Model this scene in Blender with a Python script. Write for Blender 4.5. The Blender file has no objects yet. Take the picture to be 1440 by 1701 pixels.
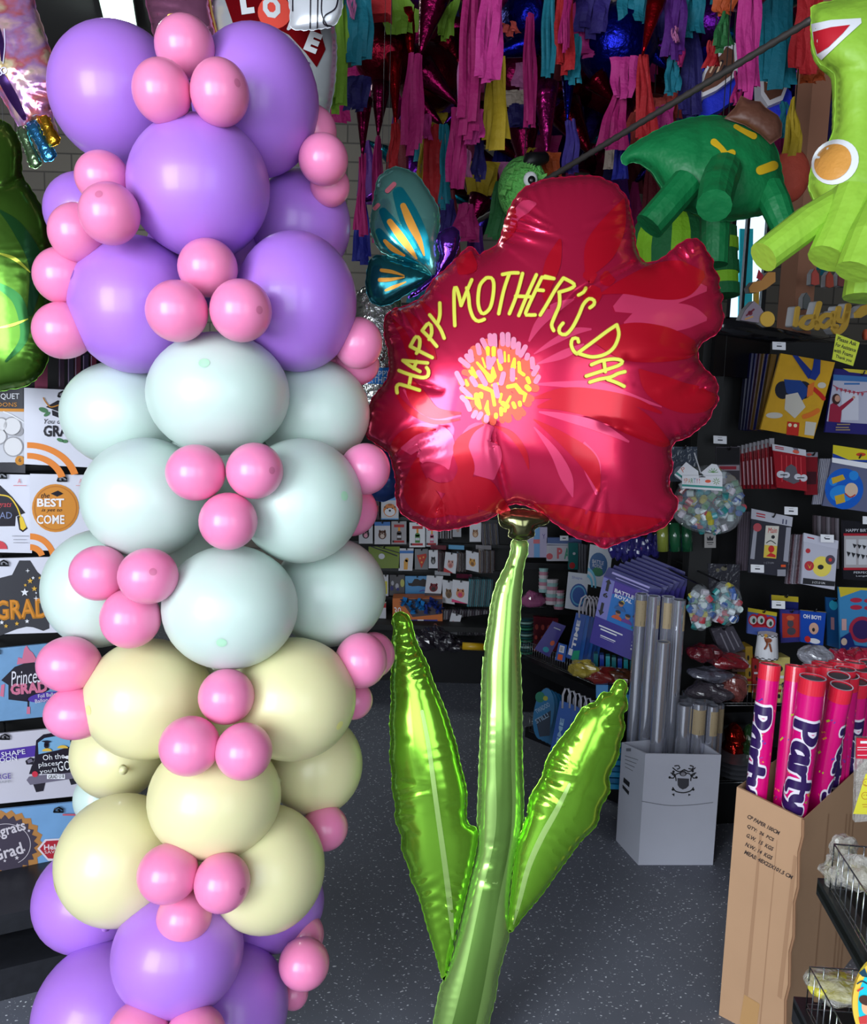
import bpy, bmesh, math, random
import numpy as np
from mathutils import Vector, Matrix, Euler
from mathutils.geometry import delaunay_2d_cdt

# ------------------------------------------------------------------ camera
SC = bpy.context.scene
COL = SC.collection
F = 1450.0
PITCH, ROLL = 7.5, 1.7
CAM = Vector((0, 0, 1.45))
RM = Euler((math.radians(90 - PITCH), 0, 0)).to_matrix() @ Matrix.Rotation(math.radians(ROLL), 3, 'Z')
cd = bpy.data.cameras.new('camera')
cd.sensor_fit = 'HORIZONTAL'; cd.sensor_width = 36; cd.lens = 36 * F / 1440
cd.clip_start = 0.05; cd.clip_end = 100
co = bpy.data.objects.new('camera', cd); COL.objects.link(co)
co.matrix_world = Matrix.Translation(CAM) @ RM.to_4x4()
SC.camera = co
# ------------------------------------------------------------------ world, light, exposure
SC.view_settings.view_transform = 'Standard'
SC.view_settings.look = 'None'
SC.view_settings.gamma = 1
SC.view_settings.use_curve_mapping = False
SC.view_settings.exposure = 0.75
w = bpy.data.worlds.new('world'); SC.world = w; w.use_nodes = True
w.node_tree.nodes['Background'].inputs[0].default_value = (0.75, 0.87, 1.0, 1)
w.node_tree.nodes['Background'].inputs[1].default_value = 1.0

def area_light(name, loc, target, sx, sy, power, color=(1, 1, 1)):
    l = bpy.data.lights.new(name, 'AREA'); l.shape = 'RECTANGLE'; l.size = sx; l.size_y = sy
    l.energy = power; l.color = color
    o = bpy.data.objects.new(name, l); COL.objects.link(o)
    o.location = loc
    o.rotation_euler = (Vector(target) - Vector(loc)).to_track_quat('-Z', 'Y').to_euler()
    return o
# daylight coming through the three storefront panes and the open door behind the camera
area_light('daylight_left_pane', (-2.3, -1.72, 1.75), (-0.9, 2, 1.2), 1.7, 2.3, 104, (0.86, 0.93, 1))
area_light('daylight_middle_pane', (-0.35, -1.72, 1.75), (-0.3, 2, 1.4), 1.7, 2.3, 26, (0.86, 0.93, 1))
area_light('daylight_right_pane', (1.9, -1.72, 1.75), (1.9, 2, 1.2), 1.5, 2.3, 13, (0.86, 0.93, 1))

# ------------------------------------------------------------------ colours and materials
def lin(c):
    def f(x):
        x /= 255.0
        return x / 12.92 if x <= 0.04045 else ((x + 0.055) / 1.055) ** 2.4
    return (f(c[0]), f(c[1]), f(c[2]), 1)
MC = {}
def mat(c, rough=0.5, metal=0.0, coat=0.0, sss=0.0, alpha=1.0, trans=0.0, bump=0.0, bscale=60, emit=0.0, var=0.0, bw=1.0, sheen=0.0, spec=0.5, vscale=12):
    key = (tuple(c), rough, metal, coat, sss, alpha, trans, bump, bscale, emit, var, bw, sheen, spec, vscale)
    if key in MC: return MC[key]
    m = bpy.data.materials.new('surface'); m.use_nodes = True
    nt = m.node_tree; b = nt.nodes['Principled BSDF']
    b.inputs['Base Color'].default_value = lin(c)
    b.inputs['Roughness'].default_value = rough
    b.inputs['Metallic'].default_value = metal
    b.inputs['Coat Weight'].default_value = coat
    b.inputs['Coat Roughness'].default_value = 0.08
    b.inputs['Specular IOR Level'].default_value = spec
    if sss:
        b.inputs['Subsurface Weight'].default_value = sss
        b.inputs['Subsurface Radius'].default_value = (0.05, 0.03, 0.04)
        b.inputs['Subsurface Scale'].default_value = 0.6
    if sheen: b.inputs['Sheen Weight'].default_value = sheen
    b.inputs['Alpha'].default_value = alpha
    b.inputs['Transmission Weight'].default_value = trans
    if emit:
        b.inputs['Emission Color'].default_value = lin(c)
        b.inputs['Emission Strength'].default_value = emit
    tc = None
    if bump or var:
        tc = nt.nodes.new('ShaderNodeTexCoord')
    if bump:
        n = nt.nodes.new('ShaderNodeTexNoise'); n.inputs['Scale'].default_value = bscale; n.inputs['Detail'].default_value = 3
        bp = nt.nodes.new('ShaderNodeBump'); bp.inputs['Strength'].default_value = bump; bp.inputs['Distance'].default_value = 0.01 * bw
        nt.links.new(tc.outputs['Object'], n.inputs['Vector'])
        nt.links.new(n.outputs['Fac'], bp.inputs['Height'])
        nt.links.new(bp.outputs['Normal'], b.inputs['Normal'])
    if var:
        n2 = nt.nodes.new('ShaderNodeTexNoise'); n2.inputs['Scale'].default_value = vscale; n2.inputs['Detail'].default_value = 4
        mx = nt.nodes.new('ShaderNodeMix'); mx.data_type = 'RGBA'
        l = lin(c)
        mx.inputs['A'].default_value = (l[0] * (1 - var), l[1] * (1 - var), l[2] * (1 - var), 1)
        mx.inputs['B'].default_value = (min(1, l[0] * (1 + var)), min(1, l[1] * (1 + var)), min(1, l[2] * (1 + var)), 1)
        nt.links.new(tc.outputs['Object'], n2.inputs['Vector'])
        nt.links.new(n2.outputs['Fac'], mx.inputs['Factor'])
        nt.links.new(mx.outputs['Result'], b.inputs['Base Color'])
    MC[key] = m
    return m
def foil(c, rough=0.22, bump=0.15, bscale=35, var=0.0): return mat(c, rough, 0.92, bump=bump, bscale=bscale, var=var)
def paper(c, var=0.0): return mat(c, 0.55, var=var)
def gloss(c): return mat(c, 0.22, coat=0.5)
def tissue(c): return mat(c, 0.75, bump=0.5, bscale=45, var=0.18)

# ------------------------------------------------------------------ projection helpers (a pixel of the photograph to a point on a real plane)
def ray(px, py):
    return RM @ Vector(((px - 720) / F, (850.5 - py) / F, -1.0))      # length measured along the view axis
def at(px, py, d): return CAM + ray(px, py) * d
def floor_at(px, py, z=0.0):
    r = ray(px, py); return CAM + r * ((z - CAM.z) / r.z)
def pix(p):
    q = RM.transposed() @ (Vector(p) - CAM)
    return (720 + F * q.x / -q.z, 850.5 - F * q.y / -q.z)
FWD = RM @ Vector((0, 0, -1))
class Pl:
    """upright plane through a point; yaw turns it about the vertical (positive: the face looks to the left), lean tips it"""
    def __init__(s, o, yaw=0.0, lean=0.0, facing=False):
        s.o = Vector(o)
        if facing:
            s.n = -FWD; s.u = RM @ Vector((1, 0, 0)); s.v = RM @ Vector((0, 1, 0))
        else:
            R = Matrix.Rotation(math.radians(yaw), 3, 'Z') @ Matrix.Rotation(math.radians(lean), 3, 'X')
            s.n = R @ Vector((0, -1, 0)); s.u = R @ Vector((1, 0, 0)); s.v = R @ Vector((0, 0, 1))
    def hit(s, px, py, off=0.0):
        r = ray(px, py); o = s.o + s.n * off
        return CAM + r * ((o - CAM).dot(s.n) / r.dot(s.n))
    def pt(s, u, v, off=0.0): return s.o + s.u * u + s.v * v + s.n * off

# ------------------------------------------------------------------ objects
def finish(o, label=None, cat=None, group=None, kind=None):
    if label: o['label'] = label
    if cat: o['category'] = cat
    if group: o['group'] = group
    if kind: o['kind'] = kind
    return o
def thing(name, label, cat, loc, group=None):
    o = bpy.data.objects.new(name, None); COL.objects.link(o)
    o.empty_display_size = 0.05
    o.location = loc
    return finish(o, label, cat, group)
def wloc(o):
    v = Vector((0, 0, 0))
    while o is not None:
        v += o.location; o = o.parent
    return v
def mk(name, V, Fc, m, parent=None, smooth=False, mats=None, mi=None):
    V = [Vector(v) for v in V]
    if parent is not None: org = wloc(parent)
    else:
        xs = [v.x for v in V]; ys = [v.y for v in V]; zs = [v.z for v in V]
        org = Vector(((min(xs) + max(xs)) / 2, (min(ys) + max(ys)) / 2, min(zs)))
    me = bpy.data.meshes.new(name)
    me.from_pydata([v - org for v in V], [], [tuple(f) for f in Fc])
    for q in (mats or [m]): me.materials.append(q)
    if mi is not None: me.polygons.foreach_set('material_index', mi)
    if smooth: me.polygons.foreach_set('use_smooth', [True] * len(me.polygons))
    me.update()
    o = bpy.data.objects.new(name, me); COL.objects.link(o)
    if parent is not None: o.parent = parent
    else: o.location = org
    return o
class MB:
    def __init__(s): s.V = []; s.F = []; s.M = []; s.m = 0
    def add(s, V, Fc):
        b = len(s.V); s.V += [Vector(v) for v in V]
        s.F += [tuple(i + b for i in f) for f in Fc]; s.M += [s.m] * len(Fc); return s
    def box(s, c, d, R=None):
        c = Vector(c); h = Vector(d) / 2; V = []
        for z in (-1, 1):
            for y in (-1, 1):
                for x in (-1, 1):
                    v = Vector((x * h.x, y * h.y, z * h.z)); V.append(c + (R @ v if R else v))
        return s.add(V, [(0, 2, 3, 1), (4, 5, 7, 6), (0, 1, 5, 4), (2, 6, 7, 3), (0, 4, 6, 2), (1, 3, 7, 5)])
    def hexa(s, P):   # eight corners: four of the front (ccw) and four of the back
        return s.add(P, [(0, 1, 2, 3), (7, 6, 5, 4), (0, 4, 5, 1), (1, 5, 6, 2), (2, 6, 7, 3), (3, 7, 4, 0)])
    def tube(s, P, r, n=8, cap=True):
        P = [Vector(p) for p in P]; k = len(P)
        r = [r] * k if not hasattr(r, '__len__') else r
        V = []; up = None
        for i in range(k):
            t = (P[min(i + 1, k - 1)] - P[max(i - 1, 0)])
            if t.length < 1e-9: t = Vector((0, 0, 1))
            t.normalize()
            if up is None:
                up = Vector((0, 0, 1)) if abs(t.z) < 0.9 else Vector((1, 0, 0))
            a = t.cross(up)
            if a.length < 1e-4: a = t.cross(Vector((0.3, 1, 0.2)))
            a.normalize(); b = a.cross(t).normalized(); up = b
            for j in range(n):
                q = 2 * math.pi * j / n
                V.append(P[i] + (a * math.cos(q) + b * math.sin(q)) * r[i])
        Fc = [(i * n + j, i * n + (j + 1) % n, (i + 1) * n + (j + 1) % n, (i + 1) * n + j) for i in range(k - 1) for j in range(n)]
        if cap: Fc += [tuple(range(n - 1, -1, -1)), tuple((k - 1) * n + j for j in range(n))]
        return s.add(V, Fc)
    def ball(s, c, r, n=16, m=10):
        c = Vector(c); r = Vector((r, r, r)) if not hasattr(r, '__len__') else Vector(r)
        V = [c + Vector((0, 0, r.z))]
        for i in range(1, m):
            a = math.pi * i / m
            for j in range(n):
                b = 2 * math.pi * j / n
                V.append(c + Vector((r.x * math.sin(a) * math.cos(b), r.y * math.sin(a) * math.sin(b), r.z * math.cos(a))))
        V.append(c - Vector((0, 0, r.z)))
        Fc = [(0, 1 + j, 1 + (j + 1) % n) for j in range(n)]
        for i in range(m - 2):
            for j in range(n):
                a = 1 + i * n; Fc.append((a + j, a + n + j, a + n + (j + 1) % n, a + (j + 1) % n))
        e = len(V) - 1; a = 1 + (m - 2) * n
        Fc += [(e, a + (j + 1) % n, a + j) for j in range(n)]
        return s.add(V, Fc)
    def build(s, name, m, parent=None, smooth=False):
        mats = m if isinstance(m, list) else [m]
        return mk(name, s.V, s.F, mats[0], parent, smooth, mats, s.M)
def clone(o, parent=None, shift=None, label=None, name=None):
    c = o.copy(); COL.objects.link(c)
    if parent is not None: c.parent = parent
    if shift is not None: c.location = Vector(o.location) + Vector(shift)
    if label: c['label'] = label
    for ch in list(o.children): clone(ch, c)
    return c

# ------------------------------------------------------------------ flat shapes in photo pixels: (verts, faces)
def poly(*p): return ([tuple(q) for q in p], [tuple(range(len(p)))])
def rect(x0, y0, x1, y1): return poly((x0, y0), (x1, y0), (x1, y1), (x0, y1))
def circ(cx, cy, rx, ry=None, n=20, rot=0.0, a0=0, a1=360):
    ry = rx if ry is None else ry; c, s = math.cos(math.radians(rot)), math.sin(math.radians(rot))
    P = []
    k = n if a1 - a0 >= 360 else n + 1
    for i in range(k):
        t = math.radians(a0 + (a1 - a0) * i / n); x, y = rx * math.cos(t), ry * math.sin(t)
        P.append((cx + x * c - y * s, cy + x * s + y * c))
    if k > n: P.append((cx, cy))
    return (P, [tuple(range(len(P)))])
def ring(cx, cy, r0, r1, n=24, a0=0, a1=360, ky=1.0):
    V = []; Fc = []
    for i in range(n + 1):
        t = math.radians(a0 + (a1 - a0) * i / n)
        V += [(cx + r0 * math.cos(t), cy + r0 * ky * math.sin(t)), (cx + r1 * math.cos(t), cy + r1 * ky * math.sin(t))]
    for i in range(n): Fc.append((2 * i, 2 * i + 1, 2 * i + 3, 2 * i + 2))
    return (V, Fc)
def star(cx, cy, r, r2=None, n=5, rot=-90):
    r2 = r * 0.42 if r2 is None else r2
    return poly(*[(cx + (r if i % 2 == 0 else r2) * math.cos(math.radians(rot + 180 * i / n)), cy + (r if i % 2 == 0 else r2) * math.sin(math.radians(rot + 180 * i / n))) for i in range(2 * n)])
def smooth_line(P, step=5.0, closed=False):
    """Catmull-Rom through the points, resampled"""
    P = [tuple(p) for p in P]; n = len(P); out = []
    if n == 2 and not closed: P = [P[0], ((P[0][0] + P[1][0]) / 2, (P[0][1] + P[1][1]) / 2) + tuple((a + b) / 2 for a, b in zip(P[0][2:], P[1][2:])), P[1]]; n = 3
    segs = n if closed else n - 1
    for i in range(segs):
        if closed: a, b, c, d = P[(i - 1) % n], P[i], P[(i + 1) % n], P[(i + 2) % n]
        else: a, b, c, d = P[max(i - 1, 0)], P[i], P[i + 1], P[min(i + 2, n - 1)]
        L = math.hypot(c[0] - b[0], c[1] - b[1]); k = max(1, int(round(L / step)))
        for j in range(k):
            t = j / k
            out.append(tuple(0.5 * (2 * b[q] + (c[q] - a[q]) * t + (2 * a[q] - 5 * b[q] + 4 * c[q] - d[q]) * t * t + (-a[q] + 3 * b[q] - 3 * c[q] + d[q]) * t ** 3) for q in range(len(b))))
    if not closed: out.append(P[-1])
    return out
def stroke(P, w, step=4.0, rows=2, curve=True, caps=True):
    """ribbon of width w (or third coordinate of each point) along P"""
    P = [p if len(p) > 2 else (p[0], p[1], w) for p in P]
    Q = smooth_line(P, step) if curve else P
    n = len(Q); V = []; Fc = []
    if caps and n > 1:
        def ext(a, b):
            L = math.hypot(a[0] - b[0], a[1] - b[1]) or 1
            ux, uy = (a[0] - b[0]) / L, (a[1] - b[1]) / L; r = a[2] / 2
            return [(a[0] + ux * r * k, a[1] + uy * r * k, a[2] * math.sqrt(max(0.0, 1 - k * k)) + 0.01) for k in (0.97, 0.8, 0.5)]
        Q = ext(Q[0], Q[1]) + Q + ext(Q[-1], Q[-2])[::-1]; n = len(Q)
    for i in range(n):
        a = Q[max(i - 1, 0)]; b = Q[min(i + 1, n - 1)]
        L = math.hypot(b[0] - a[0], b[1] - a[1]) or 1; nx, ny = -(b[1] - a[1]) / L, (b[0] - a[0]) / L
        for j in range(rows + 1):
            t = (j / rows - 0.5) * Q[i][2]; V.append((Q[i][0] + nx * t, Q[i][1] + ny * t))
    R = rows + 1
    for i in range(n - 1):
        for j in range(rows): Fc.append((i * R + j, i * R + j + 1, (i + 1) * R + j + 1, (i + 1) * R + j))
    return (V, Fc)
TX = {}
def text(s, cx, cy, w=None, h=10, rot=0.0, shear=0.0, bold=0.0, slant=0.0):
    """lettering centred at cx, cy; w and h in photo pixels, rot clockwise"""
    key = (s, bold, slant)
    if key not in TX:
        c = bpy.data.curves.new('lettering', 'FONT'); c.body = s; c.resolution_u = 2; c.offset = bold; c.shear = slant; c.fill_mode = 'FRONT'
        o = bpy.data.objects.new('lettering', c); COL.objects.link(o)
        me = bpy.data.meshes.new_from_object(o.evaluated_get(bpy.context.evaluated_depsgraph_get()))
        TX[key] = ([(v.co.x, v.co.y) for v in me.vertices], [tuple(p.vertices) for p in me.polygons])
        bpy.data.objects.remove(o); bpy.data.curves.remove(c); bpy.data.meshes.remove(me)
    V, Fc = TX[key]
    if not V: return ([], [])
    x0 = min(v[0] for v in V); x1 = max(v[0] for v in V); y0 = min(v[1] for v in V); y1 = max(v[1] for v in V)
    sy = h / max(1e-6, y1 - y0); sx = sy if w is None else w / max(1e-6, x1 - x0)
    c, sn = math.cos(math.radians(rot)), math.sin(math.radians(rot)); out = []
    for x, y in V:
        X = (x - (x0 + x1) / 2) * sx; Y = -(y - (y0 + y1) / 2) * sy; Y += shear * X
        out.append((cx + X * c - Y * sn, cy + X * sn + Y * c))
    return (out, Fc)
def deco(name, pl, off, m, parent, *shapes):
    """flat print lying on a surface"""
    V = []; Fc = []
    for sv, sf in shapes:
        b = len(V); V += [pl.hit(x, y, off) for x, y in sv]; Fc += [tuple(i + b for i in f) for f in sf]
    if not V: return None
    return mk(name, V, Fc, m, parent)
def slab(name, P, pl, off, th, m, parent=None, back=None):
    """a sheet or block with real thickness; P is its outline in photo pixels on the plane"""
    n = len(P); A = [pl.hit(x, y, off) for x, y in P]; B = [a - pl.n * th for a in A]
    ar = sum(P[i][0] * P[(i + 1) % n][1] - P[(i + 1) % n][0] * P[i][1] for i in range(n))
    Fc = [tuple(range(n)), tuple(range(2 * n - 1, n - 1, -1))] + [(i, i + n, (i + 1) % n + n, (i + 1) % n) for i in range(n)]
    if ar > 0: Fc = [tuple(reversed(f)) for f in Fc]
    return mk(name, A + B, Fc, m, parent)
def cv(P, x0, y0, s): return [(x0 + p[0] / s, y0 + p[1] / s) + tuple(p[2:]) for p in P]

# ------------------------------------------------------------------ inflated foil shapes
def densify(P, st):
    A = []
    for i in range(len(P)):
        a, b = P[i], P[(i + 1) % len(P)]; L = math.hypot(b[0] - a[0], b[1] - a[1]); k = max(1, int(L / st))
        A += [(a[0] + (b[0] - a[0]) * j / k, a[1] + (b[1] - a[1]) * j / k) for j in range(k)]
    def ins(x, y):
        r = False
        for i in range(len(A)):
            a, b = A[i], A[(i + 1) % len(A)]
            if (a[1] > y) != (b[1] > y) and x < (b[0] - a[0]) * (y - a[1]) / (b[1] - a[1]) + a[0]: r = not r
        return r
    xs = [p[0] for p in A]; ys = [p[1] for p in A]; I = []; y = min(ys) + st / 2
    while y < max(ys):
        x = min(xs) + st / 2
        while x < max(xs):
            if ins(x, y) and min((x - p[0]) ** 2 + (y - p[1]) ** 2 for p in A) > (st * 0.4) ** 2: I.append((x, y))
            x += st
        y += st
    n = len(A)
    vo, eo, fo, *_ = delaunay_2d_cdt([Vector(p[:2]) for p in A + I], [(i, (i + 1) % n) for i in range(n)], [], 1, 1e-4)
    return [(v.x, v.y) for v in vo], [tuple(f) for f in fo]
class Puff:
    def __init__(s, outline, depth, hmax, step=6.0, creases=(), wr=(1.6, 17, 26), grid=100, power=0.5, smoothed=True, seed=1, dfun=None):
        O = smooth_line(outline, step, True) if smoothed else outline
        s.O = O; A = np.array([p[:2] for p in O], float); B = np.roll(A, -1, 0); s.A, s.B = A, B
        s.D = depth; s.hm = hmax; s.wr = wr; s.step = step; s.dfun = dfun
        seg = np.hypot(*(B - A).T); s.arc = np.concatenate([[0], np.cumsum(seg)[:-1]]); s.seg = seg
        s.creases = creases; s.seed = seed; s.power = power
        mn = A.min(0) - 2; mx = A.max(0) + 2; s.c = max(mx - mn) / grid; s.mn = mn
        nx, ny = [int(k / s.c) + 3 for k in (mx - mn)]
        gx, gy = np.meshgrid(mn[0] + np.arange(nx) * s.c, mn[1] + np.arange(ny) * s.c)
        mask = s.inside(np.stack([gx.ravel(), gy.ravel()], 1)).reshape(gx.shape)
        mask[0, :] = mask[-1, :] = False; mask[:, 0] = mask[:, -1] = False
        u = np.zeros(gx.shape)
        for k in range(2600):
            v = 0.25 * (np.roll(u, 1, 0) + np.roll(u, -1, 0) + np.roll(u, 1, 1) + np.roll(u, -1, 1) + 1.0)
            u = np.where(mask, v, 0)
        s.g = (u / u.max()) ** power; s.mask = mask
    def inside(s, P):
        r = np.zeros(len(P), bool); x, y = P[:, 0], P[:, 1]
        for a, b in zip(s.A, s.B):
            if a[1] == b[1]: continue
            c = ((a[1] > y) != (b[1] > y)) & (x < (b[0] - a[0]) * (y - a[1]) / (b[1] - a[1]) + a[0])
            r ^= c
        return r
    def near(s, P):
        best = np.full(len(P), 1e9); arc = np.zeros(len(P)); Q = np.zeros_like(P)
        for i in range(len(s.A)):
            a = s.A[i]; d = s.B[i] - a; L = max(1e-9, d @ d)
            t = np.clip(((P - a) @ d) / L, 0, 1); q = a + t[:, None] * d
            dd = np.hypot(*(P - q).T); k = dd < best
            best[k] = dd[k]; Q[k] = q[k]; arc[k] = (s.arc[i] + t * s.seg[i])[k]
        return best, arc, Q
    def bil(s, P):
        x = (P[:, 0] - s.mn[0]) / s.c; y = (P[:, 1] - s.mn[1]) / s.c
        i = np.clip(x.astype(int), 0, s.g.shape[1] - 2); j = np.clip(y.astype(int), 0, s.g.shape[0] - 2); fx = x - i; fy = y - j
        g = s.g
        return (g[j, i] * (1 - fx) * (1 - fy) + g[j, i + 1] * fx * (1 - fy) + g[j + 1, i] * (1 - fx) * fy + g[j + 1, i + 1] * fx * fy)
    def h(s, P):
        P = np.array(P, float).reshape(-1, 2)
        d, arc, Q = s.near(P); k = 2.0 * s.c
        ins = s.inside(P); dd = np.maximum(d, 1e-6)
        inw = (P - Q) / dd[:, None]
        M = np.where((d < k)[:, None], Q + inw * k, P)
        hh = s.bil(M) * np.where(d < k, np.sqrt(np.clip(d / k, 0, 1)), 1) * s.hm
        a, lam, wd = s.wr
        ph = arc / lam * 2 * math.pi
        amp = 0.6 + 0.4 * np.sin(arc / 61.0 + s.seed) + 0.3 * np.sin(arc / 23.0)
        w = a * amp * np.sin(ph + 1.5 * np.sin(arc / 47.0 + s.seed)) * np.exp(-d / (wd * (0.7 + 0.5 * np.sin(arc / 37.0)))) * (1 - np.exp(-d / 4.0))
        hh = hh + w
        for (pts, cw, dep) in s.creases:
            best = np.full(len(P), 1e9); tt = np.zeros(len(P)); n = len(pts) - 1
            for i in range(n):
                A = np.array(pts[i], float); dv = np.array(pts[i + 1], float) - A; t = np.clip(((P - A) @ dv) / max(1e-9, dv @ dv), 0, 1)
                q = np.hypot(*(P - (A + t[:, None] * dv)).T); kk = q < best; best[kk] = q[kk]; tt[kk] = ((i + t) / n)[kk]
            hh = hh - dep * np.exp(-best / cw) * (1 - tt) ** 0.6 * (1 - np.exp(-d / 8.0))
        return np.where(ins, np.maximum(hh, 0), 0)
    def dep(s, P):
        if s.dfun is None: return np.full(len(P), s.D)
        return np.array([s.dfun(x, y) for x, y in P])
    def world(s, P, off=0.0):
        H = s.h(P); D = s.dep(P)
        return [at(p[0], p[1], dd * (1 - hh / F) - off) for p, hh, dd in zip(P, H, D)]
    def build(s, name, m, parent, back=0.75, lip=2.0, shift=(0.3, 0.5)):
        A = s.A; st = s.step; mn = A.min(0); mx = A.max(0)
        P = []; y = mn[1]; r = 0
        while y < mx[1]:
            x = mn[0] + (st / 2 if r % 2 else 0)
            while x < mx[0]: P.append((x + shift[0], y + shift[1])); x += st
            y += st * 0.866; r += 1
        P = np.array(P); P = P[s.inside(P)]; d, _, Q = s.near(P); P = P[d > st * 0.5]
        rim = []      # extra rows close to the edge keep the round shoulder smooth
        n = len(A)
        pts = [Vector(a) for a in A] + [Vector(p) for p in P]
        edges = [(i, (i + 1) % n) for i in range(n)]
        vo, eo, fo, *_ = delaunay_2d_cdt(pts, edges, [], 1, 1e-4)
        V2 = [(v.x, v.y) for v in vo]
        H = s.h(V2); D = s.dep(V2)
        d, _, _ = s.near(np.array(V2)); onb = d < 1e-3
        H[onb] = 0
        N = len(V2); front = [at(p[0], p[1], dd * (1 - hh / F)) for p, hh, dd in zip(V2, H, D)]
        V = list(front); bi = list(range(N))
        for i in range(N):
            if not onb[i]:
                bi[i] = len(V); V.append(at(V2[i][0], V2[i][1], D[i]) + FWD * (H[i] / F * D[i] * back))
        Fc = []; L = len(V); ca = 0
        for i in range(n): a_, b_ = A[i], A[(i + 1) % n]; ca += a_[0] * b_[1] - b_[0] * a_[1]
        sg = 1 if ca > 0 else -1; DB = s.dep([tuple(p) for p in A])          # welded seam standing out round the edge
        for i in range(n):
            t_ = A[(i + 1) % n] - A[i - 1]; t_ = t_ / (np.hypot(*t_) or 1); nn = np.array([t_[1], -t_[0]]) * sg
            q = A[i] + nn * lip * (0.8 + 0.35 * math.sin(i * 1.7)); V.append(at(q[0], q[1], DB[i]) + FWD * 0.0012 * math.sin(i * 2.3)); 
        kd = {(round(v[0], 2), round(v[1], 2)): j for j, v in enumerate(V2) if onb[j]}
        for i in range(n):
            a_ = kd.get((round(float(A[i][0]), 2), round(float(A[i][1]), 2))); b_ = kd.get((round(float(A[(i + 1) % n][0]), 2), round(float(A[(i + 1) % n][1]), 2)))
            if a_ is not None and b_ is not None: Fc.append((a_, b_, L + (i + 1) % n, L + i) if sg > 0 else (b_, a_, L + i, L + (i + 1) % n))
        for f in fo:
            f = list(f); a = 0
            for i in range(len(f)):
                p, q = V2[f[i]], V2[f[(i + 1) % len(f)]]; a += p[0] * q[1] - q[0] * p[1]
            if a > 0: f = f[::-1]
            Fc.append(tuple(f)); Fc.append(tuple(bi[i] for i in reversed(f)))
        return mk(name, V, Fc, m, parent, True)
    def deco(s, name, off, m, parent, *shapes):
        V2 = []; Fc = []
        for sv, sf in shapes:
            if len(sf) == 1 and len(sv) > 3: sv, sf = densify(sv, s.step)
            b = len(V2); V2 += list(sv); Fc += [tuple(i + b for i in f) for f in sf]
        return mk(name, s.world(V2, off), Fc, m, parent, True)

class Multi:
    """collects faces of several materials into one mesh"""
    def __init__(s): s.V = []; s.F = []; s.I = []; s.mats = []
    def add(s, m, V, Fc):
        if m not in s.mats: s.mats.append(m)
        b = len(s.V); s.V += list(V); s.F += [tuple(i + b for i in f) for f in Fc]; s.I += [s.mats.index(m)] * len(Fc); return s
    def mb(s, m, b): return s.add(m, b.V, b.F)
    def print(s, m, pl, off, *shapes):
        for sv, sf in shapes: s.add(m, [pl.hit(x, y, off) for x, y in sv], sf)
        return s
    def block(s, m, P, pl, off, th):
        n = len(P); A = [pl.hit(x, y, off) for x, y in P]; B = [a - pl.n * th for a in A]
        ar = sum(P[i][0] * P[(i + 1) % n][1] - P[(i + 1) % n][0] * P[i][1] for i in range(n))
        Fc = [tuple(range(n)), tuple(range(2 * n - 1, n - 1, -1))] + [(i, i + n, (i + 1) % n + n, (i + 1) % n) for i in range(n)]
        if ar > 0: Fc = [tuple(reversed(f)) for f in Fc]
        return s.add(m, A + B, Fc)
    def build(s, name, parent=None, smooth=False): return mk(name, s.V, s.F, s.mats[0], parent, smooth, s.mats, s.I)
def absorb(dst, *src):
    """surface prints become part of the mesh they are printed on"""
    me = dst.data; V = [v.co.copy() for v in me.vertices]; Fc = [tuple(p.vertices) for p in me.polygons]; I = [p.material_index for p in me.polygons]; mats = list(me.materials)
    for o in src:
        b = len(V); V += [v.co.copy() for v in o.data.vertices]
        for q in o.data.materials:
            if q not in mats: mats.append(q)
        for p in o.data.polygons:
            Fc.append(tuple(i + b for i in p.vertices)); I.append(mats.index(o.data.materials[p.material_index]))
        bpy.data.objects.remove(o)
    me2 = bpy.data.meshes.new(dst.name); me2.from_pydata(V, [], Fc)
    for q in mats: me2.materials.append(q)
    me2.polygons.foreach_set('material_index', I); me2.polygons.foreach_set('use_smooth', [True] * len(Fc)); me2.update(); dst.data = me2
def extr(mm, m, shape, pl, off, th):
    """extrude a (possibly multi-face) flat shape"""
    sv, sf = shape; n = len(sv); A = [pl.hit(x, y, off) for x, y in sv]; B = [a - pl.n * th for a in A]
    cnt = {}
    for f in sf:
        for i in range(len(f)): e = (f[i], f[(i + 1) % len(f)]); cnt[e] = 1
    Fc = [tuple(f) for f in sf] + [tuple(i + n for i in reversed(f)) for f in sf]
    for (a, b) in cnt:
        if (b, a) not in cnt: Fc.append((a, a + n, b + n, b))
    return mm.add(m, A + B, Fc)
def U(quad, *shapes):
    """unit-square shapes laid into a quad (tl, tr, br, bl) of photo pixels"""
    tl, tr, br, bl = quad; out = []
    for sv, sf in shapes:
        o = []
        for u, v in sv:
            o.append(tuple((tl[k] * (1 - u) + tr[k] * u) * (1 - v) + (bl[k] * (1 - u) + br[k] * u) * v for k in (0, 1)))
        out.append((o, sf))
    return out
def Q(x0, y0, x1, y1, sl=0.0, sh=0.0):
    """quad with sloping rows (sl, px per px) and slanting sides (sh)"""
    w, h = x1 - x0, y1 - y0
    return [(x0, y0), (x1, y0 + sl * w), (x1 + sh * h, y1 + sl * w), (x0 + sh * h, y1)]
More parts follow.
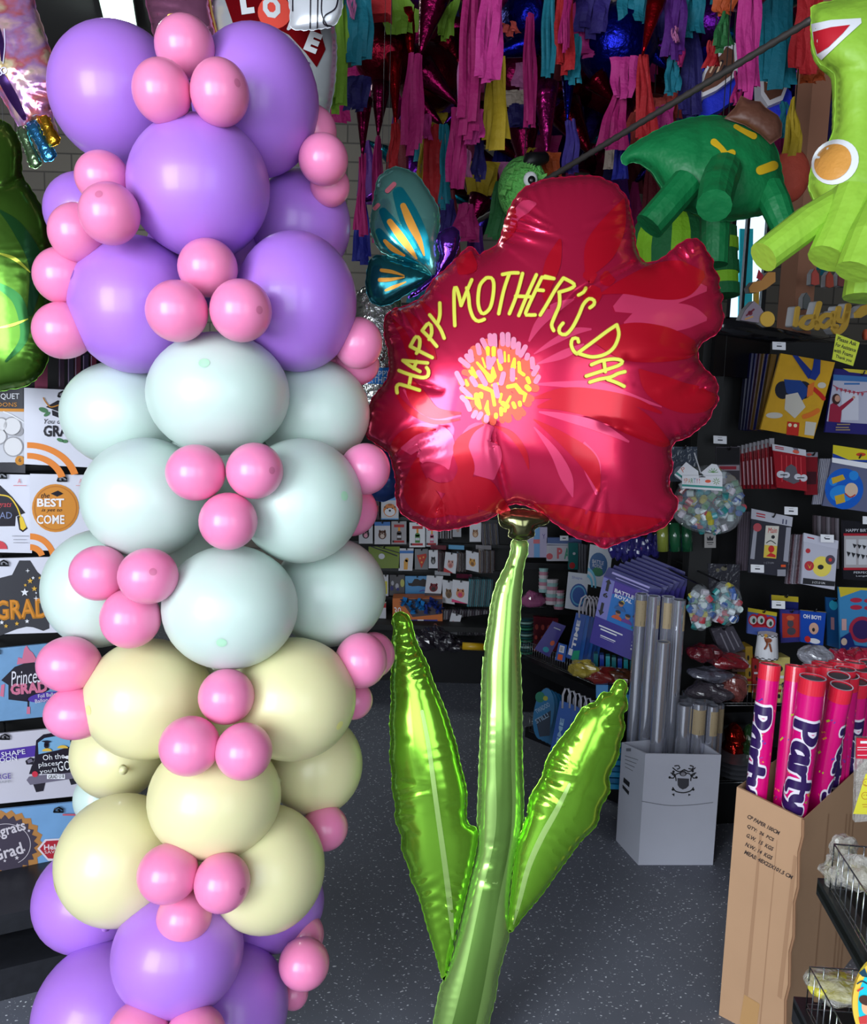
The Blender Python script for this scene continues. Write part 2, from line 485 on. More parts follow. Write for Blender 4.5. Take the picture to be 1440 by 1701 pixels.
def pack(name, label, quad, pl, off, base, arts=(), th=0.006, cat='party pack', group=None, header=None, unit=True, hang=None, window=None):
    """hanging retail pack: one card with its print, a header card and a hang tab as parts"""
    mm = Multi().block(base, quad, pl, off, th)
    k = 1
    for m, shapes in arts:
        mm.print(m, pl, off + 0.0007 * k, *(U(quad, *shapes) if unit else shapes)); k += 1
    o = mm.build(name); finish(o, label, cat, group)
    c0 = sum((pl.hit(*q) for q in quad), Vector()) / 4
    if header:
        hm, frac, harts = header
        hq = [U(quad, ([p], []))[0][0][0] for p in ((-0.01, -0.01), (1.01, -0.01), (1.01, frac), (-0.01, frac))]
        h = Multi().block(hm, hq, pl, off + 0.0035, 0.002)
        for i, (m, shapes) in enumerate(harts): h.print(m, pl, off + 0.0042 + 0.0005 * i, *U(hq, *shapes))
        h.build('header_card', o)
    if hang:
        a = U(quad, ([hang], []))[0][0][0]; p = pl.hit(a[0], a[1], off)
        MB().tube([p - pl.n * 0.03, p + pl.n * 0.012, p + pl.n * 0.02 + pl.v * 0.012], 0.0028, 6).build('hang_hook', M_black, o, True)
    return o
def pl_at(px, py, d, yaw=0.0, lean=0.0): return Pl(at(px, py, d), yaw, lean)
# ================================================================== THE ROOM
M_black = mat((14, 14, 18), 0.32, spec=0.5)
M_blackm = mat((9, 9, 11), 0.7)
M_wire = mat((170, 172, 176), 0.25, 0.9)
def floor_material():
    m = bpy.data.materials.new('speckled_floor'); m.use_nodes = True; nt = m.node_tree; b = nt.nodes['Principled BSDF']
    tc = nt.nodes.new('ShaderNodeTexCoord')
    n = nt.nodes.new('ShaderNodeTexNoise'); n.inputs['Scale'].default_value = 3.0; n.inputs['Detail'].default_value = 5
    v = nt.nodes.new('ShaderNodeTexVoronoi'); v.inputs['Scale'].default_value = 70; v.inputs['Randomness'].default_value = 1
    v2 = nt.nodes.new('ShaderNodeTexVoronoi'); v2.inputs['Scale'].default_value = 190
    mp = nt.nodes.new('ShaderNodeMapping'); mp.inputs['Scale'].default_value = (1, 1.7, 1); mp.inputs['Rotation'].default_value = (0, 0, 0.6)
    nz = nt.nodes.new('ShaderNodeTexNoise'); nz.inputs['Scale'].default_value = 18
    mxv = nt.nodes.new('ShaderNodeMix'); mxv.data_type = 'RGBA'; mxv.inputs['Factor'].default_value = 0.035
    nt.links.new(tc.outputs['Object'], mxv.inputs['A']); nt.links.new(tc.outputs['Object'], nz.inputs['Vector']); nt.links.new(nz.outputs['Color'], mxv.inputs['B'])
    nt.links.new(mxv.outputs['Result'], mp.inputs['Vector'])
    nt.links.new(mp.outputs[0], v.inputs['Vector']); nt.links.new(mxv.outputs['Result'], v2.inputs['Vector']); nt.links.new(tc.outputs['Object'], n.inputs['Vector'])
    def thr(src, a, col):
        r = nt.nodes.new('ShaderNodeMath'); r.operation = 'LESS_THAN'; r.inputs[1].default_value = a
        nt.links.new(src.outputs['Distance'], r.inputs[0])
        sp = nt.nodes.new('ShaderNodeSeparateColor'); nt.links.new(src.outputs['Color'], sp.inputs[0])
        g = nt.nodes.new('ShaderNodeMath'); g.operation = 'GREATER_THAN'; g.inputs[1].default_value = col
        nt.links.new(sp.outputs[0], g.inputs[0])
        mu = nt.nodes.new('ShaderNodeMath'); mu.operation = 'MULTIPLY'; nt.links.new(r.outputs[0], mu.inputs[0]); nt.links.new(g.outputs[0], mu.inputs[1])
        return mu
    a = thr(v, 0.2, 0.4); c = thr(v2, 0.22, 0.72)
    base = nt.nodes.new('ShaderNodeMix'); base.data_type = 'RGBA'
    base.inputs['A'].default_value = lin((92, 95, 106)); base.inputs['B'].default_value = lin((112, 115, 126))
    nt.links.new(n.outputs['Fac'], base.inputs['Factor'])
    m1 = nt.nodes.new('ShaderNodeMix'); m1.data_type = 'RGBA'; m1.inputs['B'].default_value = lin((226, 228, 234))
    m2 = nt.nodes.new('ShaderNodeMix'); m2.data_type = 'RGBA'; m2.inputs['B'].default_value = lin((164, 166, 172))
    nt.links.new(c.outputs[0], m2.inputs['Factor']); nt.links.new(base.outputs['Result'], m2.inputs['A'])
    nt.links.new(a.outputs[0], m1.inputs['Factor']); nt.links.new(m2.outputs['Result'], m1.inputs['A'])
    nt.links.new(m1.outputs['Result'], b.inputs['Base Color'])
    b.inputs['Roughness'].default_value = 0.55
    return m
def brick_material():
    m = bpy.data.materials.new('painted_brick'); m.use_nodes = True; nt = m.node_tree; b = nt.nodes['Principled BSDF']
    tc = nt.nodes.new('ShaderNodeTexCoord'); mp = nt.nodes.new('ShaderNodeMapping'); mp.inputs['Rotation'].default_value = (math.pi / 2, 0, 0)
    br = nt.nodes.new('ShaderNodeTexBrick'); br.inputs['Scale'].default_value = 1.0
    br.inputs['Brick Width'].default_value = 0.40; br.inputs['Row Height'].default_value = 0.13; br.inputs['Mortar Size'].default_value = 0.006
    br.inputs['Color1'].default_value = lin((128, 120, 110)); br.inputs['Color2'].default_value = lin((118, 111, 103)); br.inputs['Mortar'].default_value = lin((88, 83, 78))
    nt.links.new(tc.outputs['Object'], mp.inputs[0]); nt.links.new(mp.outputs[0], br.inputs['Vector']); nt.links.new(br.outputs['Color'], b.inputs['Base Color'])
    bp = nt.nodes.new('ShaderNodeBump'); bp.inputs['Strength'].default_value = 0.5; bp.inputs['Distance'].default_value = 0.01
    nt.links.new(br.outputs['Fac'], bp.inputs['Height']); bp.invert = True; nt.links.new(bp.outputs['Normal'], b.inputs['Normal'])
    b.inputs['Roughness'].default_value = 0.8
    return m
X0, X1, Y0, Y1, ZC = -3.6, 4.2, -1.8, 6.6, 3.5
def struct(name, c, d, m): 
    o = MB().box(c, d).build(name, m); o['kind'] = 'structure'; return o
struct('floor', ((X0 + X1) / 2, (Y0 + Y1) / 2, -0.05), (X1 - X0, Y1 - Y0, 0.1), floor_material())
M_wall = mat((96, 92, 88), 0.8, var=0.1); M_ceil = mat((70, 68, 70), 0.85)
struct('ceiling', ((X0 + X1) / 2, (Y0 + Y1) / 2, ZC + 0.05), (X1 - X0, Y1 - Y0, 0.1), M_ceil)
struct('wall_left', (X0 - 0.05, (Y0 + Y1) / 2, ZC / 2), (0.1, Y1 - Y0, ZC), M_wall)
struct('wall_right', (X1 + 0.05, (Y0 + Y1) / 2, ZC / 2), (0.1, Y1 - Y0, ZC), M_wall)
bm_ = MB()     # back wall of painted brick, one window hole at the right
wa, wb = at(1195, 545, 6.6).x, at(1262, 400, 6.6).x
za, zb = floor_at(1230, 534, 0).z * 0 + (CAM + ray(1230, 534) * ((6.6 - 0) / ray(1230, 534).y)).z, 3.0
for (x0, x1, z0, z1) in ((X0, wa, 0, ZC), (wb, X1, 0, ZC), (wa, wb, 0, za), (wa, wb, zb, ZC)):
    bm_.box(((x0 + x1) / 2, Y1 + 0.05, (z0 + z1) / 2), (x1 - x0, 0.1, z1 - z0))
o = bm_.build('wall_back', brick_material()); o['kind'] = 'structure'
bm_ = MB()
t = 0.03
for (x0, x1, z0, z1) in ((wa, wa + t, za, zb), (wb - t, wb, za, zb), (wa, wb, za, za + t), (wa, wb, zb - t, zb), (wa + 0.11, wa + 0.13, za, zb)):
    bm_.box(((x0 + x1) / 2, Y1 + 0.03, (z0 + z1) / 2), (x1 - x0, 0.05, z1 - z0))
win = bm_.build('window_1', mat((30, 30, 34), 0.5)); win['kind'] = 'structure'
MB().box(((wa + wb) / 2, Y1 + 0.09, (za + zb) / 2), (wb - wa - 0.01, 0.006, zb - za - 0.01)).build('pane', mat((235, 245, 250), 0.02, trans=1.0), win)
# storefront behind the camera: frames of three panes
bm_ = MB(); M_front = mat((60, 60, 62), 0.6)
for (x0, x1, z0, z1) in ((X0, -3.2, 0, ZC), (-1.42, -1.25, 0, ZC), (0.55, 1.1, 0, ZC), (2.7, X1, 0, ZC), (-3.2, 2.7, 2.95, ZC), (-3.2, -1.42, 0, 0.5), (-1.25, 0.55, 0, 0.5), (1.1, 2.7, 0, 0.5)):
    bm_.box(((x0 + x1) / 2, Y0 - 0.05, (z0 + z1) / 2), (x1 - x0, 0.1, z1 - z0))
o = bm_.build('wall_front', M_front); o['kind'] = 'structure'

# ------------------------------------------------------------------ ceiling lights
def strip_light(a, b, label, power):
    a = Vector(a); b = Vector(b); c = (a + b) / 2; d = (b - a).normalized(); L = (b - a).length; R = d.to_track_quat('Y', 'Z').to_matrix(); x = R @ Vector((1, 0, 0)); z = ZC - 0.06
    t = thing('ceiling_light', label, 'light', (c.x, c.y, z - 0.06), 'ceiling strip lights')
    MB().box((c.x, c.y, ZC - 0.03), (0.17, L, 0.055), R).build('housing', mat((190, 200, 195), 0.4), t)
    for s in (-1, 1):
        MB().tube([Vector((p.x, p.y, z - 0.02)) + x * s * 0.04 for p in (a + d * 0.03, b - d * 0.03)], 0.024, 10).build('lamp_tube', mat((235, 255, 248), 0.5, emit=6.0), t)
    l = bpy.data.lights.new('ceiling_strip_glow', 'AREA'); l.shape = 'RECTANGLE'; l.size = 0.16; l.size_y = L; l.energy = power; l.color = (0.92, 1.0, 0.97)
    o = bpy.data.objects.new('ceiling_strip_glow', l); COL.objects.link(o); o.location = (c.x, c.y, z - 0.07); o.rotation_euler = R.to_euler()
    return t
p_, q_ = floor_at(203, 62, ZC - 0.09), floor_at(172, -90, ZC - 0.09)
strip_light(p_, q_, 'bright fluorescent strip light on the ceiling above the purple balloons', 8)

# ================================================================== LATEX BALLOONS OF THE COLUMN
def latex(c, sss=0.35, rough=0.38): return mat(c, rough, sss=sss, coat=0.15)
PUR, MINT, YEL, PNK = (172, 118, 216), (194, 212, 204), (220, 214, 166), (234, 134, 178)
LAT = {'p': latex(PUR), 'm': latex(MINT), 'y': latex(YEL), 'k': latex(PNK, 0.3, 0.3)}
TIPC = {'p': (136, 92, 196), 'm': (176, 222, 190), 'y': (236, 226, 140), 'k': (214, 112, 152)}
COLX, COLD = 335, 1.74
def balloon(kind, cx, cy, rx, ry, dep, label, tip=None, group=None):
    c = at(cx, cy, dep); s = dep / F
    if tip: ax = Vector(((tip[0] - cx) / rx, (cy - tip[1]) / ry, 0))
    else:
        ax = Vector(((cx - COLX) / 260.0 * 0.8, 0.05, 0)); 
        if kind == 'k': ax = Vector(((cx - COLX) / 300.0, (cy % 37 - 18) / 60.0, 0))
    q = ax.length
    if q > 0.95: ax *= 0.95 / q
    ax.z = math.sqrt(1 - ax.length ** 2) if dep < COLD + 0.02 else -math.sqrt(1 - ax.length ** 2)
    if tip: ax.z = abs(ax.z)
    a = ax.cross(Vector((0.1, 1, 0.2))).normalized(); b = ax.cross(a)
    n, m = (40, 26) if kind != 'k' else (32, 20)
    r = Vector((rx * s, ry * s, (rx + ry) / 2 * s * 1.03))
    def P(th, ph, k=1.0):
        z = math.cos(th); ro = math.sin(th)
        if z < 0: ro *= 1 - 0.10 * z * z; z *= 1.06           # slight taper towards the neck
        v = (ax * z + (a * math.cos(ph) + b * math.sin(ph)) * ro) * k
        return c + RM @ Vector((v.x * r.x, v.y * r.y, v.z * r.z))
    V = [P(0, 0)]; Fc = []
    for i in range(1, m):
        for j in range(n): V.append(P(math.pi * i / m, 2 * math.pi * j / n))
    V.append(P(math.pi, 0))
    Fc += [(0, 1 + j, 1 + (j + 1) % n) for j in range(n)]
    for i in range(m - 2):
        q = 1 + i * n
        for j in range(n): Fc.append((q + j, q + n + j, q + n + (j + 1) % n, q + (j + 1) % n))
    e = len(V) - 1; q = 1 + (m - 2) * n; Fc += [(e, q + (j + 1) % n, q + j) for j in range(n)]
    t = thing('balloon', label, 'balloon', c - Vector((0, 0, r.y)), group)
    mk('body', V, Fc, LAT[kind], t, True)
    # knotted neck behind
    nd = RM @ Vector((-ax.x * r.x, -ax.y * r.y, -ax.z * r.z)); L = nd.length; nd.normalize()
    k0 = c + nd * (L * 1.03); kr = 0.10 * r.x if kind == 'k' else 0.06 * r.x
    MB().tube([k0, k0 + nd * kr * 1.2, k0 + nd * kr * 1.8, k0 + nd * kr * 3.2], [kr * 1.6, kr * 0.7, kr * 0.9, kr * 1.5], 10).build('knot', LAT[kind], t, True)
    if tip:
        V = [P(0, 0, 1.003)]; Fc = []; K = 0.075 if kind != 'k' else 0.13
        for i in (1, 2):
            for j in range(14): V.append(P(K * i / 2, 2 * math.pi * j / 14, 1.003))
        Fc = [(0, 1 + j, 1 + (j + 1) % 14) for j in range(14)] + [(1 + j, 15 + j, 15 + (j + 1) % 14, 1 + (j + 1) % 14) for j in range(14)]
        finish(mk('tip', V, Fc, latex(TIPC[kind]), t, True), 'darker spot where the latex is thickest')
    return t
G_p, G_m, G_y, G_k = 'lavender balloons of the column', 'mint balloons of the column', 'cream balloons of the column', 'small pink balloons of the column'
FR, SD, BK = 1.60, 1.70, 1.85
BIG = [
 ('p', 195, 157, 108, 111, 1.66, None, 'big lavender balloon at the top left of the column, under the strip light'),
 ('p', 425, 170, 104, 120, 1.66, None, 'big lavender balloon at the top right, in front of the LOVE foil balloon'),
 ('p', 331, 311, 116, 114, 1.57, (323, 232), 'big lavender balloon in the middle below the topmost pink trio'),
 ('p', 498, 373, 84, 90, 1.82, None, 'shaded lavender balloon at the back right, below the two pink balloons on the right edge'),
 ('p', 140, 352, 64, 64, 1.84, None, 'lavender balloon half hidden behind the three pink balloons on the upper left'),
 ('p', 226, 507, 106, 113, 1.64, (147, 475), 'big lavender balloon at the left of the second pink trio'),
 ('p', 492, 502, 100, 115, 1.64, None, 'big lavender balloon at the right of the second pink trio'),
 ('m', 205, 688, 100, 88, 1.74, None, 'mint balloon at the left, directly beneath the left lavender balloon'),
 ('m', 363, 655, 117, 102, 1.58, (367, 621), 'mint balloon in the centre, topmost of the mint ones, with a pale green dot'),
 ('m', 520, 686, 94, 90, 1.75, None, 'shaded mint balloon at the right beside the red flower petal'),
 ('m', 243, 827, 104, 100, 1.62, None, 'mint balloon left of the pink trio in the middle of the column'),
 ('m', 500, 832, 102, 104, 1.62, (579, 825), 'mint balloon right of the pink trio in the middle of the column'),
 ('m', 166, 977, 91, 98, 1.70, None, 'mint balloon at the left edge behind the pink trio on the left'),
 ('m', 383, 1008, 111, 103, 1.57, (392, 1053), 'mint balloon in the centre, lowest of the front mint ones'),
 ('m', 548, 983, 93, 91, 1.76, None, 'greenish shaded mint balloon at the right edge, lowest mint one there'),
 ('m', 166, 1325, 42, 46, 1.92, None, 'small mint balloon peeping out low at the left among the cream ones'),
 ('y', 246, 1160, 104, 99, 1.64, (178, 1162), 'cream balloon at the upper left of the cream group with a yellow dot'),
 ('y', 486, 1160, 105, 101, 1.64, (570, 1192), 'cream balloon at the upper right of the cream group'),
 ('y', 196, 1250, 76, 76, 1.80, None, 'cream balloon at the back left beneath two pink balloons'),
 ('y', 524, 1270, 78, 82, 1.80, None, 'shaded olive cream balloon at the back right beside the green leaf'),
 ('y', 357, 1324, 109, 99, 1.58, None, 'cream balloon in the centre under the fourth pink trio'),
 ('y', 200, 1427, 103, 105, 1.63, (117, 1450), 'cream balloon at the lower left beside the rosette package'),
 ('y', 442, 1442, 97, 102, 1.63, None, 'cream balloon at the lower right of the lowest full pink trio'),
 ('p', 148, 1492, 89, 86, 1.80, None, 'lavender balloon at the back left under the lowest left cream balloon'),
 ('p', 455, 1498, 83, 78, 1.82, None, 'lavender balloon at the back right under the lowest right cream balloon'),
 ('p', 296, 1580, 107, 100, 1.58, None, 'lavender balloon in the centre near the bottom of the column'),
 ('p', 172, 1682, 112, 110, 1.70, None, 'lavender balloon cut off by the lower left of the picture'),
 ('p', 386, 1672, 92, 100, 1.70, None, 'lavender balloon at the bottom right of the column, cut off by the picture edge'),
 ('p', 340, 425, 95, 85, 1.80, None, 'lavender balloon deep in the column behind the second pink trio'),
 ('p', 250, 270, 80, 80, 1.80, None, 'lavender balloon deep in the column between the two topmost big ones'),
 ('m', 362, 765, 90, 80, 1.80, None, 'mint balloon deep in the column behind the middle pink trio'),
 ('m', 300, 905, 80, 80, 1.82, None, 'mint balloon deep in the column left of the lowest central mint one'),
 ('y', 365, 1190, 90, 90, 1.80, None, 'cream balloon deep in the column behind the fourth pink trio'),
 ('y', 325, 1420, 90, 80, 1.80, None, 'cream balloon deep in the column behind the fifth pink trio'),
]
for b in BIG:
    balloon(b[0], b[1], b[2], b[3], b[4], b[5], b[7], b[6], {'p': G_p, 'm': G_m, 'y': G_y}[b[0]])
SMALL = [
 (307, 78, 49, 50, 1.53, None, 'topmost pink balloon of the whole column'),
 (269, 152, 48, 52, 1.47, None, 'pink balloon at the lower left of the topmost trio'),
 (365, 154, 48, 54, 1.47, (402, 154), 'pink balloon at the lower right of the topmost trio, with a dark tip'),
 (170, 295, 44, 43, 1.55, None, 'upper pink balloon of the group on the upper left, beside the big central lavender one'),
 (182, 355, 49, 51, 1.47, (183, 340), 'pink balloon nearest the viewer in the upper left group, with a dark tip'),
 (129, 386, 47, 48, 1.56, None, 'left pink balloon of the upper left group'),
 (104, 458, 47, 47, 1.60, None, 'pink balloon on the left edge level with the second trio'),
 (104, 549, 48, 47, 1.60, None, 'pink balloon on the left edge just above the package hooks'),
 (519, 220, 40, 44, 1.72, None, 'upper pink balloon on the right edge against the brick wall'),
 (537, 265, 41, 42, 1.66, None, 'middle pink balloon on the upper right edge'),
 (548, 309, 33, 34, 1.73, None, 'small shaded pink balloon on the upper right edge, lowest there'),
 (345, 445, 49, 48, 1.52, None, 'top pink balloon of the second trio, between two lavender balloons'),
 (294, 517, 51, 51, 1.46, None, 'left pink balloon of the second trio, above the central mint one'),
 (400, 516, 51, 52, 1.46, (438, 523), 'right pink balloon of the second trio, with a dark tip'),
 (595, 570, 40, 43, 1.68, None, 'shaded pink balloon right of the lavender balloons, beside the blue birthday foil'),
 (592, 606, 38, 34, 1.77, None, 'dark pink balloon peeping out beneath the shaded one beside the blue birthday foil'),
 (325, 785, 49, 47, 1.48, None, 'upper left pink balloon of the middle trio'),
 (423, 782, 47, 47, 1.48, (458, 783), 'upper right pink balloon of the middle trio, with a dark tip'),
 (379, 866, 48, 48, 1.48, None, 'lowest pink balloon of the middle trio'),
 (607, 779, 41, 43, 1.66, None, 'pink balloon on the right edge against the red flower'),
 (583, 848, 44, 43, 1.76, None, 'pink balloon on the right edge beneath the one against the red flower'),
 (165, 952, 48, 46, 1.56, None, 'upper left pink balloon of the left side trio'),
 (246, 957, 49, 47, 1.48, (268, 947), 'upper right pink balloon of the left side trio'),
 (217, 1027, 49, 50, 1.54, None, 'lowest pink balloon of the left side trio'),
 (114, 1103, 51, 46, 1.60, None, 'upper pink balloon on the left edge beside the cream ones'),
 (127, 1184, 52, 44, 1.60, None, 'lower pink balloon on the left edge beside the cream ones'),
 (600, 1097, 43, 46, 1.68, None, 'pink balloon on the right edge left of the green leaf tip'),
 (620, 1088, 36, 38, 1.78, None, 'pink balloon behind the one left of the green leaf tip'),
 (587, 1163, 32, 32, 1.74, None, 'small dark pink balloon below the pair at the green leaf tip'),
 (376, 1157, 46, 46, 1.52, None, 'top pink balloon of the fourth trio, above the central cream one'),
 (315, 1239, 50, 49, 1.47, None, 'left pink balloon of the fourth trio'),
 (405, 1248, 47, 47, 1.47, None, 'right pink balloon of the fourth trio'),
 (540, 1375, 38, 37, 1.74, None, 'lone pink balloon on the right edge above the grey floor'),
 (279, 1451, 50, 48, 1.49, None, 'upper left pink balloon of the fifth trio'),
 (369, 1466, 46, 48, 1.49, (408, 1470), 'upper right pink balloon of the fifth trio'),
 (306, 1523, 45, 44, 1.53, None, 'lowest pink balloon of the fifth trio, above the central lavender one'),
 (508, 1553, 30, 34, 1.78, None, 'pink balloon half hidden behind the lower right one'),
 (505, 1601, 42, 41, 1.68, None, 'pink balloon standing out at the lower right edge over the floor'),
 (488, 1650, 24, 26, 1.78, None, 'smallest pink balloon at the lower right, next to the picture bottom'),
 (230, 1714, 50, 48, 1.50, None, 'pink balloon at the picture bottom, the left one of two'),
 (325, 1722, 50, 48, 1.50, None, 'pink balloon at the picture bottom, the right one of two'),
]
for s_ in SMALL:
    balloon('k', s_[0], s_[1], s_[2], s_[3], s_[4], s_[6], s_[5], G_k)
pb = at(325, 850, 1.86)
t = thing('balloon_stand', 'slim white pole and base plate that carries the balloon column', 'balloon stand', (pb.x, pb.y, 0))
MB().tube([(pb.x, pb.y, 0.03), (pb.x, pb.y, 2.02)], 0.012, 12).build('pole', mat((230, 230, 230), 0.4), t, True)
MB().tube([(pb.x, pb.y, 0.0), (pb.x, pb.y, 0.02), (pb.x, pb.y, 0.03)], [0.16, 0.16, 0.15], 32).build('base_plate', mat((220, 220, 220), 0.4), t)
# ================================================================== THE FOIL FLOWER
FD = 1.90
fl = thing('foil_flower_balloon', 'giant red foil flower balloon on a green stem with lettering, standing at the centre', 'foil balloon', floor_at(760, 1720) * Vector((1, 1, 0)) if False else (at(765, 1700, FD).x, at(765, 1700, FD).y, 0))
C3 = lambda P: cv(P, 620, 280, 2.4)
out = C3([(500,295),(540,170),(590,90),(640,60),(700,42),(780,35),(850,30),(905,36),(935,52),(965,62),(985,88),(1012,120),(1025,180),(1040,250),(1045,305),(1060,350),(1085,375),(1130,370),(1170,345),(1210,310),(1250,285),(1290,283),(1315,305),(1332,338),(1352,362),(1354,400),(1376,428),(1376,470),(1392,508),(1384,545),(1395,590),(1380,640),(1355,665),(1320,685),(1295,715),(1295,760),(1320,800),(1356,832),(1373,870),(1368,900),(1374,925),(1352,960),(1335,1000),(1290,1040),(1250,1070),(1200,1090),(1184,1130),(1192,1190),(1178,1230),(1182,1280),(1213,1328),(1195,1380),(1160,1425),(1100,1450),(1020,1475),(960,1498),(915,1512),(885,1492),(850,1482),(800,1465),(750,1430),(700,1395),(660,1365),(610,1342),(560,1335),(520,1350),(470,1390),(400,1415),(320,1435),(240,1440),(180,1412),(130,1385),(100,1350),(90,1290)])
out += [(658,797),(652,770),(646,752),(626,737),(609,722),(611,690),(618,664),(640,636),(647,615),(647,596),(645,578),(640,562),(639,540),(641,526),(655,514),(676,508),(703,492),(720,465),(741,447),(762,426),(778,411),(788,414),(795,424),(806,418)]
CR = [([(1062,434),(1020,455),(960,490),(930,520)],5,16), ([(1158,592),(1100,591),(1035,594)],4,12), ([(1112,738),(1040,712),(960,695)],6,12),
      ([(845,838),(835,800),(822,740),(818,700)],9,20), ([(825,410),(790,440),(770,470)],6,16), ([(648,630),(700,640),(740,650)],6,10), ([(655,765),(700,730),(750,710)],6,10), ([(1160,420),(1100,470),(1040,500)],14,5)]
blos = Puff(out, FD, 92, step=4.4, creases=CR, wr=(8.0, 21, 34), grid=120)
RED = (214, 30, 66)
M_red = mat((218, 34, 80), 0.22, 0.68, coat=0.3, bump=0.06, bscale=14)
blossom = blos.build('blossom', M_red, fl)
# printed petals: darker and lighter swooshes
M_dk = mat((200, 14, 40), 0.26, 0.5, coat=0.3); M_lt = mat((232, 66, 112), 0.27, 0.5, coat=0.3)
S = lambda P: stroke(P, 6, 5, max(2, int(max(p[2] for p in P) / 6)), True, False)
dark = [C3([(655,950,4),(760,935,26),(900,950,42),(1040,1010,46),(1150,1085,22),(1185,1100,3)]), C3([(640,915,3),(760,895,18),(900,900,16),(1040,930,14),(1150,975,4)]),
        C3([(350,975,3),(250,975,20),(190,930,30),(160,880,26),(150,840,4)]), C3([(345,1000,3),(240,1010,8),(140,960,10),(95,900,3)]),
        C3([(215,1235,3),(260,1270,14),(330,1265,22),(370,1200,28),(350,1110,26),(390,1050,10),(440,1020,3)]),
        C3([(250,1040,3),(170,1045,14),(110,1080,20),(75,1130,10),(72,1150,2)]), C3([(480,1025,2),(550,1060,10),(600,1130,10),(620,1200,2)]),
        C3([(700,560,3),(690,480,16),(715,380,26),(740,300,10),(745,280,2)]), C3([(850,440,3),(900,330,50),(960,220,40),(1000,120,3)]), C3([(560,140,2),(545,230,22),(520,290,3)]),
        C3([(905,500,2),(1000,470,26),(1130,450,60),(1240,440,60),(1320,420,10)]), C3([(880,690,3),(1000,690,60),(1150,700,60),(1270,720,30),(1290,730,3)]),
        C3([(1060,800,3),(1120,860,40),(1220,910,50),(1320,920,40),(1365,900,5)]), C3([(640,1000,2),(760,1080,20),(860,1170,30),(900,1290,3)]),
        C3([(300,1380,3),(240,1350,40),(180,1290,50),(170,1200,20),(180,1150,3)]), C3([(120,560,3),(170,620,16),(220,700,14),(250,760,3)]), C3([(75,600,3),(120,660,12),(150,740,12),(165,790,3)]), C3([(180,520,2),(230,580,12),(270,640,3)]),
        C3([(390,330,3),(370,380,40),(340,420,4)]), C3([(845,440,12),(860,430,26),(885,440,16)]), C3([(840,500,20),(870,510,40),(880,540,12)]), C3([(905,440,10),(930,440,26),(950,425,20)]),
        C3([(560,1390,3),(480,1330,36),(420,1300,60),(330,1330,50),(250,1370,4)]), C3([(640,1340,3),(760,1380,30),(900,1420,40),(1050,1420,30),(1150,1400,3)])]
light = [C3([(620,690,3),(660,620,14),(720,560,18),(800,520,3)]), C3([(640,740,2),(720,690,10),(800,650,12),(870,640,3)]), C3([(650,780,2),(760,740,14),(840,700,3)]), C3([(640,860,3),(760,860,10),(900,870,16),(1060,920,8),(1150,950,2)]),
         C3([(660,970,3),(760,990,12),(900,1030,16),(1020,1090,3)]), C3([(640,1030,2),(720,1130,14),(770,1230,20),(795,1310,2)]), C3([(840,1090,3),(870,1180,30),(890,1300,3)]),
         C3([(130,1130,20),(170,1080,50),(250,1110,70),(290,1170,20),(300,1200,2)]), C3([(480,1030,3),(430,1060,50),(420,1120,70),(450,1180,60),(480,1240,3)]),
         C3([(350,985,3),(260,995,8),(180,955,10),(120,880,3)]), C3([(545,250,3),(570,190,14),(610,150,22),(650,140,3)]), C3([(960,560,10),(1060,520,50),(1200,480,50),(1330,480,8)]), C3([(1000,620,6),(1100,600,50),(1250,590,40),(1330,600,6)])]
d1 = blos.deco('print', 0.0024, M_dk, fl, *[S(p) for p in dark])
d2 = blos.deco('print', 0.0016, M_lt, fl, *[S(p) for p in light])
absorb(blossom, d1, d2)
# lettering
LT = [ # HAPPY
 [(97,888),(92,868),(105,862),(135,868),(182,880)], [(122,808),(150,820),(200,828),(215,818),(218,806)], [(158,820),(152,865)],
 [(205,790),(140,778),(135,768),(165,760),(228,765)] , [(172,778),(178,762)] , [(208,770),(150,752),(142,742)],
 ]
H = lambda P: cv(P, 620, 420, 4.8)
LT = [ H([(190,1115),(185,1070),(205,1048),(240,1055),(300,1073),(368,1095)]), H([(205,938),(260,960),(340,985),(400,995),(435,980),(440,940),(425,915)]), H([(300,975),(285,1065)]),
 H([(236,858),(330,868),(432,878)]), H([(236,858),(300,905),(372,946)]), H([(345,866),(322,922)]),
 H([(470,835),(380,790),(295,745)]), H([(295,745),(340,670),(370,690),(365,760),(345,800)]),
 H([(505,745),(450,680),(390,620)]), H([(390,620),(440,560),(460,580),(465,640),(445,690)]),
 H([(565,680),(530,600),(450,495)]), H([(530,400),(530,500),(510,570)]),
 H([(650,580),(645,450),(645,300),(660,275),(680,330),(700,420)]), H([(700,420),(740,320),(785,215)]), H([(745,280),(760,350),(770,440),(800,520),(840,545),(885,530)]),
 H([(900,200),(850,260),(835,380),(850,460),(880,485),(930,440),(955,340),(960,240),(940,200),(900,200)]),
 H([(1030,172),(1100,160),(1155,160)]), H([(1085,165),(1040,300),(1000,485)]),
 H([(1190,165),(1145,330),(1085,485)]), H([(1300,175),(1230,330),(1160,500)]), H([(1135,345),(1250,350)]),
 H([(1345,195),(1280,330),(1215,480),(1240,495),(1290,495)]), H([(1345,195),(1440,205)]), H([(1300,295),(1355,300)]),
]
K = lambda P: cv(P, 900, 430, 7.394)
